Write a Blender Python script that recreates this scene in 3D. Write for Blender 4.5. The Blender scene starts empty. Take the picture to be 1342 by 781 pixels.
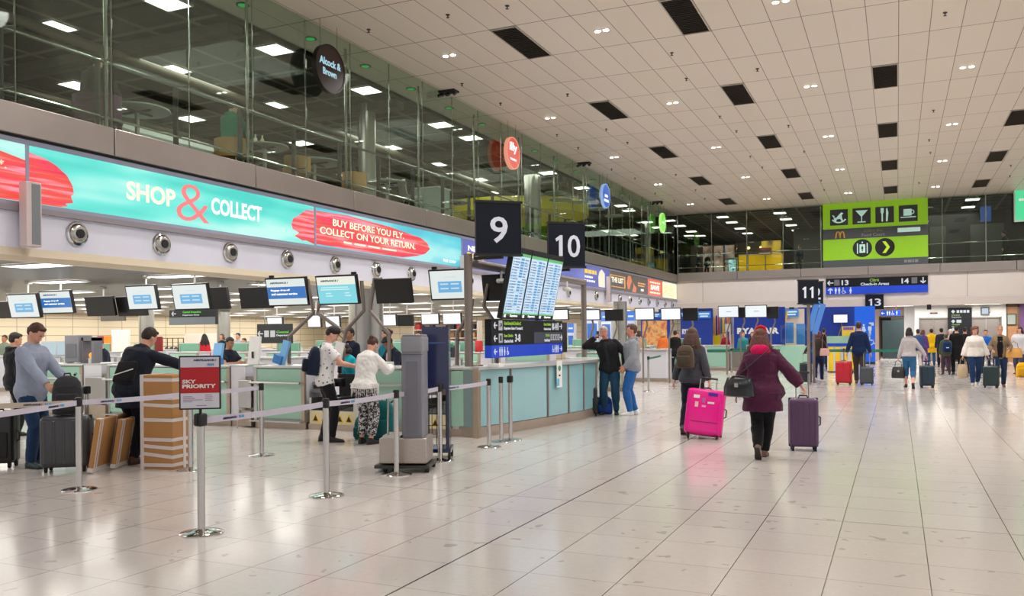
import bpy, bmesh, math, random
from mathutils import Vector, Matrix, Euler, noise
random.seed(7)
C = bpy.context.scene.collection
PI = math.pi
R = math.radians
V = Vector

# ---------------------------------------------------------------- camera, world, light, exposure
EYE = 1.6
FPX = 1114.0
YAW = math.atan(505 / 1114)
ROLL = -0.0085
SHIFT = 48.8
scn = bpy.context.scene
cam = bpy.data.cameras.new('camera')
cam.sensor_width = 36
cam.lens = 36 * FPX / 1342
cam.shift_y = SHIFT / 1342
cam.clip_end = 300
camo = bpy.data.objects.new('camera', cam)
C.objects.link(camo)
camo.matrix_world = Matrix.Translation((0, 0, EYE)) @ Matrix.Rotation(YAW, 4, 'Z') @ Matrix.Rotation(PI / 2, 4, 'X') @ Matrix.Rotation(ROLL, 4, 'Z')
scn.camera = camo
scn.view_settings.view_transform = 'Standard'
scn.view_settings.look = 'None'
scn.view_settings.gamma = 1
scn.view_settings.use_curve_mapping = False
scn.view_settings.exposure = 0.32
scn.cycles.use_denoising = True
scn.cycles.max_bounces = 7
scn.cycles.transparent_max_bounces = 24
scn.cycles.sample_clamp_indirect = 6
scn.cycles.caustics_reflective = False
scn.cycles.caustics_refractive = False
world = bpy.data.worlds.new('world')
scn.world = world
world.use_nodes = True
wb = world.node_tree.nodes['Background']
wb.inputs[0].default_value = (1.0, 0.985, 0.975, 1)
wb.inputs[1].default_value = 0.66

DOWNX = [-9.86, -5.98, -2.13, 1.69, 5.5]
DOWNY = [5.0, 11.6, 18.2, 24.8, 31.4, 38.0, 44.6]
def spot(x, y, z, e, size=150, col=(1, .965, .92), rad=.12):
    l = bpy.data.lights.new('ceiling_spot', 'SPOT')
    l.energy = e; l.spot_size = R(size); l.spot_blend = .6; l.shadow_soft_size = rad; l.color = col
    o = bpy.data.objects.new('ceiling_spot', l); C.objects.link(o); o.location = (x, y, z)
def area(x, y, z, sx, sy, e, col=(1, .96, .9), name='light_panel_glow'):
    l = bpy.data.lights.new(name, 'AREA'); l.shape = 'RECTANGLE'; l.size = sx; l.size_y = sy
    l.energy = e; l.color = col
    o = bpy.data.objects.new(name, l); C.objects.link(o); o.location = (x, y, z)
SPOT_E = 540
for x in DOWNX:
    for y in DOWNY:
        spot(x, y, 8.36, SPOT_E * (.45 if y < 6 else 1), rad=.3)
# light fittings of the low ceiling under the mezzanine and of the mezzanine itself
for y in (4, 12, 20, 28, 36, 44):
    for x in (-15, -24, -33):
        area(x - .6, y, 2.80, 8.2, 7.6, 250 if x > -30 else 330)
for x, y in ((-4, 53), (2, 54), (8, 56)):
    area(x, y, 2.92, 4, 2.5, 260)
for y in (8, 16, 24, 32, 40):
    area(-15.5, y, 8.28, 4, 3, 120)
for x in (-14, -6, 2, 10):
    area(x, 53, 8.2, 4, 3, 60)

# ---------------------------------------------------------------- pixel of the photograph -> place in the hall
def ray(px, py):
    c = V(((px - 671) / FPX, (-(py - 390.5) + SHIFT) / FPX, -1))
    return (Matrix.Rotation(YAW, 3, 'Z') @ Matrix.Rotation(PI / 2, 3, 'X') @ Matrix.Rotation(ROLL, 3, 'Z')) @ c
def vis(x, y, z, mx=12):
    v = (Matrix.Rotation(YAW, 3, 'Z') @ Matrix.Rotation(PI / 2, 3, 'X') @ Matrix.Rotation(ROLL, 3, 'Z')).transposed() @ V((x, y, z - EYE))
    if v.z > -.5: return False
    px = 671 + FPX * v.x / -v.z; py = 390.5 - (FPX * v.y / -v.z - SHIFT)
    return -mx < px < 1342 + mx and -mx < py < 781 + mx
ORD = 'first second third fourth fifth sixth seventh eighth ninth tenth eleventh twelfth thirteenth fourteenth fifteenth sixteenth seventeenth eighteenth nineteenth twentieth twenty-first twenty-second twenty-third twenty-fourth twenty-fifth twenty-sixth twenty-seventh twenty-eighth'.split()
def on_z(px, py, z=0.0):
    r = ray(px, py); t = (z - EYE) / r.z
    return V((r.x * t, r.y * t, z))
def on_x(px, py, x):
    r = ray(px, py); t = x / r.x
    return V((x, r.y * t, EYE + r.z * t))
def on_y(px, py, y):
    r = ray(px, py); t = y / r.y
    return V((r.x * t, y, EYE + r.z * t))

# ---------------------------------------------------------------- materials
MATS = {}
def srgb(c):
    return tuple(((v / 255) / 12.92 if v / 255 <= .04045 else ((v / 255 + .055) / 1.055) ** 2.4) for v in c)
def mat(name, col, rough=.5, metal=0.0, emit=0.0, noise_s=8.0, vary=.06, bump=0.0, bs=60.0, spec=.5, alpha=1.0, trans=0.0, coat=0.0, sheen=0.0):
    """procedural principled material; col in 0-255 sRGB"""
    if name in MATS: return MATS[name]
    m = bpy.data.materials.new(name); m.use_nodes = True
    nt = m.node_tree; b = nt.nodes['Principled BSDF']
    c = srgb(col)
    tc = nt.nodes.new('ShaderNodeTexCoord')
    nz = nt.nodes.new('ShaderNodeTexNoise'); nz.inputs['Scale'].default_value = noise_s; nz.inputs['Detail'].default_value = 3
    nt.links.new(tc.outputs['Object'], nz.inputs['Vector'])
    mx = nt.nodes.new('ShaderNodeMix'); mx.data_type = 'RGBA'
    mx.inputs[6].default_value = tuple(max(0, v * (1 - vary)) for v in c) + (1,)
    mx.inputs[7].default_value = tuple(min(1, v * (1 + vary)) for v in c) + (1,)
    nt.links.new(nz.outputs['Fac'], mx.inputs[0])
    nt.links.new(mx.outputs[2], b.inputs['Base Color'])
    b.inputs['Roughness'].default_value = rough
    b.inputs['Metallic'].default_value = metal
    b.inputs['Specular IOR Level'].default_value = spec
    b.inputs['Coat Weight'].default_value = coat
    b.inputs['Sheen Weight'].default_value = sheen
    b.inputs['Alpha'].default_value = alpha
    b.inputs['Transmission Weight'].default_value = trans
    if emit > 0:
        nt.links.new(mx.outputs[2], b.inputs['Emission Color'])
        b.inputs['Emission Strength'].default_value = emit
    if bump > 0:
        n2 = nt.nodes.new('ShaderNodeTexNoise'); n2.inputs['Scale'].default_value = bs; n2.inputs['Detail'].default_value = 4
        nt.links.new(tc.outputs['Object'], n2.inputs['Vector'])
        bp = nt.nodes.new('ShaderNodeBump'); bp.inputs['Strength'].default_value = bump; bp.inputs['Distance'].default_value = .01
        nt.links.new(n2.outputs['Fac'], bp.inputs['Height']); nt.links.new(bp.outputs[0], b.inputs['Normal'])
    MATS[name] = m
    return m
def fab(col, rough=.85):
    return mat('fabric_%d_%d_%d' % col, col, rough, noise_s=14, vary=.16, bump=.35, bs=90, spec=.2, sheen=.1)
def pla(col, rough=.4):
    return mat('plastic_%d_%d_%d' % col, col, rough, noise_s=5, vary=.04, bump=.03, bs=120)
def pain(col, rough=.55):
    return mat('paint_%d_%d_%d' % col, col, rough, noise_s=2, vary=.03)
def glow(col, e=1.0):
    return mat('glow_%d_%d_%d_%d' % (col + (int(e * 100),)), col, .4, emit=e, noise_s=3, vary=.02)
def glass_mat(name, tint, amount, rough=.02):
    """thin pane: mostly clear, tinted, with a mirror-like share"""
    if name in MATS: return MATS[name]
    m = bpy.data.materials.new(name); m.use_nodes = True
    nt = m.node_tree; nt.nodes.clear()
    out = nt.nodes.new('ShaderNodeOutputMaterial')
    tr = nt.nodes.new('ShaderNodeBsdfTransparent'); tr.inputs[0].default_value = srgb(tint) + (1,)
    gl = nt.nodes.new('ShaderNodeBsdfGlossy'); gl.inputs[0].default_value = (.9, .95, .92, 1); gl.inputs['Roughness'].default_value = rough
    lw = nt.nodes.new('ShaderNodeLayerWeight'); lw.inputs[0].default_value = .35
    mul = nt.nodes.new('ShaderNodeMath'); mul.operation = 'MULTIPLY_ADD'; mul.inputs[1].default_value = amount; mul.inputs[2].default_value = .03
    nt.links.new(lw.outputs['Fresnel'], mul.inputs[0])
    ms = nt.nodes.new('ShaderNodeMixShader')
    nt.links.new(mul.outputs[0], ms.inputs[0]); nt.links.new(tr.outputs[0], ms.inputs[1]); nt.links.new(gl.outputs[0], ms.inputs[2])
    nt.links.new(ms.outputs[0], out.inputs[0])
    MATS[name] = m
    return m
STEEL = mat('brushed_steel', (190, 188, 184), .28, 1.0, noise_s=3, vary=.08, bump=.05, bs=200)
CHROME = mat('polished_steel', (214, 214, 214), .12, 1.0, noise_s=3, vary=.04)
DARKMETAL = mat('dark_metal', (70, 68, 66), .45, .7)
POSTMETAL = mat('grey_brown_metal', (132, 122, 116), .42, .55)
BLACK = pla((18, 18, 20), .35)
BLACKM = pla((26, 26, 28), .6)
WHITE = pain((226, 224, 222))
CREAM = pain((214, 200, 176))
RUBBER = pla((22, 22, 22), .7)

# ---------------------------------------------------------------- mesh collector
class MB:
    def __init__(s): s.v = []; s.f = []; s.m = []
    def add(s, vs, fs, mi=0):
        o = len(s.v); s.v += [V(p) for p in vs]
        for f in fs: s.f.append([i + o for i in f]); s.m.append(mi)
    def box(s, c, d, rot=None, mi=0):
        c = V(c); x, y, z = d[0] / 2, d[1] / 2, d[2] / 2
        P = [V(p) for p in ((-x, -y, -z), (x, -y, -z), (x, y, -z), (-x, y, -z), (-x, -y, z), (x, -y, z), (x, y, z), (-x, y, z))]
        if rot is not None:
            M = rot if isinstance(rot, Matrix) else Euler(rot).to_matrix()
            P = [M @ p for p in P]
        s.add([c + p for p in P], [(0, 3, 2, 1), (4, 5, 6, 7), (0, 1, 5, 4), (1, 2, 6, 5), (2, 3, 7, 6), (3, 0, 4, 7)], mi)
        return s
    def bx(s, x0, x1, y0, y1, z0, z1, mi=0):
        return s.box(((x0 + x1) / 2, (y0 + y1) / 2, (z0 + z1) / 2), (abs(x1 - x0), abs(y1 - y0), abs(z1 - z0)), None, mi)
    def ring(s, c, ax, ay, w, d, n, e=2.0):
        P = []
        for i in range(n):
            a = 2 * PI * i / n; ca, sa = math.cos(a), math.sin(a)
            P.append(c + ax * (w * math.copysign(abs(ca) ** (2 / e), ca)) + ay * (d * math.copysign(abs(sa) ** (2 / e), sa)))
        return P
    def loft(s, rings, cap=True, mi=0):
        n = len(rings[0]); vs = [p for r in rings for p in r]; fs = []
        for k in range(len(rings) - 1):
            for i in range(n):
                j = (i + 1) % n
                fs.append((k * n + i, k * n + j, (k + 1) * n + j, (k + 1) * n + i))
        if cap:
            fs.append(tuple(range(n - 1, -1, -1))); fs.append(tuple((len(rings) - 1) * n + i for i in range(n)))
        s.add(vs, fs, mi); return s
    def tube(s, pts, rad, n=10, mi=0, cap=True, flat=1.0):
        pts = [V(p) for p in pts]
        if not hasattr(rad, '__len__'): rad = [rad] * len(pts)
        rings = []; px = None
        for i, p in enumerate(pts):
            a = pts[max(0, i - 1)]; b = pts[min(len(pts) - 1, i + 1)]
            t = (b - a)
            t = t.normalized() if t.length > 1e-9 else V((0, 0, 1))
            if px is None:
                ref = V((0, 0, 1)) if abs(t.z) < .9 else V((1, 0, 0))
                px = ref.cross(t).normalized()
            else:
                px = (px - t * px.dot(t)).normalized()
            py = t.cross(px)
            rings.append(s.ring(p, px, py, rad[i], rad[i] * flat, n))
        return s.loft(rings, cap, mi)
    def cyl(s, p0, p1, r0, r1=None, n=16, mi=0):
        return s.tube([p0, p1], [r0, r0 if r1 is None else r1], n, mi)
    def capsule(s, p0, p1, r0, r1, n=10, mi=0):
        p0, p1 = V(p0), V(p1); d = (p1 - p0).normalized(); pts = []; rr = []
        for a in (80, 55, 25): pts.append(p0 - d * r0 * math.sin(R(a))); rr.append(r0 * math.cos(R(a)))
        for k in range(4): pts.append(p0.lerp(p1, k / 3)); rr.append(r0 + (r1 - r0) * k / 3)
        for a in (25, 55, 80): pts.append(p1 + d * r1 * math.sin(R(a))); rr.append(r1 * math.cos(R(a)))
        return s.tube(pts, rr, n, mi)
    def ell(s, c, r, rot=None, n=12, m=8, mi=0):
        c = V(c); rings = []
        M = Matrix.Identity(3) if rot is None else Euler(rot).to_matrix()
        for k in range(m + 1):
            t = PI * (k + .02 if k == 0 else (k - .02 if k == m else k)) / m
            rings.append([c + M @ V((r[0] * math.sin(t) * math.cos(2 * PI * i / n), r[1] * math.sin(t) * math.sin(2 * PI * i / n), -r[2] * math.cos(t))) for i in range(n)])
        return s.loft(rings, True, mi)
    def lathe(s, prof, c=(0, 0, 0), n=24, mi=0):
        c = V(c)
        return s.loft([[c + V((r * math.cos(2 * PI * i / n), r * math.sin(2 * PI * i / n), z)) for i in range(n)] for r, z in prof], True, mi)
    def prism(s, poly, z0, z1, fn=None, mi=0):
        """poly (a,b) list extruded along third axis; fn maps (a,b,c)->xyz"""
        fn = fn or (lambda a, b, c: (a, b, c))
        n = len(poly)
        vs = [fn(a, b, z0) for a, b in poly] + [fn(a, b, z1) for a, b in poly]
        fs = [tuple(range(n - 1, -1, -1)), tuple(range(n, 2 * n))] + [(i, (i + 1) % n, n + (i + 1) % n, n + i) for i in range(n)]
        s.add(vs, fs, mi); return s
    def flat(s, poly, depth=.004, y=0.0, mi=0):
        """a thin raised shape on a board facing local -Y; poly in (x,z)"""
        return s.prism(poly, y, y - depth, lambda a, b, c: (a, c, b), mi)
    def rbox(s, c, d, r=.03, seg=3, rot=None, mi=0):
        bm = bmesh.new(); bmesh.ops.create_cube(bm, size=1)
        for v in bm.verts: v.co = V((v.co.x * d[0], v.co.y * d[1], v.co.z * d[2]))
        bmesh.ops.bevel(bm, geom=bm.edges[:], offset=min(r, min(d) * .49), segments=seg, affect='EDGES', profile=.5)
        M = Matrix.Identity(3) if rot is None else (rot if isinstance(rot, Matrix) else Euler(rot).to_matrix())
        bm.verts.index_update()
        s.add([V(c) + M @ v.co for v in bm.verts], [[v.index for v in f.verts] for f in bm.faces], mi)
        bm.free(); return s
    def mesh(s, name, mats, smooth=True, ang=35):
        me = bpy.data.meshes.new(name)
        me.from_pydata([tuple(v) for v in s.v], [], s.f)
        for m in (mats if isinstance(mats, (list, tuple)) else [mats]): me.materials.append(m)
        me.polygons.foreach_set('material_index', s.m)
        bm = bmesh.new(); bm.from_mesh(me); bmesh.ops.recalc_face_normals(bm, faces=bm.faces); bm.to_mesh(me); bm.free()
        if smooth:
            me.polygons.foreach_set('use_smooth', [True] * len(me.polygons))
            me.set_sharp_from_angle(angle=R(ang))
        me.update(); return me
    def build(s, name, mats, parent=None, smooth=True, bev=0.0, ang=35, loc=None, rot=None):
        o = bpy.data.objects.new(name, s.mesh(name, mats, smooth, ang)); C.objects.link(o)
        if parent: o.parent = parent
        if loc is not None: o.location = loc
        if rot is not None: o.rotation_euler = rot
        if bev > 0:
            b = o.modifiers.new('bevel', 'BEVEL'); b.width = bev; b.segments = 2; b.limit_method = 'ANGLE'; b.angle_limit = R(40)
        return o
def tag(o, label, cat, group=None, kind=None):
    o['label'] = label; o['category'] = cat
    if group: o['group'] = group
    if kind: o['kind'] = kind
    return o
def thing(name, label, cat, loc=(0, 0, 0), yaw=0.0, group=None, kind=None):
    o = bpy.data.objects.new(name, None); C.objects.link(o); o.empty_display_size = .1
    o.location = loc; o.rotation_euler = (0, 0, yaw)
    return tag(o, label, cat, group, kind)
def struct(o, label=None):
    o['kind'] = 'structure'
    if label: o['label'] = label
    return o
def dup(root, loc, yaw=None, label=None, group=None):
    def cp(o, par):
        c = o.copy(); C.objects.link(c)
        if par: c.parent = par
        for ch in [x for x in o.children]: cp(ch, c)
        return c
    r = cp(root, None)
    r.location = loc
    if yaw is not None: r.rotation_euler = (0, 0, yaw)
    if label: r['label'] = label
    if group: r['group'] = group
    return r
def evalmesh(o):
    dg = bpy.context.evaluated_depsgraph_get(); dg.update()
    return bpy.data.meshes.new_from_object(o.evaluated_get(dg))
def text(s, size, m, parent, loc, rot=(PI / 2, 0, 0), bold=.0, align='LEFT', ext=.003, name='lettering', sx=1.0, shear=0):
    """writing on a board facing local -Y"""
    cu = bpy.data.curves.new(name, 'FONT'); cu.body = s; cu.size = size; cu.extrude = ext; cu.offset = bold * size
    cu.align_x = align; cu.align_y = 'CENTER'; cu.resolution_u = 3; cu.shear = shear
    t = bpy.data.objects.new(name, cu); C.objects.link(t)
    me = evalmesh(t); bpy.data.objects.remove(t); bpy.data.curves.remove(cu)
    me.materials.clear(); me.materials.append(m)
    o = bpy.data.objects.new(name, me); C.objects.link(o); o.parent = parent; o.location = loc; o.rotation_euler = rot; o.scale = (sx, 1, 1)
    return o
def circ(cx, cz, r, n=20, a0=0, a1=360, rz=None):
    rz = rz or r
    return [(cx + r * math.cos(R(a0 + (a1 - a0) * i / n)), cz + rz * math.sin(R(a0 + (a1 - a0) * i / n))) for i in range(n + (0 if a1 - a0 == 360 else 1))]
def rect(x0, x1, z0, z1): return [(x0, z0), (x1, z0), (x1, z1), (x0, z1)]
def ringflat(mb, cx, cz, r0, r1, y, d=.004, n=20, a0=0, a1=360, mi=0):
    for i in range(n):
        b = R(a0 + (a1 - a0) * i / n); c = R(a0 + (a1 - a0) * (i + 1) / n)
        mb.flat([(cx + r0 * math.cos(b), cz + r0 * math.sin(b)), (cx + r1 * math.cos(b), cz + r1 * math.sin(b)), (cx + r1 * math.cos(c), cz + r1 * math.sin(c)), (cx + r0 * math.cos(c), cz + r0 * math.sin(c))], d, y, mi)
def arrow(mb, cx, cz, s, ang, y, mi=0):
    """arrow pictogram pointing at ang degrees (0 = right)"""
    P = [(-.5, -.08), (.2, -.08), (.0, -.32), (.14, -.42), (.5, 0), (.14, .42), (.0, .32), (.2, .08), (-.5, .08)]
    a = R(ang)
    P = [(cx + s * (x * math.cos(a) - z * math.sin(a)), cz + s * (x * math.sin(a) + z * math.cos(a))) for x, z in P]
    mb.flat([P[0], P[1], P[7], P[8]], .004, y, mi); mb.flat([P[1], P[2], P[3], P[4]], .004, y, mi); mb.flat([P[4], P[5], P[6], P[7]], .004, y, mi); mb.flat([P[1], P[4], P[7]], .004, y, mi)
def pictoman(mb, cx, cz, s, y, skirt=False, mi=0):
    mb.flat(circ(cx, cz + s * .42, s * .09, 12), .004, y, mi)
    if skirt: mb.flat([(cx - .08 * s, cz + .3 * s), (cx - .2 * s, cz - .12 * s), (cx + .2 * s, cz - .12 * s), (cx + .08 * s, cz + .3 * s)], .004, y, mi)
    else: mb.flat(rect(cx - .15 * s, cx + .15 * s, cz - .08 * s, cz + .3 * s), .004, y, mi)
    mb.flat(rect(cx - .09 * s, cx - .01 * s, cz - .5 * s, cz - .08 * s), .004, y, mi); mb.flat(rect(cx + .01 * s, cx + .09 * s, cz - .5 * s, cz - .08 * s), .004, y, mi)
def pictochair(mb, cx, cz, s, y, mi=0):
    mb.flat(circ(cx - .08 * s, cz + .4 * s, s * .09, 12), .004, y, mi)
    mb.flat(rect(cx - .13 * s, cx - .03 * s, cz - .05 * s, cz + .28 * s), .004, y, mi)
    mb.flat(rect(cx - .13 * s, cx + .2 * s, cz - .1 * s, cz), .004, y, mi)
    mb.flat([(cx + .12 * s, cz - .02 * s), (cx + .2 * s, cz), (cx + .34 * s, cz - .36 * s), (cx + .26 * s, cz - .4 * s)], .004, y, mi)
    ringflat(mb, cx - .02 * s, cz - .2 * s, .2 * s, .27 * s, y, n=14, a0=130, a1=380, mi=mi)
# ---------------------------------------------------------------- people
SKIN = {'fair': mat('skin_fair', (214, 160, 136), .5, noise_s=6, vary=.08, bump=.05), 'tan': mat('skin_tan', (176, 122, 92), .5, noise_s=6, vary=.08, bump=.05), 'red': mat('skin_ruddy', (205, 138, 116), .5, noise_s=6, vary=.1, bump=.05)}
TM = [(-.13, .120, .085, -.005), (-.06, .168, .118, -.012), (.02, .166, .115, -.012), (.10, .152, .102, 0), (.19, .150, .104, .006), (.28, .160, .112, .008), (.37, .172, .118, .008), (.44, .172, .108, 0), (.50, .140, .078, -.008), (.535, .090, .062, -.01), (.565, .058, .056, 0), (.63, .052, .055, .008)]
TF = [(-.13, .120, .085, -.01), (-.06, .176, .125, -.02), (.02, .168, .115, -.014), (.10, .142, .095, 0), (.19, .128, .088, .004), (.28, .142, .108, .016), (.37, .155, .118, .018), (.44, .158, .098, .002), (.50, .132, .072, -.008), (.535, .078, .055, -.01), (.565, .048, .048, 0), (.63, .043, .046, .008)]
HEADR = [(.000, .028, .070, .010), (.018, .044, .084, .000), (.045, .056, .088, -.030), (.075, .064, .088, -.066), (.11, .070, .086, -.088), (.14, .073, .089, -.096), (.17, .073, .088, -.097), (.20, .065, .074, -.086), (.222, .046, .048, -.062), (.236, .018, .012, -.028)]
def remesh(mb, name, m, parent, vox, smooth=2, wr=0.0, wf=9.0, S=1.0, stretch=1.0):
    me = mb.mesh('tmp', m, False)
    o = bpy.data.objects.new('tmp', me); C.objects.link(o)
    r = o.modifiers.new('r', 'REMESH'); r.mode = 'VOXEL'; r.voxel_size = vox; r.use_smooth_shade = True
    if smooth:
        s = o.modifiers.new('s', 'SMOOTH'); s.factor = .5; s.iterations = smooth
    nm = evalmesh(o); bpy.data.objects.remove(o)
    n = len(nm.vertices); co = [0.0] * (3 * n); nm.vertices.foreach_get('co', co)
    if wr > 0:
        sd = random.uniform(0, 50); no = [0.0] * (3 * n); nm.vertex_normals.foreach_get('vector', no)
        for i in range(0, 3 * n, 3):
            x, y, z = co[i] * wf, co[i + 1] * wf, co[i + 2] * wf
            d = (noise.noise(V((x + sd, y, z * stretch))) + .5 * noise.noise(V((x * 2.3 + sd, y * 2.3 + z, z * 2.3 * stretch)))) * wr
            co[i] += no[i] * d; co[i + 1] += no[i + 1] * d; co[i + 2] += no[i + 2] * d
    nm.vertices.foreach_set('co', [c * S for c in co]); nm.update()
    nm.materials.clear(); nm.materials.append(m)
    nm.name = name
    o = bpy.data.objects.new(name, nm); C.objects.link(o); o.parent = parent
    return o
def ik(a, t, l1, l2, pole):
    a, t = V(a), V(t); d = t - a; L = d.length
    if L > (l1 + l2) * .998: t = a + d * ((l1 + l2) * .998 / L); d = t - a; L = d.length
    x = (l1 * l1 - l2 * l2 + L * L) / (2 * L); h = math.sqrt(max(0, l1 * l1 - x * x))
    n = d.normalized(); p = V(pole); p = (p - n * p.dot(n)).normalized()
    return a + n * x + p * h, t
def person(label, loc, face, h=1.75, female=False, fat=1.0, lean=0.0, side=0.0, head=(0, 0, 0), hands=None, feet=None, hip=None,
           top=None, bottom=None, shoes=(30, 28, 28), hair=None, skin='fair', vox=.012, curl=(.35, .35), group=None, elbow=None, glasses=False, cat='person'):
    """local frame: faces +Y, +X is the right hand side. face = world heading in degrees (0 = towards +Y)"""
    S = h / 1.75
    root = thing('person', label, cat, (loc[0], loc[1], loc[2] if len(loc) > 2 else 0), R(face), group)
    T = TF if female else TM
    pz = (hip if hip else .94 * S) / S; py = 0.0
    le = R(lean); sd = R(side)
    def spine(hh):
        if hh <= 0: return V((0, py, pz + hh)), V((0, 0, 1)), V((0, 1, 0)), V((1, 0, 0))
        k = 12; p = V((0, py, pz)); th = 0
        for i in range(k):
            s0 = hh * (i + .5) / k; th = le * min(1, s0 / .28)
            ts = sd * min(1, s0 / .28)
            p = p + V((math.sin(ts), math.sin(th) * math.cos(ts), math.cos(th) * math.cos(ts))) * (hh / k)
        th = le * min(1, hh / .28); ts = sd * min(1, hh / .28)
        up = V((math.sin(ts), math.sin(th) * math.cos(ts), math.cos(th) * math.cos(ts))).normalized()
        fw = V((0, math.cos(th), -math.sin(th))); rt = fw.cross(up).normalized(); fw = up.cross(rt)
        return p, up, fw, rt
    def trow(hh):
        for a, b in zip(T, T[1:]):
            if a[0] <= hh <= b[0]:
                t = (hh - a[0]) / (b[0] - a[0]); return tuple(a[i] + (b[i] - a[i]) * t for i in range(4))
        return T[0] if hh < T[0][0] else T[-1]
    fw_ = 1 + (fat - 1) * 1.0; fd_ = 1 + (fat - 1) * 1.5
    def tring(hh, e=0.0, flare=0.0, n=24, wmul=1.0):
        r = trow(hh); c, up, f, rt = spine(hh)
        big = 1 if hh < .5 else .3
        return MB.ring(None, c + f * r[3], rt, f, (r[1] * (1 + (fw_ - 1) * big) + e + flare) * wmul, r[2] * (1 + (fd_ - 1) * big) + e + flare * .8, n, 2.35 if hh < .48 else 2.0)
    sw = (.134 if female else .156) * (1 + (fat - 1) * .5)
    c, up, f, rt = spine(.447)
    sh = {1: c + rt * sw - f * .008, -1: c - rt * sw - f * .008}
    hl = .086 * (1 + (fat - 1) * .3)
    hipj = {1: V((hl, py, pz - .03)), -1: V((-hl, py, pz - .03))}
    if hands is None: hands = ((.24 * S, .06 * S, .80 * S), (-.24 * S, .06 * S, .80 * S))
    if feet is None: feet = ((.11, .0, 0, 0), (-.11, .0, 0, 0))
    al = (.285, .245); ll = (.43, .42)
    arm = {}; leg = {}
    for s, hd in ((1, hands[0]), (-1, hands[1])):
        pole = V((s * .55, -.7, -.45)) if not elbow else V(elbow[0 if s == 1 else 1])
        e_, w_ = ik(sh[s], V(hd) / S, al[0], al[1], pole); arm[s] = (sh[s], e_, w_)
    for s, ft in ((1, feet[0]), (-1, feet[1])):
        a = V((ft[0] / S, ft[1] / S, ft[2] / S + .085))
        k_, a_ = ik(hipj[s], a, ll[0], ll[1], V((s * .12, 1, 0))); leg[s] = (hipj[s], k_, a_, ft)
    hp, hy, hr = [R(v) for v in (list(head) + [0, 0, 0])[:3]]
    nb, nup, nf, nrt = spine(.60)
    HM = Matrix((nrt, nf, nup)).transposed() @ Matrix.Rotation(hy, 3, 'Z') @ Matrix.Rotation(-hp, 3, 'X') @ Matrix.Rotation(hr, 3, 'Y')
    hc0 = nb + nup * .02
    def HP(x, y, z): return hc0 + HM @ V((x, y, z - .055))
    # body
    b = MB()
    b.loft([tring(r[0], n=20) for r in T])
    hx, hyv, hz = HM @ V((1, 0, 0)), HM @ V((0, 1, 0)), HM @ V((0, 0, 1))
    b.loft([MB.ring(None, HP(0, (fr + bk) / 2, z), hx, hyv, w, (fr - bk) / 2, 20, 2.15) for z, w, fr, bk in HEADR])
    b.capsule(spine(.53)[0], HP(0, -.02, .06), .052 if not female else .044, .05 if not female else .043, 14)
    b.ell(HP(0, .094, .098), (.012, .016, .026)); b.ell(HP(0, .102, .088), (.014, .012, .011))
    b.ell(HP(0, .086, .055), (.024, .011, .013)); b.ell(HP(0, .074, .018), (.02, .016, .014))
    for s in (1, -1):
        b.ell(HP(s * .073, -.006, .108), (.010, .020, .032)); b.ell(HP(s * .028, .082, .138), (.026, .010, .008))
        b.ell(HP(s * .036, .066, .085), (.022, .02, .024))
        a0, a1, a2 = arm[s]; k = 1 + (fat - 1) * .6; g = .88 if female else 1
        b.capsule(a0, a0.lerp(a1, .5), .056 * k * g, .047 * k * g, 12); b.capsule(a0.lerp(a1, .5), a1, .047 * k * g, .039 * k * g, 12)
        b.capsule(a1, a1.lerp(a2, .3), .039 * k * g, .041 * k * g, 12); b.capsule(a1.lerp(a2, .3), a2, .041 * k * g, .027 * g, 12)
        # hand
        d = (a2 - a1).normalized(); inw = V((-s, 0, 0)); inw = (inw - d * inw.dot(d))
        inw = inw.normalized() if inw.length > .2 else V((0, 0, -1)); wd = d.cross(inw) * -s
        if wd.y < 0 and abs(d.z) > .6: wd = -wd
        cu = curl[0 if s == 1 else 1]
        pc = a2 + d * .05
        M = Matrix((wd, inw, d)).transposed()
        b.loft([MB.ring(None, a2 + d * q, wd, inw, w, t, 14, 2.6) for q, w, t in ((-.01, .024, .020), (.02, .034, .017), (.055, .042, .016), (.085, .041, .014), (.094, .036, .010))])
        for fi, (o_, ln) in enumerate(((.031, .068), (.0105, .076), (-.0105, .071), (-.031, .056))):
            p = a2 + d * .086 + wd * o_; ang = 0; pr = .0098 if vox < .009 else .011
            for seg, fr in enumerate((.45, .32, .23)):
                ang += cu * (.9 if seg else .6)
                q = p + (d * math.cos(ang) + inw * math.sin(ang) + wd * o_ * .8) * ln * fr
                b.capsule(p, q, pr, pr * .9, 8); p = q; pr *= .92
        p = a2 + d * .028 + wd * .028; q = p + (wd * .62 + d * .7 + inw * .35).normalized() * .042; b.capsule(p, q, .014, .012, 8)
        b.capsule(q, q + (wd * (.3 - cu * .2) + d * .9 + inw * (.25 + cu * .5)).normalized() * .032, .0115, .0095, 8)
        h0, k0, an, ft = leg[s]; kk = 1 + (fat - 1) * .8
        b.capsule(h0, h0.lerp(k0, .45), .084 * kk, .074 * kk, 14); b.capsule(h0.lerp(k0, .45), k0, .074 * kk, .052 * kk, 14)
        cb = (an - k0).normalized().cross(V((1, 0, 0))) * .012
        b.capsule(k0, k0.lerp(an, .33) + cb, .050 * kk, .056 * kk, 14); b.capsule(k0.lerp(an, .33) + cb, an, .056 * kk, .036, 14)
        fp = R(ft[3]) if len(ft) > 3 else 0; fyaw = R(ft[4]) if len(ft) > 4 else R(-8 * s)
        FM = Matrix.Rotation(fyaw, 3, 'Z') @ Matrix.Rotation(-fp, 3, 'X')
        b.capsule(an + FM @ V((0, -.03, -.05)), an + FM @ V((0, .12, -.065)), .03, .022, 10)
        arm[s] = arm[s] + (d,); leg[s] = leg[s] + (FM,)
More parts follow.
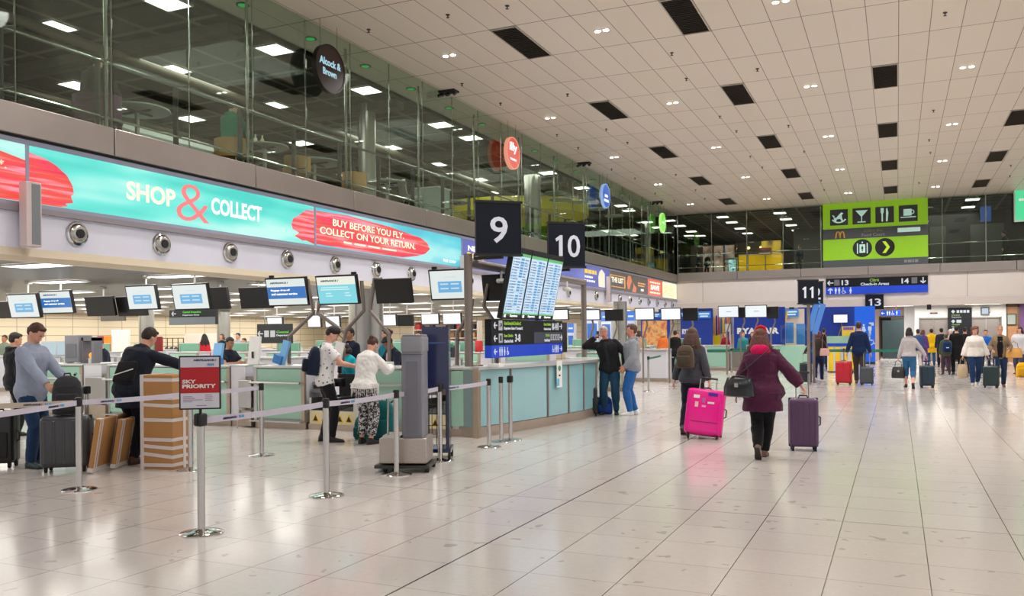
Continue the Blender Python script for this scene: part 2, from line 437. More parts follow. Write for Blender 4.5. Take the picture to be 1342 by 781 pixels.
    remesh(b, 'body', SKIN[skin], root, vox, 2, S=S)
    if vox < .016:
        for s in (1, -1):
            e = MB(); e2 = MB()
            e.ell(HP(s * .029, .083, .121), (.013, .007, .008), n=8, m=6); e2.ell(HP(s * .029, .089, .121), (.0055, .004, .0055), n=8, m=6)
            for q in e.v + e2.v: q *= S
            ey = e.build('eye', pla((225, 220, 214)), root); e2.build('iris', pla((46, 34, 28)), ey)
        l_ = MB().ell(HP(0, .096, .054), (.020, .004, .0055)); 
        for q in l_.v: q *= S
        l_.build('lips', mat('lip_skin', (168, 88, 80), .5), root)
        for s in (1, -1):
            bw = MB(); bw.ell(HP(s * .03, .091, .145), (.020, .005, .0045), rot=None, n=8, m=6)
            for q in bw.v: q *= S
            bw.build('eyebrow', fab(tuple(int(v * .8) for v in (hair['col'] if hair else (60, 45, 35)))), root)
    if glasses:
        g_ = MB()
        for s in (1, -1):
            g_.tube([HP(s * .031 + .021 * math.cos(t), .099, .120 + .016 * math.sin(t)) for t in [2 * PI * i / 12 for i in range(13)]], .0022, 6)
            g_.tube([HP(s * .052, .097, .124), HP(s * .074, .04, .122), HP(s * .078, -.01, .118)], .0022, 6)
        g_.tube([HP(-.010, .1, .122), HP(.010, .1, .122)], .0022, 6)
        for q in g_.v: q *= S
        g_.build('spectacles', BLACK, root)
    # trousers
    if bottom:
        t = MB(); el = bottom.get('e', .014); n0 = bottom.get('len', 1.0)
        t.loft([tring(q, el) for q in (-.13, -.08, -.03, .03, .08, .115)])
        for s in (1, -1):
            h0, k0, an = leg[s][:3]; kk = 1 + (fat - 1) * .8; lo = bottom.get('loose', 0.0)
            end = k0.lerp(an, n0)
            t.capsule(h0, h0.lerp(k0, .45), .088 * kk + el, .078 * kk + el + lo * .3, 16); t.capsule(h0.lerp(k0, .45), k0, .078 * kk + el + lo * .3, .055 * kk + el + lo * .5, 16)
            r1 = bottom.get('cuff', .045) ; mid = k0.lerp(end, .35)
            t.capsule(k0, mid, .055 * kk + el + lo * .5, max(.057 * kk + el + lo * .5, r1), 16)
            t.tube([mid, mid.lerp(end, .5), end], [max(.057 * kk + el + lo * .5, r1), (max(.057 * kk + el, r1) + r1 + el) / 2, r1 + el], 16)
        remesh(t, bottom.get('name', 'trousers'), bottom['m'] if 'm' in bottom else fab(bottom['col']), root, vox * 1.05, 2, wr=.006, wf=11, S=S)
    # top garment(s)
    if top:
        t = MB(); et = top.get('e', .026); hem = top.get('hem', -.06); fl = top.get('flare', 0.0)
        hs = [hem + (.02 - hem) * i / 4 for i in range(4)] + [.02, .10, .19, .28, .37, .44, .50, .535, .548]
        t.loft([tring(q, et if q < .49 else et * .62, fl * max(0, min(1, (.15 - q) / .4))) for q in hs])
        for s in (1, -1):
            a0, a1, a2 = arm[s][:3]; k = 1 + (fat - 1) * .6; sl = top.get('sleeve', 1.0); g = .9 if female else 1
            q0 = et * .75
            sp = top.get('loose', 0.0)
            t.capsule(a0, a0.lerp(a1, .5), .054 * k * g + q0, .049 * k * g + q0, 14)
            if sl < .6:
                t.tube([a0.lerp(a1, .3), a0.lerp(a1, .62)], [.052 * k * g + q0, .055 * k + q0 + .008], 14)
            else:
                w = a1.lerp(a2, min(1.0, (sl - .5) * 2) if sl < 1 else 1.0)
                t.capsule(a0.lerp(a1, .5), a1, .049 * k * g + q0, .043 * k * g + q0 + sp * .4, 14)
                t.capsule(a1, a1.lerp(w, .4), .043 * k * g + q0 + sp * .4, .044 * k * g + q0 + sp * .5, 14)
                t.tube([a1.lerp(w, .35), w, w + arm[s][3] * .005], [.044 * k * g + q0 + sp * .5, .032 + q0 * .8 + sp, .030 + q0 * .7 + sp], 14)
        if top.get('hood'):
            cc, u2, f2, r2 = spine(.53)
            t.ell(cc - f2 * .075 - u2 * .035, (.115, .065, .085), (R(-15) + -le, 0, 0)); t.tube([cc + f2 * .055 - u2 * .03 + r2 * .05, cc + r2 * .10, cc - f2 * .08 + r2 * .075, cc - f2 * .10, cc - f2 * .08 - r2 * .075, cc - r2 * .10, cc + f2 * .055 - u2 * .03 - r2 * .05], [.022, .034, .042, .045, .042, .034, .022], 10)
        if top.get('collar'):
            cc, u2, f2, r2 = spine(.555)
            t.tube([cc + r2 * math.cos(q) * (.066 if not female else .056) + f2 * math.sin(q) * .066 - u2 * (.014 if math.sin(q) > .3 else 0) for q in [2 * PI * i / 12 for i in range(13)]], .014, 8)
        remesh(t, top.get('name', 'jacket'), top['m'] if 'm' in top else fab(top['col']), root, vox * 1.05, 2, wr=top.get('wr', .008), wf=top.get('wf', 9), S=S, stretch=top.get('stretch', .8))
        if top.get('inner'):  # an open front with another garment showing
            q = MB(); pts = []
            for hh in (.50, .40, .28, .15, .02, max(hem, -.1)):
                r = trow(hh); c_, u_, f_, r_ = spine(hh)
                dd = r[3] + r[2] * (1 + (fd_ - 1)) + et + .012
                wv = top.get('iw', .05) * (1 - .15 * (hh > .45))
                pts.append([c_ + f_ * (dd - .03) + r_ * wv, c_ + f_ * (dd + .002) + r_ * wv * .6, c_ + f_ * (dd + .002) - r_ * wv * .6, c_ + f_ * (dd - .03) - r_ * wv])
            q.loft(pts)
            for p in q.v: p *= S
            q.build('shirt', fab(top['inner']), root, ang=60)
        if top.get('belt'):
            q = MB(); q.loft([tring(k, et + .006, fl * .5, n=24) for k in (.075, .105)])
            for p in q.v: p *= S
            q.build('belt', fab(top['belt']), root)
    # shoes
    if shoes:
        for s in (1, -1):
            q = MB(); h0, k0, an, ft, FM, = leg[s][:5]
            def FP(x, y, z): return an + FM @ V((x, y, z))
            ax, ay, az = FM @ V((1, 0, 0)), FM @ V((0, 1, 0)), FM @ V((0, 0, 1))
            q.loft([MB.ring(None, FP(0, y, zc), ax, az, w, hh, 14, 2.5) for y, w, hh, zc in ((-.072, .018, .022, -.056), (-.066, .032, .036, -.046), (-.03, .038, .048, -.036), (.03, .038, .044, -.041), (.08, .044, .032, -.053), (.13, .046, .026, -.059), (.175, .034, .021, -.063), (.19, .015, .012, -.070))])
            q.tube([FP(0, -.018, -.02), FP(0, -.014, .02)], [.045, .043], 14)
            remesh(q, 'shoe', pla(shoes, .5), root, max(vox * .8, .008), 1, S=S)
            if vox < .011:
                q = MB(); q.loft([MB.ring(None, FP(0, y, -.079), ax, az, w, .007, 12, 3) for y, w in ((-.078, .02), (-.06, .037), (.02, .036), (.1, .047), (.16, .04), (.195, .014))])
                for p in q.v: p *= S
                q.build('sole', pla((200, 196, 190) if sum(shoes) > 400 else (44, 38, 34)), root)
    # hair
    if hair:
        q = MB(); st = hair['style']; hm = mat('hair_%d_%d_%d' % hair['col'], hair['col'], .55, noise_s=30, vary=.35, bump=.8, bs=120)
        if st != 'bald':
            q.ell(HP(0, -.018, .163), (.082, .096, .088), n=18, m=12); q.ell(HP(0, .045, .205), (.055, .045, .030))
            q.ell(HP(0, -.045, .120), (.074, .062, .075), n=16, m=10)
        else:
            for s in (1, -1): q.ell(HP(s * .066, -.03, .125), (.014, .055, .035))
            q.ell(HP(0, -.075, .12), (.062, .03, .045))
        if st == 'long':
            L = hair.get('len', .35)
            for k in range(-4, 5):
                x = k * .021; bx = .085 * math.cos(k * .3)
                p = [HP(x * .8, -bx * .75, .19), HP(x * 1.05, -bx - .012, .11), HP(x * 1.4 + .010 * math.sin(k * 3), -bx - .022, .02)]
                dn = V((0, 0, -1)) if lean < 30 else nup * -1
                p += [p[2] + dn * L * .35 + V((.018 * math.sin(k * 2.1) + x * .25, 0, 0)) - nf * .014, p[2] + dn * L * .65 + V((x * .5 - .014 * math.sin(k * 2.1), 0, 0)) - nf * .008, p[2] + dn * L * (.9 + .16 * math.sin(k * 2.2)) + V((x * .4, 0, 0)) - nf * .004]
                q.tube(p, [.022, .030, .032, .030, .024, .010], 10)
        if st in ('bob', 'curly'):
            for s in (1, -1):
                for k in range(5): q.ell(HP(s * (.072 + .006 * math.sin(k * 2)), .022 - k * .026, .085 - .01 * k), (.026, .026, .062))
            q.ell(HP(0, -.088, .075), (.062, .034, .07))
            if st == 'curly':
                for k in range(26):
                    a = random.uniform(0, 2 * PI); zz = random.uniform(.04, .24)
                    if math.sin(a) > .35 and zz < .19: continue
                    q.ell(HP(.088 * math.cos(a), -.02 + .092 * math.sin(a), zz), (.026, .026, .028), n=8, m=6)
        if st == 'pony':
            q.tube([HP(0, -.10, .17), HP(0, -.15, .14), HP(0, -.155, .06), HP(0, -.14, -.04)], [.022, .03, .028, .01], 10)
        if st == 'bun': q.ell(HP(0, -.115, .165), (.04, .034, .04))
        remesh(q, 'hair', hm, root, max(.008, vox * .8), 1, wr=.004, wf=45, S=S)
        if st == 'cap':
            cm = pla((20, 20, 22), .7); k = MB()
            k.ell(HP(0, -.012, .172), (.088, .103, .078), n=20, m=10)
            k.loft([MB.ring(None, HP(0, yy, zz), hx, hz, w, .006, 12, 2) for yy, w, zz in ((.06, .07, .178), (.10, .074, .176), (.14, .062, .168), (.165, .03, .160))])
            for p in k.v: p *= S
            k.build('cap', cm, root)
        if hair.get('beard'):
            k = MB(); k.ell(HP(0, .056, .026), (.046, .034, .026))
            remesh(k, 'beard', hm, root, .009, 1, S=S)
    root['_x'] = 1; del root['_x']
    info = {'root': root, 'S': S, 'sh': {s: sh[s] * S for s in sh}, 'wrist': {s: (arm[s][2] + arm[s][3] * .06) * S for s in arm}, 'spine': spine, 'head': HP}
    def W(p): return root.matrix_basis @ V(p)
    info['W'] = lambda p: Matrix.Translation(root.location) @ Matrix.Rotation(R(face), 4, 'Z') @ V(p)
    return info
# ---------------------------------------------------------------- procedural surfaces
def N(nt, t, **k):
    n = nt.nodes.new(t)
    for a, b in k.items(): setattr(n, a, b)
    return n
def math_(nt, op, a, b=None):
    n = N(nt, 'ShaderNodeMath', operation=op)
    for i, v in enumerate((a, b)):
        if v is None: continue
        if isinstance(v, (int, float)): n.inputs[i].default_value = v
        else: nt.links.new(v, n.inputs[i])
    return n.outputs[0]
def joints(nt, coord, off, per, w):
    f = math_(nt, 'FRACT', math_(nt, 'DIVIDE', math_(nt, 'SUBTRACT', coord, off - 100 * per), per))
    d = math_(nt, 'MULTIPLY', math_(nt, 'MINIMUM', f, math_(nt, 'SUBTRACT', 1.0, f)), per)
    return math_(nt, 'LESS_THAN', d, w / 2)
def mixc(nt, fac, a, b):
    m = N(nt, 'ShaderNodeMix', data_type='RGBA')
    for i, v in ((0, fac), (6, a), (7, b)):
        if isinstance(v, tuple): m.inputs[i].default_value = v + (1,)
        elif isinstance(v, (int, float)): m.inputs[i].default_value = v
        else: nt.links.new(v, m.inputs[i])
    return m.outputs[2]
def tiled(name, col, px, py, ox, oy, wx, wy, jcol, rough, vary, axes='XY', jcoly=None, extra=None, spec=.5, emit=0):
    m = bpy.data.materials.new(name); m.use_nodes = True; nt = m.node_tree; b = nt.nodes['Principled BSDF']
    g = N(nt, 'ShaderNodeNewGeometry'); sp = N(nt, 'ShaderNodeSeparateXYZ'); nt.links.new(g.outputs['Position'], sp.inputs[0])
    a, c = sp.outputs[axes[0]], sp.outputs[axes[1]]
    ia = math_(nt, 'FLOOR', math_(nt, 'DIVIDE', math_(nt, 'SUBTRACT', a, ox), px)); ic = math_(nt, 'FLOOR', math_(nt, 'DIVIDE', math_(nt, 'SUBTRACT', c, oy), py))
    cb = N(nt, 'ShaderNodeCombineXYZ'); nt.links.new(ia, cb.inputs[0]); nt.links.new(ic, cb.inputs[1])
    wn = N(nt, 'ShaderNodeTexWhiteNoise', noise_dimensions='3D'); nt.links.new(cb.outputs[0], wn.inputs['Vector'])
    c0 = srgb(col); base = mixc(nt, wn.outputs['Value'], tuple(v * (1 - vary) for v in c0), tuple(min(1, v * (1 + vary)) for v in c0))
    if extra: base = extra(nt, g, base)
    jx = joints(nt, a, ox, px, wx); jy = joints(nt, c, oy, py, wy)
    base = mixc(nt, jx, base, srgb(jcol)); base = mixc(nt, jy, base, srgb(jcoly or jcol))
    nt.links.new(base, b.inputs['Base Color']); b.inputs['Roughness'].default_value = rough; b.inputs['Specular IOR Level'].default_value = spec
    m['b'] = 1
    return m, nt, b, g, sp
def floor_extra(nt, g, base):
    v = N(nt, 'ShaderNodeTexVoronoi', feature='F1'); v.inputs['Scale'].default_value = 5.0
    mp = N(nt, 'ShaderNodeMapping'); nz = N(nt, 'ShaderNodeTexNoise'); nz.inputs['Scale'].default_value = 6
    nt.links.new(g.outputs['Position'], nz.inputs['Vector'])
    ad = N(nt, 'ShaderNodeVectorMath', operation='MULTIPLY_ADD'); nt.links.new(nz.outputs['Color'], ad.inputs[0]); ad.inputs[1].default_value = (.25, .25, .25); nt.links.new(g.outputs['Position'], ad.inputs[2])
    nt.links.new(ad.outputs[0], v.inputs['Vector'])
    s = N(nt, 'ShaderNodeSeparateColor'); nt.links.new(v.outputs['Color'], s.inputs[0])
    near = math_(nt, 'LESS_THAN', v.outputs['Distance'], math_(nt, 'MULTIPLY', s.outputs[0], .22))
    pick = math_(nt, 'MULTIPLY', near, math_(nt, 'GREATER_THAN', s.outputs[1], .3))
    base = mixc(nt, math_(nt, 'MULTIPLY', pick, .5), base, srgb((136, 122, 112)))
    n2 = N(nt, 'ShaderNodeTexNoise'); n2.inputs['Scale'].default_value = 22; n2.inputs['Detail'].default_value = 6; nt.links.new(g.outputs['Position'], n2.inputs['Vector'])
    return mixc(nt, math_(nt, 'MULTIPLY', n2.outputs['Fac'], .35), base, srgb((172, 162, 154)))
FLOORM, nt, b_, g_, sp_ = tiled('terrazzo_tiles', (206, 200, 196), .613, .613, .18, 7.705, .007, .0045, (92, 82, 74), .2, .025, jcoly=(130, 118, 108), extra=floor_extra)
# wide movement joints of the terrazzo
ch = b_.inputs['Base Color'].links[0].from_socket
mj = math_(nt, 'ADD', joints(nt, sp_.outputs['X'], -2.885, 9.81, .016), joints(nt, sp_.outputs['Y'], 7.705, 9.81, .009))
nt.links.new(mixc(nt, mj, ch, srgb((52, 46, 42))), b_.inputs['Base Color'])
nr = N(nt, 'ShaderNodeTexNoise'); nr.inputs['Scale'].default_value = 1.7; nr.inputs['Detail'].default_value = 4; nt.links.new(g_.outputs['Position'], nr.inputs['Vector'])
mr = N(nt, 'ShaderNodeMapRange'); mr.inputs[3].default_value = .10; mr.inputs[4].default_value = .20; b_.inputs['Specular IOR Level'].default_value = .75; nt.links.new(nr.outputs['Fac'], mr.inputs[0]); nt.links.new(mr.outputs[0], b_.inputs['Roughness'])
CEILM = tiled('white_metal_ceiling_panels', (222, 211, 196), .64, 2.2, -.24 - .32, 18.2 - 1.1, .016, .024, (120, 100, 84), .42, .018, jcoly=(96, 80, 68))[0]
MEZC = tiled('dark_open_cell_ceiling', (50, 47, 42), 1.24, 1.24, 0, 0, .13, .13, (118, 112, 98), .7, .15)[0]
LOWC = tiled('grey_metal_ceiling_under_mezzanine', (82, 75, 67), .3, 1.5, 0, 0, .02, .05, (50, 45, 40), .35, .06)[0]
TILEW = tiled('cream_wall_tiles', (220, 206, 176), 1.5, .42, 0, .1, .03, .025, (140, 128, 108), .35, .02, axes='YZ')[0]
TILEF = tiled('cream_wall_tiles_far', (220, 206, 176), 1.5, .42, 0, .1, .03, .025, (140, 128, 108), .35, .02, axes='XZ')[0]
WX, FY = -11.5, 48.2
CZ = 8.42
MF = 4.97      # walking level of the mezzanine
struct(MB().bx(-42, 24, -12, 84, -.2, 0).build('floor', FLOORM), 'pale speckled terrazzo tile floor of the departures hall')
struct(MB().bx(WX - 1.25, 24, -10, FY + .4, CZ, CZ + .2).build('ceiling', CEILM), 'cream panelled main ceiling of the hall')
struct(MB().bx(-42, WX - 1.25, -10, 84, CZ - .08, CZ + .2).build('ceiling_mezzanine', MEZC), 'dark open cell ceiling over the mezzanine cafe')
struct(MB().bx(WX - 1.25, 24, FY + .4, 84, CZ - .08, CZ + .2).build('ceiling_mezzanine', MEZC), 'dark ceiling over the far mezzanine')
struct(MB().bx(WX - 1.3, WX - 1.25, -10, FY, CZ - .12, CZ + .1).build('trim_1', DARKMETAL))
struct(MB().bx(-42, WX - .12, -10, 84, 2.86, 3.2).build('ceiling_low', LOWC), 'grey low ceiling over the check-in islands')
struct(MB().bx(WX - .12, 24, FY + .12, 84, 3.02, 3.3).build('ceiling_low', LOWC), 'low ceiling at the end of the hall')
struct(MB().bx(-42, WX - .12, -10, 84, MF - .3, MF).build('floor_mezzanine', pain((92, 84, 76), .4)))
struct(MB().bx(WX - .12, 24, FY + .12, 84, MF - .3, MF).build('floor_mezzanine', pain((92, 84, 76), .4)))
BULK = pain((226, 228, 244), .5)
STEELB = mat('brushed_steel_band', (172, 164, 160), .34, .85, noise_s=.7, vary=.14, bump=.06, bs=30)
# bulkhead of the left wall: lip, white vent panel, sign box back, steel band
lm = MB(); lm.bx(WX - .15, WX, -10, FY, 2.92, 3.50); struct(lm.build('wall_left', BULK), 'white bulkhead with round air vents')
lm = MB(); lm.prism([(WX - .2, 2.74), (WX + .03, 2.74), (WX + .06, 2.80), (WX + .02, 2.92), (WX - .2, 2.92)], -10, FY, lambda a, b, c: (a, c, b)); struct(lm.build('trim_2', CREAM))
lm = MB(); lm.bx(WX, WX + .06, -10, FY, 3.44, 3.52); struct(lm.build('trim_3', pain((150, 142, 150))))
lm = MB(); lm.bx(WX - .15, WX - .05, -10, FY, 3.5, 4.55); struct(lm.build('wall_left', pain((120, 118, 122))))
for y0, y1 in [(-10 + 3.3 * i, -10 + 3.3 * (i + 1) - .02) for i in range(18)]:
    if y0 < FY: struct(MB().bx(WX - .12, WX + .10, y0, min(y1, FY), 4.53, MF).build('trim_4', STEELB, bev=.01))
struct(MB().bx(WX - .1, WX + .04, -10, FY, 4.49, 4.535).build('trim_5', BLACKM))
# far wall
fm = MB(); fm.bx(WX, 24, FY, FY + .15, 3.35, 4.62); struct(fm.build('wall_far', pain((222, 214, 210), .5)), 'white bulkhead at the far end of the hall')
fm = MB(); fm.bx(WX, 24, FY - .10, FY + .1, 2.95, 3.33); struct(fm.build('wall_far', pain((214, 204, 198), .5)))
for i in range(10):
    x0 = WX + .1 + i * 3.35
    struct(MB().bx(x0, x0 + 3.33, FY - .14, FY + .12, 4.60, MF + .08).build('trim_6', STEELB, bev=.01))
for i in range(6):
    struct(MB().bx(-10 + i * 6.6, -9.98 + i * 6.6, FY - .012, FY, 3.35, 4.6).build('trim_7', pain((150, 140, 132))))
# back walls under and behind the mezzanine
struct(MB().bx(-38.4, -38, -10, 84, 0, 3).build('wall_back', TILEW), 'cream tiled wall behind the check-in islands')
struct(MB().bx(-38, -11.3, 50.6, 50.8, 0, 2.95).build('wall_back', TILEF), 'cream tiled wall closing the check-in hall under the mezzanine')
struct(MB().bx(-38, -11.8, 83.5, 84, 0, 3).build('wall_back', TILEF))
struct(MB().bx(-30.4, -30, -10, 84, MF, CZ).build('wall_mezzanine', pain((62, 58, 54))), 'dark rear wall of the mezzanine cafe')
struct(MB().bx(-30, 24, 72, 72.3, MF, CZ).build('wall_mezzanine', pain((84, 76, 66))), 'dark rear wall of the far mezzanine')
# ---------------------------------------------------------------- glazing
GL = glass_mat('green_tinted_glass', (236, 244, 238), .14)
TUBE = mat('polished_tube', (176, 180, 172), .16, 1.0, noise_s=2, vary=.08)
gy = [8.2 + 1.65 * k for k in range(-3, 25)]
for k in range(len(gy) - 1):
    y0, y1 = gy[k], min(gy[k + 1], FY)
    w = struct(MB().bx(WX - .008, WX + .008, y0 + .01, y1 - .01, MF, CZ).build('window_%d' % (k + 1), GL))
    w['label'] = 'clear glass panel of the mezzanine balustrade'
    thick = (k % 2 == 0)
    if thick: MB().cyl((WX - .16, y0, MF), (WX - .16, y0, CZ - .12), .032).build('window_post', TUBE, w)
    MB().cyl((WX - .03, y0, MF - .1), (WX - .03, y0, CZ - .02), .014, n=8).build('window_rod', TUBE, w)
hx0, hy0 = WX, FY
fxs = []
x = WX + .1; k = 0
while x < 22:
    x1 = x + 1.93
    w = struct(MB().bx(x + .01, x1 - .01, FY - .008, FY + .008, MF + .08, CZ).build('window_%d' % (40 + k), GL)); w['label'] = 'clear glass panel above the far wall'
    MB().cyl((x, FY - .03, MF), (x, FY - .03, CZ - .02), .02 if k % 2 else .03, n=8).build('window_rod', TUBE, w)
    x = x1; k += 1
# handrail with brackets
hr = thing('handrail', 'long polished steel handrail running along the left mezzanine glass', 'handrail', (WX - .3, 0, MF))
MB().tube([(0, -2, 1.17), (0, FY, 1.17)], .028).build('top_rail', TUBE, hr)
MB().tube([(0, -2, .26), (0, FY, .26)], .022).build('lower_rail', TUBE, hr)
for k, y in enumerate(gy):
    m_ = MB(); m_.box((-.05, y, .58), (.10, .035, 1.16)); m_.cyl((-.02, y, 1.17), (.28, y, 1.14), .012, n=8); m_.cyl((-.02, y, .26), (.28, y, .26), .012, n=8)
    m_.build('bracket_post', pain((44, 48, 46), .4), hr)
hr = thing('handrail', 'polished steel handrail behind the glass of the far mezzanine', 'handrail', (WX, FY + .3, MF))
MB().tube([(0, 0, 1.12), (34, 0, 1.12)], .025).build('top_rail', TUBE, hr); MB().tube([(0, 0, .4), (34, 0, .4)], .02).build('lower_rail', TUBE, hr)
for k in range(9): MB().box((k * 3.86 + .1, .03, .56), (.035, .06, 1.12)).build('bracket_post', pain((44, 48, 46), .4), hr)
# ---------------------------------------------------------------- vents in the bulkhead
def vent_thing():
    t = thing('air_vent', 'round steel air jet vent in the white bulkhead below the illuminated adverts', 'air vent', (0, 0, 0), 0, 'jet vents along the left bulkhead')
    def lx(prof, n=28):
        m = MB(); m.lathe(prof, n=n); m.v = [V((p.z, p.x, p.y)) for p in m.v]; return m
    lx([(.10, .0), (.185, .0), (.19, .012), (.18, .035), (.155, .04), (.15, .012), (.10, .012)]).build('flange', CHROME, t)
    lx([(.15, .005), (.15, .03), (.132, .07), (.10, .09), (.07, .085), (.065, .03)]).build('nozzle', STEEL, t, ang=50)
    m = lx([(.005, .06), (.068, .06), (.07, .10), (.005, .10)]); m.build('opening', BLACKM, t)
    return t
v0 = vent_thing(); vz = 3.215; n_ = 0
for k in range(-1, 24):
    if k == 16: continue
    y = 9.16 + 1.65 * k
    if not vis(WX, y, vz): continue
    lb = 'round steel jet vent in the white bulkhead, %s from the left' % ORD[n_]
    if n_ == 0: v0.location = (WX, y, vz); v0['label'] = lb
    else: dup(v0, (WX, y, vz), label=lb)
    n_ += 1
# ---------------------------------------------------------------- ceiling fittings
ct = thing('ceiling_vent', 'dark louvred air grille in the cream ceiling', 'ceiling vent', (-7.92, 18.2, CZ), 0, 'louvred grilles in the main ceiling')
m = MB(); m.bx(-.30, .30, -1.05, 1.05, -.012, .0); m.build('backing', pain((46, 42, 38)), ct)
m = MB()
for a in ((-.32, -.29, -1.1, 1.1), (.29, .32, -1.1, 1.1), (-.32, .32, -1.1, -1.06), (-.32, .32, 1.06, 1.1)): m.bx(a[0], a[1], a[2], a[3], -.025, 0)
m.build('frame', pain((180, 172, 160)), ct)
m = MB()
for i in range(20): m.box((0, -1.0 + i * .105, -.02), (.58, .07, .006), (.5, 0, 0))
m.build('louvres', pain((92, 84, 74), .4), ct)
RN = ['row next to the glass', 'second row from the glass', 'third row from the glass', 'fourth row from the glass', 'fifth row from the glass', 'sixth row from the glass']
def grid(proto, xs, ys, lab):
    fst = True
    for i, x in enumerate(xs):
        n = 0
        for y in ys:
            if not vis(x, y, CZ, 4): continue
            lb = lab % (ORD[n], RN[i]); n += 1
            if fst: proto.location = (x, y, CZ); proto['label'] = lb; fst = False
            else: dup(proto, (x, y, CZ), label=lb)
grid(ct, (-7.92, -4.08, -.24, 3.56, 7.4), (5.0, 11.6, 18.2, 24.8, 31.4, 38.0, 44.6), 'dark louvred ceiling grille, %s from the near end in the %s')
dl = thing('downlight', 'small twin downlight shining in the cream ceiling', 'downlight', (DOWNX[0], DOWNY[2], CZ), 0, 'twin downlights in the main ceiling')
m = MB()
for s in (-1, 1): m.lathe([(.06, -.001), (.085, -.001), (.085, -.012), (.06, -.02)], (s * .10, 0, 0), 16)
m.build('bezel', WHITE, dl)
LAMPM = glow((255, 252, 244), 9.0)
for s in (-1, 1): MB().lathe([(.002, -.020), (.064, -.020), (.062, -.026), (.002, -.030)], (s * .10, 0, 0), 16).build('lamp', LAMPM, dl)
grid(dl, DOWNX, DOWNY[1:], 'small twin ceiling downlight, %s from the near end in the %s')
sk = thing('sprinkler', 'tiny ceiling sprinkler head between the first two sprinkler lines', 'sprinkler', (-7.3, 16.0, CZ), 0, 'sprinkler heads in the main ceiling')
MB().lathe([(.045, -.002), (.045, -.012), (.012, -.014), (.012, -.06), (.035, -.065), (.035, -.07), (.002, -.07)], n=12).build('head', DARKMETAL, sk)
for si, x in enumerate((-10.5, -8.6, -5.0, -3.2, 1.0, 4.4)):
    sn = 0
    for y in (15.9, 20.4, 22.6, 27, 29.2, 33.6, 36, 40.3, 43):
        if random.random() < .7 and vis(x, y, CZ): dup(sk, (x + random.uniform(-.2, .2), y, CZ), label='tiny ceiling sprinkler head, %s from the near end in the %s sprinkler line' % (ORD[sn], ORD[si])); sn += 1
# black cluster fittings by the glass
cl = thing('ceiling_fixture', 'black cluster of spot heads where the ceiling meets the glass', 'light fixture', tuple(on_z(588, 119, CZ)), 0, 'black spot clusters along the glass')
m = MB(); m.box((0, 0, -.03), (.5, .3, .05)); m.build('base', BLACKM, cl)
for s in (-1, 0, 1): MB().capsule((s * .2, 0, -.08), (s * .24, -.12, -.14), .06, .05).build('spot_head', BLACK, cl)
cl['label'] = 'nearest black cluster of spot heads where the ceiling meets the glass'
for p, lb in (((766, 213), 'middle black cluster of spot heads where the ceiling meets the glass'), ((862, 264), 'farthest black cluster of spot heads by the corner of the glass')): dup(cl, tuple(on_z(p[0], p[1], CZ)), label=lb)
# downlights in the strip behind the glass
gd = thing('downlight', 'round green lensed downlight in the ceiling strip behind the glass', 'downlight', (WX - .65, 13.6, CZ), 0, 'round downlights behind the glass')
MB().lathe([(.10, -.001), (.14, -.001), (.14, -.02), (.10, -.02)], n=20).build('bezel', pain((50, 70, 56)), gd)
MB().lathe([(.002, -.020), (.10, -.020), (.10, -.026), (.002, -.030)], n=20).build('lens', glow((20, 150, 70), .9), gd)
for i in range(1, 16):
    dup(gd, (WX - .65, 13.6 + i * 2.2, CZ), label='round downlight in the strip behind the glass, %s from the left' % ORD[i])
gd['label'] = 'round downlight in the strip behind the glass, first from the left'
# light panels
def panel(label, grp, loc, sx, sy, e):
    t = thing('ceiling_light', label, 'ceiling light', loc, 0, grp)
    m = MB()
    m.bx(-sx / 2 - .03, -sx / 2, -sy / 2 - .03, sy / 2 + .03, -.03, 0); m.bx(sx / 2, sx / 2 + .03, -sy / 2 - .03, sy / 2 + .03, -.03, 0)
    m.bx(-sx / 2, sx / 2, -sy / 2 - .03, -sy / 2, -.03, 0); m.bx(-sx / 2, sx / 2, sy / 2, sy / 2 + .03, -.03, 0)
    m.build('frame', WHITE, t); MB().bx(-sx / 2, sx / 2, -sy / 2, sy / 2, -.022, -.002).build('diffuser', glow((255, 250, 238), e), t)
    return t
mezl = [(72, 34.5), (220, 3), (360, 64), (227, 90.6), (99.7, 111), (250, 155), (358, 137.6), (480, 117.5), (577.6, 163), (512, 193), (617, 180), (572, 215), (627, 235), (718, 226), (763, 245.6),
        (814.6, 269), (824, 275.6), (848, 290.7), (862, 297.6), (877, 288.7), (891, 295.6), (906, 303), (918, 308.6), (903, 308.6), (947, 284), (959, 291), (970, 299), (979.6, 305.4), (1022, 278.8), (1030, 286.8), (1037, 294.7), (1044.7, 301.4), (829, 308), (798, 302.7), (784, 295.8), (839, 313.5),
        (1274.4, 261), (1268.8, 271), (1258, 288.7), (1254, 295), (1328, 291), (455, 229), (395, 187), (500, 247), (690, 262), (735, 275), (655, 251), (40, 190), (170, 150)]
pm = panel('square white light panel in the dark mezzanine ceiling', 'light panels of the mezzanine ceiling', tuple(on_z(72, 34.5, CZ - .09)), .62, .62, 4.5)
MR = {}
for p in mezl:
    q = on_z(p[0], p[1], CZ - .09)
    rn = 'seen through the far glass' if q.y > FY else 'in the row nearest the left glass' if q.x > -14.6 else 'in the second row behind the left glass' if q.x > -18 else 'in the rear rows behind the left glass'
    MR.setdefault(rn, []).append(q)
pm_used = False
for rn in MR:
    for i, q in enumerate(sorted(MR[rn], key=lambda q: (q.x if 'far' in rn else q.y))):
        lb = 'square white ceiling light, %s from the left %s' % (ORD[i], rn)
        if not pm_used: pm.location = q; pm['label'] = lb; pm_used = True
        else: dup(pm, tuple(q), label=lb)
pl_ = panel('rectangular white light panel in the low ceiling over the check-in islands', 'light panels of the low ceiling', (-13.1, 3.7, 2.855), 1.2, .5, 4.0)
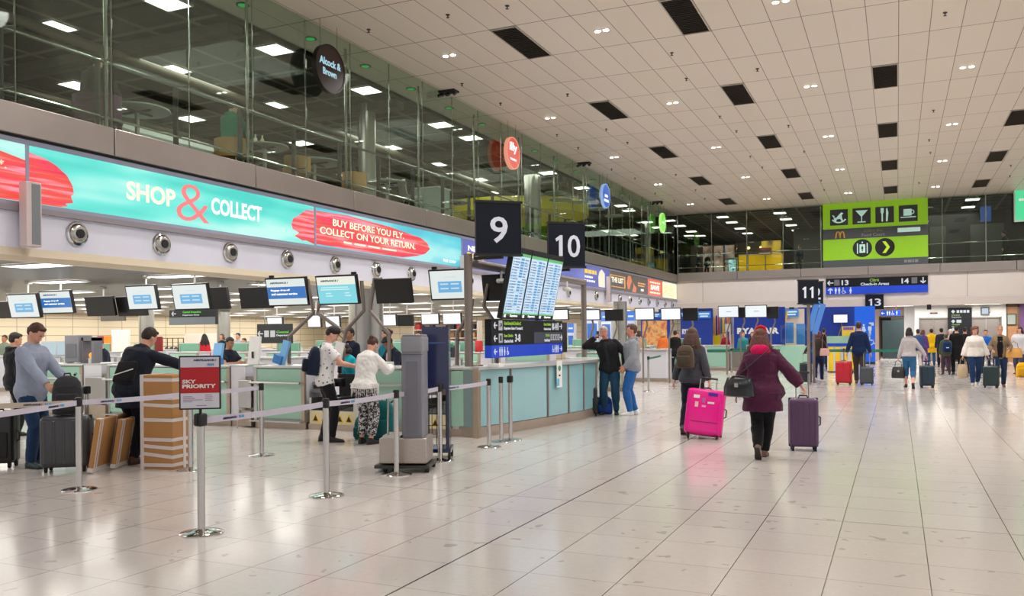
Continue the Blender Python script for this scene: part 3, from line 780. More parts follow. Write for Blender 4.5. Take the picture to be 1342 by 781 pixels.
fs_ = True
RL = ['row nearest the white bulkhead', 'second row behind the bulkhead', 'third row behind the bulkhead', 'fourth row behind the bulkhead', 'fifth row behind the bulkhead', 'sixth row behind the bulkhead', 'rearmost row']
for i in range(7):
    n_ = 0
    for j in range(15):
        x, y = -13.1 - 3.4 * i, 3.7 + 3.0 * j
        if not vis(x, y, 2.85): continue
        lb = 'white low ceiling light panel, %s from the left in the %s' % (ORD[n_], RL[i]); n_ += 1
        if fs_: pl_.location = (x, y, 2.855); pl_['label'] = lb; fs_ = False
        else: dup(pl_, (x, y, 2.855), label=lb)
pf = panel('long warm light panel in the low ceiling at the far end', 'light panels of the far low ceiling', (-8, 50.2, 3.015), 1.6, .5, 3.2)
for xx, yy in ((-4, 50.2), (0, 50.2), (-6, 54), (-2, 54), (4, 50), (8, 50), (6, 49.4), (2.2, 49.4)): dup(pf, (xx, yy, 3.015))
# beams and ducts of the mezzanine ceiling
for i, y in enumerate((7.5, 14.2, 20.8, 27.4, 34, 40.6, 47.2)):
    struct(MB().bx(-30, WX - 1.4, y - .22, y + .22, CZ - .32, CZ - .08).build('trim_8', pain((96, 90, 78))))
for x in (-16, -20.5, -25):
    d = thing('air_duct', 'pale brown metal duct under the dark mezzanine ceiling', 'duct', (x, 0, CZ - .42), 0, 'ducts under the mezzanine ceiling')
    MB().tube([(0, -6, 0), (0, 60, 0)], .11, 12).build('pipe', pain((112, 104, 88), .4), d)
# steel columns
def column(name, x, y, r, z0, z1, label):
    t = thing(name, label, 'column', (x, y, z0))
    MB().lathe([(r, 0), (r, z1 - z0)], n=32).build('shaft', mat('column_steel', (168, 166, 160), .3, .9, noise_s=1.5, vary=.15), t)
    MB().lathe([(r + .02, 0), (r + .02, .12), (r, .13)], n=32).build('base_ring', STEEL, t)
    for k in (-1, 1): MB().box((0, k * (r + .001), (z1 - z0) / 2), (.012, .006, z1 - z0 - .2)).build('seam', DARKMETAL, t)
p = on_y(478, 240, 19.5)
column('steel_column', *[q for q in (lambda p: (p.x, p.y))(on_z(478, 262, MF) if False else (lambda r: V((-14, r.y / r.x * -14, 0)))(ray(481, 200)))], .25, MF, CZ - .08, 'polished steel column on the mezzanine behind the second table')
column('steel_column', -13.9, ray(697, 200).y / ray(697, 200).x * -13.9, .34, MF, CZ - .08, 'polished steel column on the mezzanine behind sign nine')
column('steel_column', -13.9, 50.5, .30, MF, CZ - .08, 'steel column at the corner of the mezzanine')
c_ = on_z(728, 600, 0)
def colat(px, d, r, label):
    q = ray(px, 437); t = d / math.hypot(q.x, q.y)
    column('steel_column', q.x * t, q.y * t, r, 0, 2.86, label)
colat(480, 21, .42, 'large steel column behind the woman in the white top')
colat(192, 36, .28, 'steel column behind the man leaning on the desk')
colat(813, 33, .26, 'pale steel column between the two men and the far desks')
colat(293, 42, .3, 'thin steel column near the rear wall')
# ---------------------------------------------------------------- lit adverts, boards, screens
def lit(name, stops, e=1.0, sc=(1, 1, 1), nscale=3.0, detail=4, contrast=(.35, .65)):
    """back-lit print: emission from a colour ramp over stretched noise (object space)"""
    if name in MATS: return MATS[name]
    m = bpy.data.materials.new(name); m.use_nodes = True; nt = m.node_tree; b = nt.nodes['Principled BSDF']
    tc = N(nt, 'ShaderNodeTexCoord'); mp = N(nt, 'ShaderNodeMapping'); mp.inputs['Scale'].default_value = sc
    nt.links.new(tc.outputs['Object'], mp.inputs[0]); nz = N(nt, 'ShaderNodeTexNoise'); nz.inputs['Scale'].default_value = nscale; nz.inputs['Detail'].default_value = detail
    nt.links.new(mp.outputs[0], nz.inputs['Vector']); cr = N(nt, 'ShaderNodeValToRGB'); el = cr.color_ramp.elements
    n = len(stops)
    for i, c in enumerate(stops):
        pos = contrast[0] + (contrast[1] - contrast[0]) * (i / (n - 1) if n > 1 else 0)
        e_ = el[i] if i < 2 and n > 1 else (el[0] if i == 0 else el.new(pos)); e_.position = pos; e_.color = srgb(c) + (1,)
    nt.links.new(nz.outputs['Fac'], cr.inputs[0]); nt.links.new(cr.outputs[0], b.inputs['Emission Color']); b.inputs['Emission Strength'].default_value = e * .80
    b.inputs['Base Color'].default_value = (.05, .05, .05, 1); b.inputs['Roughness'].default_value = .3
    MATS[name] = m; return m
def L1(col, e=1.0): return lit('lit_%d_%d_%d_%d' % (col + (int(e * 100),)), [col, col], e)
def ftext(s, x0, x1, z0, z1, m, parent, y=-.004, bold=.02, name='lettering'):
    o = text(s, 1, m, parent, (0, 0, 0), bold=bold, name=name, ext=.002)
    xs = [v.co.x for v in o.data.vertices]; ys = [v.co.y for v in o.data.vertices]
    if not xs: return o
    ax, bx = min(xs), max(xs); ay, by = min(ys), max(ys)
    sx = (x1 - x0) / (bx - ax); sz = (z1 - z0) / (by - ay)
    for v in o.data.vertices: v.co = V(((v.co.x - ax) * sx, (v.co.y - ay) * sz, v.co.z))
    o.location = (x0, y, z0); return o
SX = WX + .02
def tline(x0, x1, z0, z1, m, parent, y=-.004):
    """a line of writing too small to read: one short bar per word"""
    b = MB(); x = x0; L = x1 - x0
    while x < x1 - L * .06:
        w = L * random.uniform(.12, .3); b.flat(rect(x, min(x + w, x1), z0, z1), .003, y); x += w + L * .05
    return b.build('small_writing', m, parent)
def YL(px): return on_x(px, 300, SX).y
TEAL = lit('lit_teal_print', [(56, 214, 200), (110, 236, 222), (190, 250, 240)], 1.0, (.25, 1, 1.6), 1.3, 2, (.35, .66))
BLUEP = lit('lit_sky_print', [(60, 190, 214), (96, 214, 226), (170, 238, 240)], 1.0, (.3, 1, 1.2), 1.2, 2)
STROKE = lit('lit_paint_stroke', [(214, 14, 62), (240, 50, 84), (232, 70, 50), (252, 150, 168), (240, 70, 120)], 1.1, (.25, 1, 7), 1.6, 4, (.3, .7))
CREAMT = L1((255, 250, 214), 1.15); WHITET = L1((255, 255, 255), 1.15)
def advert(label, y0, y1, m):
    t = thing('illuminated_advert', label, 'lit advert', (SX, y0, 3.52), PI / 2)
    w = y1 - y0
    MB().bx(0, w, -.0, .03, .06, .90).build('print', m, t)
    f = MB(); f.bx(0, w, -.02, .03, .90, .97); f.bx(0, w, -.02, .03, 0, .06); f.bx(0, .025, -.02, .03, .06, .90); f.bx(w - .025, w, -.02, .03, .06, .90)
    f.build('frame', pain((158, 162, 186), .4), t)
    return t, w
def stroke(t, P, d=.006):
    return MB().flat(P, d, 0).build('paint_stroke', STROKE, t)
bnd = [-2.0, 8.33, YL(412.5), YL(604.5), 35.6, YL(848), YL(867), FY - .02]
a, w = advert('backlit advert with pink brush stroke and letter N at the left edge', bnd[0], bnd[1], TEAL)
stroke(a, [(4, .07), (10.31, .07), (10.31, .67), (9.6, .80), (9.0, .84), (4, .84)]); ftext('N', 9.4, 9.86, .33, .6, CREAMT, a); ftext('*.', 9.9, 10.02, .5, .62, CREAMT, a)
a, w = advert('long teal backlit advert reading SHOP & COLLECT', bnd[1], bnd[2], TEAL)
x1 = YL(97) - bnd[1]
stroke(a, [(.025, .07), (x1 * .72, .07), (x1 * .86, .10), (x1 * .8, .13), (x1 * .98, .16), (x1 * .93, .26), (x1, .30), (x1 * .97, .42), (x1 * .85, .56), (x1 * .62, .68), (x1 * .35, .76), (.025, .80)])
q = lambda px: YL(px) - bnd[1]
ftext('SHOP', q(166), q(230), .36, .67, CREAMT, a, bold=.03); ftext('COLLECT', q(277), q(343), .36, .67, WHITET, a, bold=.03)
ftext('&', q(231), q(274), .16, .82, L1((250, 120, 124), 1.1), a, y=-.007, bold=-.012, name='ampersand')
x0 = q(382)
stroke(a, [(x0, .44), (x0 + .06, .56), (x0 + .3, .68), (w - .3, .79), (w - .03, .82), (w - .03, .09), (w - .3, .14), (x0 + .35, .13), (x0 + .1, .20), (x0 + .25, .28), (x0 + .04, .34)])
a, w = advert('sky blue backlit advert reading BUY BEFORE YOU FLY. COLLECT ON YOUR RETURN.', bnd[2], bnd[3], BLUEP)
q = lambda px: YL(px) - bnd[2]
x1 = q(563)
stroke(a, [(.03, .10), (1.5, .08), (x1 * .72, .09), (x1 * .86, .18), (x1 * .95, .28), (x1, .42), (x1 * .97, .58), (x1 * .9, .68), (x1 * .6, .80), (1.2, .86), (.03, .82)])
ftext('BUY BEFORE YOU FLY.', q(436), q(529), .56, .72, CREAMT, a, y=-.007, bold=.02); ftext('COLLECT ON YOUR RETURN.', q(419), q(544), .34, .50, CREAMT, a, y=-.007, bold=.02)
tline(q(450), q(520), .21, .25, CREAMT, a, y=-.007)
ftext('THE LOOP', q(580), q(597), .14, .22, WHITET, a, bold=.03)
PUR = lit('lit_violet_print', [(84, 92, 176), (96, 104, 190), (120, 132, 214)], .9, (.3, 1, 1), 1, 2)
a, w = advert('violet backlit advert with white and yellow lettering behind sign 9', bnd[3], bnd[4] - 3.2, PUR)
q = lambda px: YL(px) - bnd[3]
ftext('NESC', q(613), q(634), .58, .74, WHITET, a, bold=.04); ftext('DOLC', q(612), q(634), .36, .54, L1((250, 214, 70), 1.1), a, bold=.04)
YB = YL(798)
a2, w2 = advert('blue violet advert with yellow headline and white bottle shape', bnd[4] - 3.2, YB, PUR)
q = lambda px: YL(px) - (bnd[4] - 3.2)
a2.location.y = bnd[4] - 3.2
q0 = YL(753) - (bnd[4] - 3.2)
tline(max(.05, q0), q(781), .58, .74, L1((250, 206, 60), 1.1), a2); tline(max(.05, q(760)), q(776), .40, .48, WHITET, a2); tline(max(.05, q(760)), q(779), .24, .32, WHITET, a2)
MB().flat([(q(784), .1), (q(792), .1), (q(792), .7), (q(788), .86), (q(785), .74), (q(783.5), .5)], .006, 0).build('machine_picture', L1((246, 236, 206), 1.0), a2)
DK = lit('lit_charcoal_print', [(74, 66, 60), (92, 84, 76)], .9)
a, w = advert('charcoal backlit advert with a framed badge and a hand picture', YB, bnd[5], DK)
q = lambda px: YL(px) - YB
OR = L1((255, 176, 96), 1.0)
m = MB(); 
for r_ in ((.12, w * .38, .70, .73), (.12, w * .38, .20, .23), (.12, .2, .2, .73), (w * .36, w * .38, .2, .73)): m.flat(rect(*r_), .005, 0)
m.build('badge_outline', OR, a); ftext('THE LIST', .3, w * .34, .40, .64, L1((255, 240, 214), 1.1), a, bold=.04)
m = MB(); m.flat([(w * .42, .45), (w * .45, .82), (w * .52, .84), (w * .56, .6), (w * .52, .42), (w * .49, .2), (w * .45, .2)], .005, 0); m.flat([(w * .56, .1), (w * .6, .4), (w * .58, .55), (w * .64, .4), (w * .68, .3), (w * .66, .08)], .005, 0)
m.build('picture', L1((232, 130, 84), .9), a); tline(w * .72, w * .93, .54, .60, OR, a); tline(w * .72, w * .9, .42, .48, OR, a); tline(w * .80, w * .88, .2, .3, WHITET, a)
a, w = advert('orange red backlit advert with SAVE lettering near the hall corner', bnd[5], bnd[6], lit('lit_orange', [(236, 84, 48), (244, 104, 60)], 1.0))
ftext('SAVE', w * .2, w * .8, .36, .62, WHITET, a, bold=.05); tline(w * .15, w * .85, .18, .26, CREAMT, a); tline(w * .15, w * .85, .70, .78, CREAMT, a)
a, w = advert('cream backlit advert in the corner of the two walls', bnd[6], bnd[7], lit('lit_cream', [(255, 232, 176), (255, 244, 206)], 1.2))
m = MB()
for i in range(6): m.flat(rect(w * .12, w * (.85 - .1 * (i % 2)), .2 + .1 * i, .23 + .1 * i), .004, 0)
m.build('text_lines', L1((226, 196, 120), 1.0), a)
# slim white loudspeaker columns on the bulkhead
def spk(y, z0, z1, label):
    t = thing('column_loudspeaker', label, 'loudspeaker', (WX + .16, y, z0))
    MB().box((0, 0, (z1 - z0) / 2), (.16, .24, z1 - z0)).build('case', pain((216, 200, 200), .45), t, bev=.01)
    MB().box((.083, .03, (z1 - z0) / 2), (.006, .13, z1 - z0 - .06)).build('grille', pain((128, 136, 140), .6), t)
p = on_x(40, 290, WX + .16); spk(p.y, 2.93, on_x(40, 239, WX + .16).z, 'tall pale loudspeaker box crossing the advert at the left edge')
p = on_x(608, 320, WX + .16); spk(p.y, 3.0, on_x(608, 335, WX + .16).z, 'pale loudspeaker box on the bulkhead behind sign 9')
p = on_x(797, 320, WX + .16); spk(35.2, 3.0, 4.1, 'pale loudspeaker box at the start of the charcoal advert')
# ---------------------------------------------------------------- round cafe signs behind the glass
def roundsign(label, px, py, dia, col, face, yawd, lines, e=.9, tc_=WHITET):
    p = on_x(px, py, WX + .28)
    t = thing('round_hanging_sign', label, 'sign', tuple(p), PI / 2 + R(yawd))
    m = MB(); m.flat(circ(0, 0, dia / 2, 40), .10, .05); m.build('disc', col, t)
    m = MB(); ringflat(m, 0, 0, dia / 2 - .02, dia / 2 + .015, .055, .115, 40); m.build('rim', face, t)
    m = MB()
    for s in (-1, 1): m.cyl((s * dia * .3, 0, dia * .38), (s * dia * .3, 0, CZ - p.z), .008, n=6)
    m.build('hanger', TUBE, t)
    for s, x0, x1, z0, z1 in lines: tline(x0, x1, z0, z1, tc_, t, y=-.055) if not s else ftext(s, x0, x1, z0, z1, tc_, t, y=-.055, bold=.03)
roundsign('dark brown round hanging sign with pale blue lettering', 431, 91, 1.02, mat('sign_brown', (44, 18, 16), .35), mat('sign_brown2', (30, 14, 12), .4), 0, [('Alcock &', -.40, .36, .04, .2), ('Brown', -.28, .20, -.17, -.02)], tc_=L1((170, 216, 232), .9))
roundsign('red round hanging sign with white lettering', 671, 201, 1.0, L1((222, 62, 34), .95), L1((250, 160, 130), .8), 0, [('illy', -.30, .30, -.02, .34), ('', -.25, .25, -.24, -.17)])
roundsign('blue round hanging sign with a green shape', 793, 257, 1.0, L1((34, 96, 200), .9), L1((150, 190, 240), .8), 0, [('', -.2, .2, -.05, .06), ('', -.3, .3, -.25, -.14)])
roundsign('bright green round hanging sign near the far corner', 868, 292, 1.0, L1((112, 230, 40), .95), L1((190, 250, 140), .9), 0, [('', -.22, .22, -.04, .05)])
p = on_x(671, 201, WX - .62)
# ---------------------------------------------------------------- numbered hanging signs
NAVY = mat('sign_navy', (13, 20, 34), .5, noise_s=2, vary=.05, spec=.25); SW = pain((226, 232, 248), .4)
def numsign(n, px, pyb, depth_y, yawd, w, h, label, x=None):
    t = thing('number_sign', label, 'sign', (x[0], x[1], x[2]), R(yawd))
    MB().bx(-w / 2, w / 2, -.05, .05, 0, h).build('panel', NAVY, t, bev=.006)
    for z in (0, h): MB().bx(-w / 2 - .02, w / 2 + .02, -.06, .06, z - .02, z + .02).build('edge_rail', BLACK, t)
    ww = (.30 if n == '11' else .42) if len(n) > 1 else .27
    if len(n) == 1: ftext(n, -w * ww * .72, w * ww * .72, h * .22, h * .72, SW, t, y=-.052, bold=.012)
    else:
        def one(cx):
            zt, zb, s = h * .72, h * .24, w * .05
            m = MB(); m.flat([(cx - s, zb), (cx + s, zb), (cx + s, zt), (cx - s * .3, zt), (cx - s * 2.9, zt - h * .085), (cx - s * 2.3, zt - h * .15), (cx - s, zt - h * .105)], .004, -.052); m.build('digit', SW, t)
        one(-w * .17)
        if n[1] == '1': one(w * .20)
        else: ftext(n[1], w * .02, w * .36, h * .22, h * .73, SW, t, y=-.052, bold=.012, name='digit')
    return t
numsign('9', 0, 0, 0, 40, .74, .84, 'dark navy square sign with a white 9 above the island corner', (-5.78, 12.25, 2.88))
numsign('10', 0, 0, 0, 40, .74, .84, 'dark navy square sign with a white 10 above the information screens', (-5.78, 15.3, 2.90))
p = on_y(1059, 398, 27.5); numsign('11', 0, 0, 0, 24, .60, .72, 'dark navy square sign with a white 11 on a blue post', (p.x, p.y, p.z))
p = on_y(1066, 399, 28.6); numsign('12', 0, 0, 0, 24, .60, .72, 'dark sign peeking out from behind sign 11', (p.x, p.y, p.z))
p = on_y(1146, 405, FY - .17); t = numsign('13', 0, 0, 0, 0, .88, .74, 'small black hanging sign with a white 13', (p.x, p.y, p.z))
# ---------------------------------------------------------------- island frame with flight screens and wayfinding board
fr = thing('sign_gantry', 'grey brown metal gantry standing on the island counter carrying signs 9 and 10', 'gantry', (-6.22, 12.05, 1.10))
MB().cyl((0, 0, 0), (0, 0, 1.80), .068, n=24).build('post', POSTMETAL, fr); MB().cyl((-.15, 5.9, 0), (-.15, 5.9, 1.72), .06, n=20).build('post', POSTMETAL, fr)
MB().tube([(0, 0, 1.66), (-.15, 5.9, 1.66)], .07, n=14).build('beam', POSTMETAL, fr)
for y in (.25, 3.3): MB().box((.24, y, 1.75), (.5, .08, .05)).build('sign_bracket', DARKMETAL, fr)
for y in (1.2, 4.4):
    m = MB(); m.cyl((.02, y, 1.60), (.02, y, 1.48), .02, n=8); m.lathe([(.01, 0), (.07, .0), (.09, .03), (.08, .07), (.01, .08)], (.02, y, 1.40), 16); m.build('camera_dome', WHITE, fr)
SCR = lit('lit_timetable', [(150, 196, 226), (196, 222, 244), (214, 234, 250)], 1.0, (1, 1, 30), 2.0, 2)
def fscreen(y, n):
    t = thing('flight_screen', n, 'screen', (-5.9, y, 1.87), PI / 2)
    B = Matrix.Rotation(R(12), 3, 'X')
    def b(x0, x1, y0, y1, z0, z1, nm, mm):
        m = MB(); m.bx(x0, x1, y0, y1, z0, z1); m.v = [B @ v for v in m.v]; return m.build(nm, mm, t)
    b(.005, .745, 0, .09, 0, 1.20, 'casing', BLACK); b(.03, .72, -.004, 0, .09, 1.10, 'display', SCR)
    b(.03, .72, -.007, -.003, 1.06, 1.11, 'header_bar', L1((96, 190, 110), .9)); b(.03, .72, -.007, -.003, .085, .11, 'footer_bar', L1((96, 190, 110), .9))
    m = MB()
    for i in range(19):
        if random.random() < .12: continue
        m.bx(.36, .48, -.007, -.004, .15 + i * .047, .18 + i * .047)
    m.v = [B @ v for v in m.v]; m.build('status_blocks', L1((60, 150, 206), .9), t)
    m = MB()
    for i in range(19):
        z = .155 + i * .047; m.bx(.06, .10, -.007, -.004, z, z + .018); m.bx(.13, .13 + random.uniform(.1, .2), -.007, -.004, z, z + .018); m.bx(.52, .52 + random.uniform(.08, .16), -.007, -.004, z, z + .018)
    m.v = [B @ v for v in m.v]; m.build('timetable_lines', L1((120, 140, 176), .8), t)
    o = ftext('Departures', .3, .6, .02, .07, WHITET, t, y=0); o.rotation_euler = (PI / 2 + R(12) - 2 * R(12) * 0, 0, 0); o.location = B @ V((.3, -.006, .03))
    o = ftext('02', .06, .14, .02, .07, WHITET, t, y=0); o.rotation_euler = (PI / 2 + R(12), 0, 0); o.location = B @ V((.06, -.006, .03))
for i, n in enumerate(('left flight timetable screen of the three tilted screens', 'middle flight timetable screen of the three tilted screens', 'right flight timetable screen below sign 10')): fscreen(12.6 + .757 * i, n)
bd = thing('wayfinding_board', 'long black and blue wayfinding board on the island counter below the flight screens', 'sign board', (-5.84, 12.1, 1.24), PI / 2 - R(0))
MB().bx(0, 3.12, 0, .12, .20, .62).build('black_panel', mat('board_black', (22, 24, 30), .5, spec=.25), bd); MB().bx(0, 3.12, 0, .12, 0, .20).build('blue_panel', mat('board_blue', (18, 66, 200), .4, emit=.15), bd)
MB().bx(3.14, 3.5, .05, .5, .02, .60).build('end_panel', mat('board_black2', (28, 28, 34), .3), bd)
MB().bx(1.72, 3.10, -.004, 0, .21, .41).build('grey_strip', mat('board_grey', (66, 72, 92), .4), bd)
YG = L1((150, 200, 40), .7); GW = L1((226, 232, 240), .8)
m = MB(); arrow(m, .14, .52, .13, 180, -.002); arrow(m, .14, .31, .13, 180, -.002); arrow(m, .14, .10, .12, 180, -.002); arrow(m, 3.03, .52, .13, 0, -.002); arrow(m, 3.03, .31, .13, 0, -.005); arrow(m, 3.03, .10, .12, 0, -.002); m.build('arrows', GW, bd)
m = MB(); m.flat(rect(.26, .40, .44, .60), .003, -.002); m.flat(rect(.26, .40, .24, .39), .003, -.002)
for x in (2.50, 2.62, 2.74, 2.86): m.flat(rect(x, x + .09, .26, .37), .003, -.005)
m.flat(rect(2.84, 2.92, .45, .59), .003, -.002); m.build('icon_tiles', pain((190, 194, 204)), bd)
m = MB(); arrow(m, .33, .52, .1, 40, -.006); m.flat(rect(.30, .36, .27, .36), .003, -.006)
for x in (2.545, 2.665, 2.785, 2.905): m.flat(rect(x - .015, x + .015, .28, .35), .003, -.009)
m.build('icon_glyphs', pain((50, 54, 66)), bd)
ftext('Geataí Imeachta/Críochfort 2', .46, 1.15, .53, .59, YG, bd); ftext('Departure Gates / Terminal 2', .46, 1.22, .44, .50, GW, bd); ftext('Deasc Cláraithe', .46, .82, .33, .38, YG, bd); ftext('Check-in Desk', .46, .82, .24, .29, GW, bd)
ftext('3-8', .90, 1.12, .25, .38, GW, bd); ftext('10-14', 2.58, 2.82, .45, .58, GW, bd); ftext('Deasc Cláraithe', 2.18, 2.52, .53, .58, YG, bd); ftext('Check-in Desk', 2.18, 2.52, .45, .49, GW, bd); ftext('Cúirt Bia', 2.25, 2.45, .33, .38, YG, bd, y=-.008); ftext('Food Court', 2.2, 2.46, .24, .29, GW, bd, y=-.008)
m = MB()
for x in (.30, .38, .48): pictoman(m, x, .10, .14, -.002, x > .45)
pictochair(m, .60, .10, .13, -.002); pictochair(m, 2.62, .10, .13, -.002)
for x in (2.72, 2.81, 2.88): pictoman(m, x, .10, .14, -.002, x < 2.75)
m.build('pictograms', GW, bd)
# ---------------------------------------------------------------- signs on the far wall
def farboard(y): return lambda px, py: on_y(px, py, y)
p0 = on_y(1082.5, 386, FY - .12); p1 = on_y(1216, 361, FY - .12)
W_ = p1.x - p0.x; H_ = p1.z - p0.z
t = thing('wayfinding_board', 'black and blue board on the far bulkhead reading Check-in Areas 13 and 14', 'sign board', (p0.x, FY - .12, p0.z))
MB().bx(0, W_, 0, .1, H_ * .45, H_).build('black_panel', MATS['board_black'], t); MB().bx(0, W_, 0, .1, 0, H_ * .45).build('blue_panel', MATS['board_blue'], t)
m = MB(); arrow(m, W_ * .045, H_ * .72, .32, 180, -.002); arrow(m, W_ * .955, H_ * .72, .32, 270, -.002); arrow(m, W_ * .045, H_ * .22, .32, 90, -.002)
for i, x in enumerate((.10, .135)): pictoman(m, W_ * x, H_ * .22, .34, -.002)
pictochair(m, W_ * .18, H_ * .22, .34, -.002); pictoman(m, W_ * .25, H_ * .22, .34, -.002, True); m.build('pictograms', GW, t)
m = MB(); m.flat(rect(W_ * .085, W_ * .14, H_ * .55, H_ * .92), .003, -.002); m.flat(rect(W_ * .845, W_ * .90, H_ * .55, H_ * .92), .003, -.002); m.build('icon_tiles', pain((110, 110, 116)), t)
ftext('13', W_ * .16, W_ * .23, H_ * .56, H_ * .88, GW, t, bold=.03); ftext('14', W_ * .75, W_ * .82, H_ * .56, H_ * .88, GW, t, bold=.03)
ftext('Check-in Areas', W_ * .35, W_ * .63, H_ * .50, H_ * .68, GW, t, bold=.03); ftext('Clárú', W_ * .44, W_ * .53, H_ * .74, H_ * .92, YG, t, bold=.03)
# the big lime green panel hung behind the far glass
p0 = on_y(1079.5, 347, FY + .25); p1 = on_y(1215.5, 258, FY + .25)
W_ = p1.x - p0.x; H_ = CZ - MF - .05
t = thing('food_court_panel', 'large lime green food court panel with four icons behind the far glass', 'sign board', (p0.x, FY - .10, MF + .06))
LIME = mat('lime_green', (128, 178, 22), .45, emit=.3)
MB().bx(0, W_, 0, .05, 0, H_).build('panel', LIME, t)
SL = mat('slate', (74, 80, 86), .5)
m = MB(); m.bx(0, W_, -.012, 0, 0, H_ * .115); m.bx(0, W_, -.012, 0, H_ * .44, H_ * .60); m.build('slate_strip', SL, t)
DKT = mat('icon_dark', (52, 54, 64), .5); PALE = mat('icon_pale', (186, 222, 214), .5, emit=.25)
for i, x in enumerate((.16, .38, .60, .82)):
    s = .44; cx = W_ * x; cz = H_ * .78
    MB().flat(rect(cx - s, cx + s, cz - s * .95, cz + s * .95), .012, 0).build('icon_tile', DKT, t)
    m = MB(); y = -.014
    if i == 0:
        ringflat(m, cx, cz + .12, .36, .43, y, n=14, a0=215, a1=325); m.flat([(cx - .25, cz - .02), (cx - .12, cz + .0), (cx + .0, cz + .14), (cx + .12, cz + .26), (cx + .22, cz + .2), (cx + .14, cz + .12), (cx + .16, cz - .05), (cx + .22, cz - .24), (cx + .14, cz - .24), (cx + .06, cz - .08), (cx - .1, cz - .1), (cx - .16, cz - .26), (cx - .24, cz - .24)], .004, y)
        m.flat([(cx - .25, cz - .02), (cx - .34, cz + .12), (cx - .3, cz + .14), (cx - .2, cz + .05)], .004, y)
    elif i == 1:
        m.flat([(cx - .3, cz + .3), (cx + .3, cz + .3), (cx + .03, cz - .02), (cx - .03, cz - .02)], .004, y); m.flat(rect(cx - .025, cx + .025, cz - .3, cz), .004, y); m.flat(rect(cx - .2, cx + .2, cz - .34, cz - .28), .004, y)
    elif i == 2:
        m.flat(rect(cx - .15, cx - .08, cz - .35, cz + .1), .004, y); m.flat([(cx - .19, cz + .35), (cx - .19, cz + .12), (cx - .15, cz + .05), (cx - .08, cz + .05), (cx - .04, cz + .12), (cx - .04, cz + .35)], .004, y)
        m.flat([(cx + .06, cz - .35), (cx + .14, cz - .35), (cx + .18, cz + .1), (cx + .12, cz + .36), (cx + .07, cz + .3)], .004, y)
    else:
        m.flat(rect(cx - .22, cx + .16, cz - .12, cz + .22), .004, y); ringflat(m, cx + .18, cz + .06, .07, .11, y, n=14); m.flat(rect(cx - .36, cx + .36, cz - .22, cz - .17), .004, y)
    m.build('icon', PALE, t)
m = MB()
for s, c in ((-1, .10), (1, .10)):
    pass
mx_ = W_ * .17; mz_ = H_ * .455
for s in (-1, 1):
    P = [(mx_ + s * (.0 + .105 * (1 - math.cos(R(a)))) , mz_ + .36 * math.sin(R(a))) for a in range(0, 181, 15)]
    for a_, b_ in zip(P, P[1:]): m.flat([(a_[0] - .028, a_[1]), (a_[0] + .028, a_[1]), (b_[0] + .028, b_[1]), (b_[0] - .028, b_[1])], .004, -.012)
m.build('yellow_emblem', mat('arch_gold', (196, 140, 20), .5, emit=.2), t)
ftext('Cúirt Bia', W_ * .40, W_ * .58, H_ * .53, H_ * .57, mat('lime_text', (110, 120, 50), .5), t, y=-.014); ftext('Food Court', W_ * .38, W_ * .60, H_ * .46, H_ * .51, mat('grey_text', (130, 134, 140), .5), t, y=-.014)
MB().flat(rect(W_ * .72, W_ * .93, H_ * .50, H_ * .565), .005, -.012).build('pale_label', PALE, t)
for i, x in enumerate((.385, .60)):
    MB().flat(circ(W_ * x, H_ * .285, .47, 32), .012, 0).build('round_icon', mat('icon_black', (18, 20, 26), .4), t)
m = MB(); cx, cz = W_ * .385, H_ * .285
m.flat(rect(cx - .14, cx + .14, cz - .24, cz + .2), .004, -.014); m.flat(rect(cx - .26, cx - .21, cz - .28, cz + .26), .004, -.014); m.flat(rect(cx + .21, cx + .26, cz - .28, cz + .26), .004, -.014); m.flat(rect(cx - .03, cx + .03, cz + .26, cz + .34), .004, -.014); m.build('lift_icon', PALE, t)
m = MB(); pictoman(m, cx, cz - .02, .3, -.02); m.build('lift_figure', MATS['icon_black'], t)
m = MB(); cx = W_ * .60; m.flat([(cx - .12, cz + .3), (cx + .04, cz + .3), (cx + .24, cz), (cx + .08, cz)], .004, -.014); m.flat([(cx + .08, cz), (cx + .24, cz), (cx + .04, cz - .3), (cx - .12, cz - .3)], .004, -.014); m.build('chevron', mat('lime_bright', (170, 210, 30), .5, emit=.3), t)
tline(W_ * .78, W_ * .92, H_ * .04, H_ * .08, MATS['grey_text'], t, y=-.014)
# green lit sign at the right picture edge, far mezzanine
p0 = on_y(1331, 289, FY - .5); t = thing('lit_green_sign', 'bright green lit sign hanging at the right picture edge', 'sign', tuple(p0))
MB().bx(0, 1.6, 0, .15, 0, 1.45).build('face', L1((70, 214, 150), 1.0), t); MB().bx(-.06, 1.66, .02, .17, -.06, 1.51).build('casing', WHITE, t); MB().cyl((.3, .1, 1.45), (.3, .1, CZ - p0.z), .015).build('hanger', TUBE, t)
tline(.15, .6, .95, 1.05, L1((250, 200, 210), 1.1), t)
# small blue toilet sign, elevator sign, clock
p0 = on_y(1154, 414, 49.4); p1 = on_y(1180, 406.5, 49.4)
t = thing('toilet_sign', 'small blue sign with toilet pictograms above the corridor door', 'sign', tuple(p0)); w = p1.x - p0.x; h = p1.z - p0.z
MB().bx(0, w, 0, .08, 0, h).build('panel', mat('blue_lit', (24, 92, 220), .4, emit=.5), t); MB().cyl((w * .8, .04, h), (w * .8, .04, 3.02 - p0.z), .012, n=6).build('hanger', TUBE, t)
m = MB(); arrow(m, w * .12, h * .5, h * .6, 180, -.002)
for x in (.35, .46, .82): pictoman(m, w * x, h * .5, h * .8, -.002)
pictochair(m, w * .62, h * .5, h * .8, -.002); m.build('pictograms', WHITET, t)
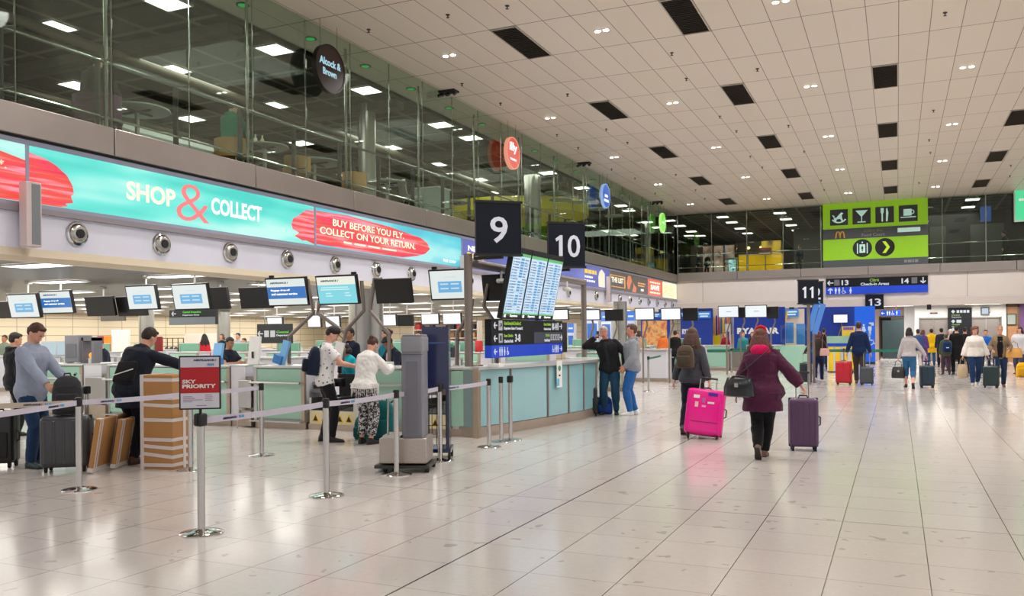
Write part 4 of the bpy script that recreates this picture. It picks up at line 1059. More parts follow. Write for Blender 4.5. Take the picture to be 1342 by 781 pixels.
# ---------------------------------------------------------------- monitors
def monitor(label, kind, loc, yawd=0, w=.72, h=.42, tilt=12, drop=None, grp=None, tag_=None):
    """kind: 'info' pale with blue box, 'blue' blue band, 'cyan', 'blank', 'white', 'off' shows its back"""
    t = thing('check_in_monitor', label, 'monitor', loc, R(yawd), grp)
    B = Matrix.Rotation(R(tilt), 3, 'X')
    def P(m, nm, mm): m.v = [B @ v for v in m.v]; return m.build(nm, mm, t)
    P(MB().bx(-w / 2 - .025, w / 2 + .025, 0, .07, -h / 2 - .025, h / 2 + .025), 'casing', BLACK)
    P(MB().bx(-.14, .14, .07, .13, -.12, .12), 'back_box', BLACKM)
    if kind != 'off':
        base = {'info': (226, 234, 232), 'blue': (226, 234, 230), 'cyan': (126, 214, 226), 'blank': (244, 250, 252), 'white': (240, 246, 250)}[kind]
        P(MB().bx(-w / 2, w / 2, -.004, 0, -h / 2, h / 2), 'display', L1(base, .95 if kind != 'blank' else 1.1))
        if kind == 'info':
            P(MB().bx(-w * .30, w * .34, -.007, -.003, -h * .28, h * .12), 'blue_box', L1((104, 176, 222), .95))
            m = MB()
            for z in (-.16, .0):
                for x in (-.24, .05): m.bx(w * x, w * (x + .22), -.009, -.006, h * (z), h * (z + .05))
            m.bx(-w * .1, w * .2, -.008, -.003, h * .26, h * .29); P(m, 'text_lines', L1((200, 224, 240), .95))
        if kind == 'blue':
            P(MB().bx(-w * .5, w * .5, -.007, -.003, -h * .26, h * .20), 'blue_band', L1((28, 112, 190), .95))
            for s, z in (('Baggage drop-off', .02), ('and customer service', -.12)):
                o = ftext(s, -w * .4, w * (.1 if z > 0 else .28), 0, h * .09, WHITET, t, y=0, bold=.03); o.rotation_euler = (PI / 2 + R(tilt), 0, 0); o.location = B @ V((-w * .4, -.008, h * z))
        if kind in ('cyan', 'blue'):
            if kind == 'cyan': P(MB().bx(-w / 2, w / 2, -.006, -.003, h * .2, h * .5), 'header', L1((236, 240, 226), .95))
            o = ftext('AIRFRANCE /', -w * .4, w * .08, 0, h * .07, mat('ink_blue', (30, 50, 110), .5), t, y=0, bold=.03); o.rotation_euler = (PI / 2 + R(tilt), 0, 0); o.location = B @ V((-w * .4, -.009, h * .32))
        if kind == 'cyan':
            m = MB()
            for z, x, l in ((.08, -.4, .7), (.0, -.42, .75), (-.14, -.3, .14), (-.14, .2, .12), (-.24, -.3, .18), (-.24, .2, .16)): m.bx(w * x, w * (x + l), -.008, -.003, h * z, h * (z + .04))
            P(m, 'text_lines', L1((200, 240, 246), .95))
        if kind == 'white':
            P(MB().bx(-w * .1, w * .15, -.007, -.003, -h * .02, h * .04), 'text_lines', L1((150, 170, 200), .9))
    if tag_: MB().bx(tag_ * w - .04, tag_ * w + .04, 0, .05, h / 2 + .02, h / 2 + .075).build('desk_number_tag', BLACKM, t)
    if drop and loc[0] > -11.7 and loc[2] < 2.9:
        m = MB(); m.tube([(0, .10, 0), (.06, .14, -.35), (-.10, .16, -.8), (-.10, .16, -loc[2])], .03, 10); m.build('support_post', POSTMETAL, t); drop = None
    if drop:
        q = B @ V((0, .1, 0)); m = MB(); m.cyl((0, .1, 0), (0, .12, drop - loc[2]), .018, n=8); m.box((0, .12, drop - loc[2] - .03), (.12, .10, .06)); m.build('ceiling_pole', WHITE, t)
    return t
RY = 12.35
def mon_at(x0, y0, x1, y1, kind, label, Y=RY, drop=None, yawd=0, tag_=None, tilt=12):
    c = on_y((x0 + x1) / 2, (y0 + y1) / 2, Y); a = on_y(x0, (y0 + y1) / 2, Y); b = on_y(x1, (y0 + y1) / 2, Y); u = on_y((x0 + x1) / 2, y0, Y); d = on_y((x0 + x1) / 2, y1, Y)
    return monitor(label, kind, tuple(c), yawd, (b.x - a.x) * .94, (u.z - d.z) * .92, tilt, drop, None, tag_)
mon_at(11, 385, 50, 417, 'info', 'leftmost lit monitor of the front desks with a blue box', drop=2.86)
mon_at(53, 381, 94, 411, 'blue', 'lit monitor with a blue band hanging above the man in the pale blazer', Y=12.6, drop=2.86)
mon_at(166, 374, 205, 406, 'info', 'lit monitor with a blue box hanging above the man in the dark jacket', drop=2.86)
mon_at(226, 372, 273, 406, 'info', 'lit monitor with a blue box hanging left of the dark screens', drop=2.86)
mon_at(349, 364, 402, 401, 'blue', 'tilted monitor reading Baggage drop-off and customer service', tag_=-.42)
mon_at(415, 361, 468, 399, 'cyan', 'tilted pale cyan monitor above the man in the cap', tag_=.42)
mon_at(563, 353, 614, 393, 'info', 'tilted white monitor with a blue box beside the gantry post', tag_=-.42)
mon_at(-6, 396, 14, 417, 'off', 'dark monitor seen from behind at the left picture edge', Y=14.6, drop=2.86)
mon_at(112, 389, 149, 414, 'off', 'dark monitor seen from behind under the second vent', Y=14.6, drop=2.86)
mon_at(153, 389, 190, 414, 'off', 'dark monitor half hidden behind the lit one above the jacketed man', Y=14.8, drop=2.86)
mon_at(270, 377, 298, 405, 'off', 'dark monitor touching the right side of a lit one', Y=14.6, drop=2.86)
mon_at(314, 377, 355, 404, 'off', 'dark monitor left of the baggage drop-off screen', Y=14.6, drop=2.86)
mon_at(492, 366, 538, 397, 'off', 'dark monitor back on a bent post right of the cyan screen', Y=12.42)
mon_at(633, 360, 668, 394, 'off', 'dark monitor back behind the gantry post below sign 9', Y=13.4)
# distant screens
for i, (x0, y0, x1, y1, k, Y, lb) in enumerate([
    (350, 416, 370, 428, 'blank', 22, 'small distant white screen left of the steel frame'), (403, 413, 420, 429, 'blank', 23, 'small distant white screen behind the steel frame'), (426, 414, 445, 429, 'blank', 23, 'small distant white screen right of the frame joint'),
    (498, 412, 519, 427, 'blank', 24, 'distant white screen right of the large column'), (521, 413, 541, 427, 'off', 24, 'distant dark screen above the grey kiosk'), (552, 411, 575, 425, 'blank', 24, 'distant white screen above the blue kiosk'), (580, 410, 604, 425, 'blank', 24, 'distant white screen left of the gantry post'),
    (700, 406, 745, 419, 'blank', 25, 'distant white screen behind the flight screens'), (761, 406, 786, 419, 'blank', 25, 'distant white screen right of the gantry'), (793, 406, 816, 420, 'off', 25, 'distant dark screen left of the pale column'),
    (832, 404, 857, 419, 'blank', 27, 'white screen above the man in the grey hoodie'), (866, 404, 892, 419, 'blank', 27, 'white screen right of the hoodie man'), (895, 404, 914, 420, 'off', 28, 'dark screen back left of the two bright far monitors'),
    (641, 408, 657, 418, 'blank', 24, 'distant white screen slice left of the flight screens'),
    (941, 401, 968, 416, 'white', 33.5, 'left of the two bright monitors above the far desks'), (976, 400, 1005, 416, 'white', 33.5, 'right of the two bright monitors above the far desks'),
    (969, 403, 977, 416, 'off', 34, 'dark monitor edge between the two bright far monitors'), (1006, 402, 1020, 417, 'off', 34, 'dark monitor back right of the bright far monitors'),
    (1092, 412, 1111, 423, 'blank', 45.75, 'small white screen on the navy wall')]):
    mon_at(x0, y0, x1, y1, k, lb, Y=Y, tilt=6, drop=2.95 if Y > 26 and x0 < 1040 else 2.85)
# dark wayfinding boards inside the low area
def inboard(px0, py0, px1, py1, Y, label, mainc=(40, 42, 46)):
    a = on_y(px0, py1, Y); b = on_y(px1, py0, Y); w = b.x - a.x; h = b.z - a.z
    t = thing('wayfinding_board', label, 'sign board', tuple(a)); MB().bx(0, w, 0, .1, 0, h).build('panel', mat('board_%d' % mainc[0], mainc, .35), t)
    MB().tube([(w * .2, .05, h), (w * .2, .05, 2.86 - a.z)], .015, 6).build('hanger', TUBE, t)
    return t, w, h
t, w, h = inboard(337, 424, 381, 450, 20, 'dark hanging board with a left arrow behind the steel frame')
m = MB(); arrow(m, w * .1, h * .5, w * .16, 180, -.002); m.build('arrow', GW, t); m = MB(); m.flat(rect(w * .22, w * .36, h * .32, h * .66), .003, -.002); m.flat(rect(w * .4, w * .54, h * .32, h * .66), .003, -.002); m.build('icon_tiles', pain((190, 194, 200)), t)
ftext('Geataí', w * .58, w * .95, h * .52, h * .64, L1((90, 210, 40), .8), t, bold=.03); ftext('Departure', w * .58, w * .95, h * .34, h * .46, GW, t, bold=.03)
t, w, h = inboard(222, 405, 282, 426, 16, 'grey and black hanging board below the lit monitors at the left')
MB().bx(0, w, -.01, 0, 0, h * .5).build('grey_strip', mat('board_light', (120, 128, 132), .3), t)
m = MB(); arrow(m, w * .1, h * .75, h * .4, 180, -.002); m.build('arrow', GW, t); ftext('Geataí Imeachta', w * .3, w * .7, h * .78, h * .92, L1((90, 210, 40), .8), t, bold=.03); ftext('Departure Gates', w * .3, w * .66, h * .58, h * .7, GW, t, bold=.02)
t, w, h = inboard(132, 413, 162, 421, 20, 'flat grey hanging board left of the thin column', (96, 92, 86))
# ---------------------------------------------------------------- check-in desks
GREENG = mat('frosted_green_glass', (154, 198, 178), .12, noise_s=1.2, vary=.05, coat=.6)
BLUEG = mat('frosted_blue_glass', (138, 186, 194), .12, noise_s=1.2, vary=.06, coat=.6)
TOPM = mat('counter_top_steel', (196, 198, 196), .3, .5, noise_s=4, vary=.05)
KICK = mat('kick_steel', (176, 160, 146), .35, .7, noise_s=3, vary=.1)
SIDEM = pain((206, 206, 214), .4); DARKIN = pain((38, 38, 40), .6); BEIGE = mat('beige_metal', (172, 156, 140), .4, .6)
PAPER = pain((232, 232, 230), .6); CAUT = pain((222, 210, 170)); YEL = pain((236, 196, 30)); INK = pain((30, 30, 30))
def desk(x0, x1, y, label, glass=GREENG, yaw=0, top=1.10, side=None, bar=True, grp=None):
    w = x1 - x0; cx = (x0 + x1) / 2
    t = thing('check_in_desk', label, 'desk', (cx, y, 0), yaw, grp)
    MB().bx(-w / 2 + .02, w / 2 - .02, .03, .62, .12, top - .05).build('cabinet', SIDEM, t)
    MB().bx(-w / 2, w / 2, -.02, .70, top - .045, top).build('counter_top', TOPM, t, bev=.012)
    MB().bx(-w / 2 + .07, w / 2 - .07, 0, .025, .80, top - .06).build('upper_glass', glass, t)
    MB().bx(-w / 2 + .07, w / 2 - .07, 0, .025, .17, .775).build('lower_glass', glass, t)
    for s in (-1, 1): MB().bx(s * (w / 2 - .035) - .035, s * (w / 2 - .035) + .035, -.01, .05, .12, top - .05).build('end_post', BEIGE if s > 0 else STEEL, t)
    if bar:
        m = MB(); m.cyl((-w / 2 - .05, -.07, .80), (w / 2 - .05, -.07, .80), .022, n=12)
        for s in (-.8, .8): m.cyl((s * w / 2, 0, .80), (s * w / 2, -.07, .80), .012, n=8)
        m.build('bag_rail', STEEL, t)
        MB().box((0, -.09, .13), (w, .10, .025)).build('foot_rail', STEEL, t)
    MB().bx(-w / 2, w / 2, .02, .6, 0, .12).build('kick_plate', KICK, t)
    m = MB()
    for sx in (-1, 1):
        for z in (.24, .70): m.cyl((sx * (w / 2 - .13), .002, z), (sx * (w / 2 - .13), -.006, z), .012, n=10)
    m.build('glass_fixings', STEEL, t)
    return t
def conveyor(x0, x1, y, label, n=2, grp=None):
    w = x1 - x0; cx = (x0 + x1) / 2
    t = thing('baggage_conveyor', label, 'conveyor', (cx, y, 0), 0, grp)
    MB().bx(-w / 2, w / 2, .05, 1.0, 0, .10).build('plinth', KICK, t)
    for i in range(n):
        a = -w / 2 + w * i / n + .02; b = -w / 2 + w * (i + 1) / n - .02; c = (a + b) / 2
        MB().bx(a, b, .06, .1, .10, .33).build('front_plate', CAUT, t)
        for k in (-.22, .18):
            p = c + k * (b - a)
            s = MB().flat([(p - .075, .14), (p + .075, .14), (p, .28)], .004, .06).build('warning_triangle', YEL, t)
            q = MB(); q.flat([(p - .05, .155), (p + .05, .155), (p, .25)], .002, .055); q.build('triangle_border', INK, s)
        MB().prism([(.08, .33), (.8, .40), (1.0, .5), (1.0, .10), (.08, .10)], a + .03, b - .03, lambda p_, q_, c_: (c_, p_, q_)).build('belt', pain((44, 44, 46), .6), t)
        m = MB(); m.bx(a, a + .05, .05, 1.0, .33, .55); m.bx(b - .05, b, .05, 1.0, .33, .55); m.build('side_guard', STEEL, t)
        MB().bx(c - .12, c + .12, .5, .62, .72, .86).build('weight_display', BLACK, t)
    MB().bx(-w / 2, w / 2, .95, 1.0, .5, .92).build('back_panel', DARKIN, t)
    return t
Y0 = 11.9
D = {}
def X_at(px, y=Y0): return on_y(px, 500, y).x
D['z'] = desk(X_at(14), X_at(56), Y0, 'leftmost green glass desk, behind the legs of the man in the blazer')
D['a'] = desk(X_at(58), X_at(108), Y0, 'green glass check-in desk beside the man in the pale blazer')
def sidecab(x0, x1, label, flap=True):
    t = thing('desk_side_cabinet', label, 'cabinet', ((x0 + x1) / 2, Y0 + .02, 0)); w = x1 - x0
    MB().bx(-w / 2, w / 2, 0, .6, .10, 1.08).build('body', SIDEM, t, bev=.008); MB().bx(-w / 2, w / 2, .02, .6, 0, .10).build('kick_plate', KICK, t)
    MB().bx(-w / 2, w / 2, 0, .6, 1.08, 1.10).build('counter_top', TOPM, t)
def flap(x0, x1, label):
    t = thing('stainless_flap', label, 'panel', ((x0 + x1) / 2, Y0 - .05, 0)); w = x1 - x0
    MB().bx(-w / 2, w / 2, 0, .04, .34, .84).build('sheet', STEEL, t, bev=.01); MB().bx(-w / 2, w / 2, 0, .8, .02, .30).build('plinth', KICK, t)
    MB().tube([(-w / 2 + .02, .0, .34), (-w / 2 + .08, -.12, .0)], .012, 6).build('strut', STEEL, t)
    MB().bx(-w / 2, w / 2, .1, .7, .30, .9).build('housing', mat('warm_steel', (150, 142, 134), .35, .7), t)
sidecab(X_at(108) + .01, X_at(131.5), 'white side cabinet between the first two green desks at the left')
flap(X_at(114), X_at(131) + .2, 'brushed steel flap in front of the leftmost white cabinet')
D['b'] = desk(X_at(134) + .14, X_at(190), Y0, 'green glass desk the man in the dark jacket leans on')
D['b2'] = desk(X_at(190) + .02, X_at(246), Y0, 'green glass desk behind the taped cardboard carton')
D['b3'] = desk(X_at(246) + .02, X_at(301), Y0, 'green glass desk right of the red priority sign')
sidecab(X_at(301) + .01, X_at(320), 'white side cabinet right of the red priority sign')
flap(X_at(309) + .1, X_at(331), 'brushed steel flap beside the desk of the steel frame')
D['c'] = desk(X_at(333) , X_at(399), Y0, 'large green glass desk left of the young couple')
conveyor(X_at(400) + .02, X_at(465), Y0, 'steel baggage conveyor with warning triangles behind the couple')
D['d'] = desk(X_at(466), X_at(534), Y0, 'green glass desk behind the woman in the white top')
conveyor(X_at(535), X_at(584), Y0, 'baggage conveyor hidden behind the grey kiosk', n=1)
D['e'] = desk(X_at(586), -6.02, Y0, 'narrow end desk with a slim green glass panel below the gantry post', bar=False)
# white side panel and small machines at desk c and d
m = thing('ticket_printer', 'small grey ticket printer at the edge of the couple\'s desk', 'printer', (X_at(404) + .1, Y0 + .3, .62)); MB().rbox((0, 0, .10), (.28, .3, .2), .02).build('case', pain((120, 122, 128)), m); MB().bx(-.1, .1, -.16, -.14, .08, .14).build('slot', BLACK, m)
# island end: curved run of blue glass
isl = thing('island_counter', 'curved end of the check-in island clad in pale blue glass', 'counter', (-6.0, Y0, 0))
P = [(-6.0, 11.85), (-5.80, 12.72), (-5.60, 13.85), (-5.50, 14.62), (-5.43, 15.25), (-5.42, 15.95), (-5.60, 16.8), (-6.05, 17.5)]
def loc_(p): return V((p[0] + 6.0, p[1] - Y0, 0))
def ribbon(m, a, b, inn, z0, z1):
    a, b = loc_(a), loc_(b); d = (b - a).normalized(); n = V((-d.y, d.x, 0))  # points left = inward
    vs = []
    for z in (z0, z1): vs += [a + V((0, 0, z)), b + V((0, 0, z)), b + n * inn + V((0, 0, z)), a + n * inn + V((0, 0, z))]
    m.add(vs, [(0, 3, 2, 1), (4, 5, 6, 7), (0, 1, 5, 4), (1, 2, 6, 5), (2, 3, 7, 6), (3, 0, 4, 7)])
mt = MB(); mk = MB(); mb_ = MB()
def off(p, q, r, o):
    pass
for i in range(len(P) - 1):
    a, b = P[i], P[i + 1]
    m = MB(); la, lb = loc_(a), loc_(b); d = (lb - la).normalized()
    a2 = (a[0] + d.x * .03, a[1] + d.y * .03); b2 = (b[0] - d.x * .03, b[1] - d.y * .03)
    ribbon(m, a2, b2, .03, .17, 1.05); g = m.build('glass_panel', BLUEG, isl)
    ribbon(mk, a, b, .5, .0, .16); ribbon(mb_, (a[0] - .03, a[1]), (b[0] - .03, b[1]), .3, .16, 1.06)
    ribbon(mt, (a[0] + .05, a[1]), (b[0] + .05, b[1]), .62, 1.06, 1.11)
    m = MB(); m.cyl(la + V((.0, 0, .16)), la + V((.0, 0, 1.06)), .022, n=10); m.build('mullion', POSTMETAL, isl)
for c in list(D['e'].children):
    c.name = 'end_' + c.name.split('.')[0]; c.parent = isl; c.location = D['e'].location - isl.location
bpy.data.objects.remove(D['e'])
mt.build('counter_top', TOPM, isl); mk.build('kick_plate', KICK, isl); mb_.build('core', pain((120, 140, 142)), isl)
MB().bx(-.04, .05, -.08, .02, .0, 1.08).build('corner_post', BEIGE, isl)
# notice on the glass
n_ = on_x(732, 490, -5.52)
t = thing('paper_notice', 'small white paper notice stuck to the blue glass of the island', 'notice', (-5.505, n_.y, n_.z - .24), PI / 2 - .12)
MB().bx(-.10, .10, -.004, 0, 0, .48).build('sheet', PAPER, t); m = MB().flat(circ(.0, .34, .05, 12), .003, -.004); m.build('green_mark', pain((60, 150, 110)), t); MB().flat(rect(-.03, .03, .2, .23), .003, -.004).build('ink', INK, t)
MB().flat(rect(-.09, -.01, .03, .16), .003, -.004).build('blue_strip', pain((90, 190, 230)), t)
# bent steel frames carrying the monitors
def frame(label, pts, extra=None):
    t = thing('monitor_frame', label, 'frame', tuple(pts[0]))
    o = pts[0]
    MB().tube([p - o for p in pts], .034, n=12).build('bent_tube', POSTMETAL, t)
    for e in extra or []:
        MB().tube([p - o for p in e], .034, n=12).build('bent_arm', POSTMETAL, t)
    MB().lathe([(.07, 0), (.07, .012), (.04, .02)], n=16).build('base_flange', STEEL, t)
def FPx(px, py, y=12.42): return on_y(px, py, y)
def fbase(px): q = FPx(px, 470); return V((q.x, q.y, 1.10))
frame('bent grey steel frame left of the man in the cap', [fbase(379), FPx(379, 441), FPx(411, 410), FPx(403, 366)])
c = FPx(449, 452)
frame('forked steel frame between the two customers', [fbase(449), c, FPx(454, 432), FPx(477, 407), FPx(474, 368)], [[FPx(452, 436), FPx(416, 410), FPx(419, 398)]])
frame('bent steel frame right of the woman in the white top', [fbase(510), FPx(510, 438), FPx(485, 407), FPx(491, 365), FPx(500, 366)])
frame('bent steel frame left of the gantry post', [fbase(599), FPx(599, 436), FPx(617, 408), FPx(619, 392)])
frame('bent steel frame behind the wayfinding board', [V((FPx(650, 400, 13.4).x, 13.42, 1.1)), FPx(650, 425, 13.4), FPx(634, 401, 13.4), FPx(638, 380, 13.4), FPx(640, 372, 13.4)])
# ---------------------------------------------------------------- things on and behind the front desks
def box_on(name, label, cat, loc, dims, col, m=None, yaw=0, bev=.01):
    t = MB().rbox((0, 0, dims[2] / 2), dims, bev, 2).build(name, m or pla(col, .5)); t.location = loc; t.rotation_euler = (0, 0, yaw); tag(t, label, cat); return t
def pc(label, x, y, z=1.10, yaw=0):
    t = thing('computer_monitor', label, 'monitor', (x, y, z), yaw)
    MB().rbox((0, 0, .30), (.50, .05, .32), .012, 2).build('casing', pla((196, 198, 202)), t); MB().bx(-.22, .22, -.029, -.024, .17, .43).build('display', L1((206, 232, 240), .7), t)
    m = MB(); m.cyl((0, .02, .0), (0, .02, .16), .02, n=10); m.build('neck', pla((160, 162, 166)), t); MB().lathe([(.1, 0), (.1, .012), (.02, .02)], n=16).build('foot', pla((160, 162, 166)), t)
pc('light grey computer monitor behind the head of the man in the pale blazer', X_at(40), Y0 + .45)
pc('grey computer monitor on the desk behind the blazer man', X_at(62), Y0 + .5, yaw=.5)
t = thing('self_service_unit', 'tall grey bag-tag unit on the desk right of the blazer man', 'machine', (X_at(75), Y0 + .5, 1.10)); MB().rbox((0, 0, .3), (.42, .34, .56), .02).build('case', pla((132, 132, 140)), t); MB().bx(-.15, .15, -.18, -.17, .12, .4).build('front', pla((110, 112, 120)), t)
t = thing('self_service_unit', 'open grey frame unit with an orange lamp on the leftmost desk', 'machine', (X_at(92), Y0 + .5, 1.10)); m = MB(); m.bx(-.2, -.12, -.1, .1, 0, .52); m.bx(.12, .2, -.1, .1, 0, .52); m.bx(-.2, .2, -.1, .1, .46, .54); m.build('frame', pla((120, 120, 128)), t); MB().ell((0, 0, .16), (.05, .05, .06)).build('lamp', glow((240, 150, 60), .8), t); MB().lathe([(.06, 0), (.06, .1), (.02, .11)], n=12).build('lamp_foot', WHITE, t)
for i, (px, c, w) in enumerate(((128, (240, 240, 236), .28), (222, (236, 236, 232), .3), (492, (238, 238, 236), .25), (612, (170, 140, 110), .2), (640, (240, 240, 240), .2))):
    box_on('paper_stack', ['white papers on the first cabinet', 'white papers beside the leaning man\'s elbow', 'white papers on the desk right of the fringed top', 'small brown box near the gantry post', 'white papers behind the wayfinding board'][i], 'papers', (X_at(px), Y0 + .28, 1.10), (w, .2, .03 + .02 * (i % 3)), c, bev=.004)
t = thing('leaflet_stand', 'white leaflet stand with a black figure 1 on the desk right of the vested man', 'leaflet stand', (X_at(314), Y0 + .4, 1.10)); MB().box((0, 0, .26), (.24, .05, .52), (-.12, 0, 0)).build('panel', PAPER, t); MB().box((0, .06, .01), (.24, .16, .02)).build('foot', PAPER, t); ftext('1', -.03, .02, .12, .24, INK, t, y=-.05)
t = thing('leaflet_stand', 'blue and white leaflet holder on the counter behind the priority sign', 'leaflet stand', (X_at(268), Y0 + .35, 1.10)); MB().box((0, 0, .2), (.2, .06, .4), (-.2, 0, 0)).build('panel', mat('leaf_blue', (120, 180, 230), .5), t); MB().box((0, -.05, .06), (.26, .1, .12)).build('pocket', mat('leaf_blue2', (60, 130, 200), .5), t)
t = thing('leaflet_stand', 'tilted blue leaflet holder beside a black chair back behind the desk', 'leaflet stand', (X_at(352), Y0 + .4, 1.10)); MB().box((.02, 0, .22), (.14, .05, .44), (-.1, .25, 0)).build('panel', mat('leaf_blue', (120, 180, 230), .5), t); MB().box((-.08, -.03, .1), (.18, .1, .16), (0, .3, 0)).build('pocket', mat('leaf_blue2', (60, 130, 200), .5), t)
t = thing('office_chair', 'black office chair back behind the large green desk', 'chair', (X_at(364), Y0 + 1.2, 0)); MB().rbox((0, 0, 1.0), (.42, .08, .5), .04).build('backrest', BLACKM, t); MB().rbox((0, -.22, .55), (.46, .44, .09), .04).build('seat', BLACKM, t); MB().cyl((0, -.2, .06), (0, -.2, .5), .03).build('stem', DARKMETAL, t)
MB().lathe([(.26, .03), (.26, .06), (.03, .09)], (0, -.2, -.02), 10).build('base', DARKMETAL, t)
for i, (px, w) in enumerate(((423, .18), (402, .14))):
    t = thing('leaflet_stand', ['tilted white leaflet stand behind the cap man\'s backpack', 'white notice card left of the cap man\'s backpack'][i], 'leaflet stand', (X_at(px) - .0, Y0 + .45 + i * .1, 1.10)); MB().box((0, 0, .2), (w, .03, .42), (-.1, .2, 0)).build('panel', PAPER, t)
# ---------------------------------------------------------------- rows of desks further back
first = None
rowg = 'further rows of check-in desks'
rdesk = desk(-8.4, -7.0, 23.0, 'green glass desk, first from the right in the second row behind the front desks', grp=rowg)
for (ry, yaw) in ((17.6, PI), (23.0, 0), (28.6, PI), (34.0, 0)):
    for k in range(11):
        x = -7.7 - 2.25 * k
        if (ry, k) == (23.0, 0): continue
        if ry < 18 and k == 0: continue
        if not vis(x, ry, 1.1) : continue
        dup(rdesk, (x, ry, 0), yaw, label='green glass desk, %s from the right in the %s row behind the front desks' % (ORD[k], {17.6: 'first', 23.0: 'second', 28.6: 'third', 34.0: 'fourth'}[ry]))
scr = thing('glass_screen', 'low green glass privacy screen standing on a further desk', 'screen', (-9, 23.3, 1.10), 0, 'privacy screens on the further desks')
MB().bx(-.5, .5, -.008, .008, .02, .30).build('pane', mat('green_pane', (116, 176, 152), .1, coat=.5), scr); m = MB(); m.bx(-.5, .5, -.012, .012, .30, .32); m.build('cap_rail', WHITE, scr)
for s in (-.45, .45): MB().bx(s - .015, s + .015, -.02, .02, 0, .3).build('clip', STEEL, scr)
scr.location = (-7.7, 23.3, 1.10); scr['label'] = 'low green glass privacy screen, first from the right on the second desk row'
for k in range(11):
    for ry in (23.3, 34.3):
        x = -7.7 - 2.25 * k
        if (k, ry) != (0, 23.3) and vis(x, ry, 1.2): dup(scr, (x, ry, 1.10), label='low green glass privacy screen, %s from the right on the %s desk row' % (ORD[k], 'second' if ry < 30 else 'fourth'))
cols = [(200, 40, 44), (230, 226, 220), (196, 150, 96), (60, 110, 170), (40, 44, 60), (240, 240, 236), (150, 110, 70), (70, 130, 90)]
cnames = ['red', 'white', 'cardboard brown', 'blue', 'dark', 'cream white', 'brown', 'green']
def snapx(x):
    k = round((-7.7 - x) / 2.25); c = -7.7 - 2.25 * k
    return max(c - .5, min(c + .5, x))
for px, ry, zt in [(575, 17.8, 1.1), (583, 17.8, 1.1), (592, 23.4, 1.1), (603, 17.8, 1.1), (567, 23.4, 1.1), (609, 17.8, 1.1), (629, 17.8, 1.1), (652, 23.4, 1.1), (560, 28.4, 1.1), (573, 28.4, 1.1)]:
    i = random.randrange(8); q = on_y(px, 450, ry); q.x = snapx(q.x); ry = {17.8: 17.3, 23.4: 23.35, 28.4: 28.2}[ry]
    hh = random.uniform(.12, .4)
    place = {575: 'just right of the blue kiosk', 583: 'between the blue kiosk and the bent frame', 592: 'behind the bent frame by the gantry post', 603: 'right of the bent frame', 567: 'over the edge of the blue kiosk', 609: 'left of the gantry post', 629: 'right of the gantry post', 652: 'beside the wayfinding board', 560: 'far behind the blue kiosk', 573: 'far behind beside the blue kiosk'}[px]
    box_on('storage_box', '%s box on a further desk %s' % (cnames[i], place), 'box', (q.x, ry, zt), (random.uniform(.14, .34), .2, hh), cols[i])
bt = thing('bottle', 'white plastic bottle on the further desk right of the blue kiosk', 'bottle', (snapx(on_y(581, 450, 17.3).x) + .08, 17.12, 1.1)); MB().lathe([(.05, 0), (.052, .2), (.02, .27), (.02, .31)], n=16).build('body', pla((236, 238, 240)), bt); MB().lathe([(.024, .31), (.024, .35), (.002, .35)], n=12).build('cap', pla((60, 120, 190)), bt)
for i, px in enumerate((588, 597)):
    q = on_y(px, 445, 23.2); dup(bt, (snapx(q.x) + .12 * i, 23.15, 1.1), label=['white bottle on the desk behind the bent frame', 'white bottle between the bent frame and the gantry post'][i])
sh = thing('shelf_unit', 'pale shelf unit with small goods far behind the blue kiosk', 'shelf', (on_y(590, 450, 27).x, 26.6, 0))
for z in (1.2, 1.5, 1.8, 2.1): MB().bx(-1.3, 1.3, 0, .35, z, z + .03).build('shelf_board', pain((226, 214, 196)), sh)
for s in (-1.3, 1.3): MB().bx(s - .02, s + .02, 0, .35, 0, 2.13).build('upright', pain((214, 204, 190)), sh)
MB().bx(-1.3, 1.3, .35, .37, 0, 2.13).build('back', pain((196, 180, 160)), sh)
g0 = None
for z in (1.23, 1.53, 1.83):
    for k in range(9):
        if random.random() < .25: continue
        i = random.randrange(8)
        t = MB().rbox((0, 0, .09), (.16, .16, random.uniform(.12, .22)), .01, 1).build('packet', pla(cols[i])); t.location = (sh.location.x - 1.15 + k * .28, 26.75, z)
        tag(t, 'small coloured packet standing on the pale distant shelf', 'packet', 'packets on the distant shelf')
# advertising uprights near the rear wall
def upright(px0, px1, py0, py1, Y, col, label, m=None, name='advertising_panel'):
    a = on_y(px0, py1, Y); b = on_y(px1, py0, Y)
    t = thing(name, label, 'panel', ((a.x + b.x) / 2, Y, 0)); w = b.x - a.x
    MB().bx(-w / 2, w / 2, 0, .12, .08, b.z).build('board', m or pla(col, .5), t, bev=.03); MB().bx(-w / 2 - .05, w / 2 + .05, -.1, .2, 0, .08).build('foot', DARKMETAL, t)
    return t, w, b.z
upright(100, 111, 441, 466, 25, (70, 150, 30), 'bright green upright panel beside the leftmost desk')
t, w, h = upright(127, 146, 440, 468, 27, (150, 30, 30), 'red and orange upright panel behind the desk woman'); MB().bx(0, w / 2, -.01, 0, .1, h).build('orange_half', pla((226, 140, 40)), t)
upright(146, 168, 432, 480, 27, (232, 232, 228), 'plain white upright panel left of the leaning man')
upright(187, 202, 443, 468, 25, (150, 170, 40), 'olive green upright panel right of the leaning man\'s head'); upright(203, 211, 441, 466, 25, (150, 24, 28), 'narrow dark red upright panel right of the leaning man')
upright(184, 201, 432, 444, 33, (214, 196, 210), 'pale mauve picture panel above the olive panel')
upright(242, 304, 437, 456, 36, (226, 216, 206), 'long pale poster panel on the rear wall behind the vested man')
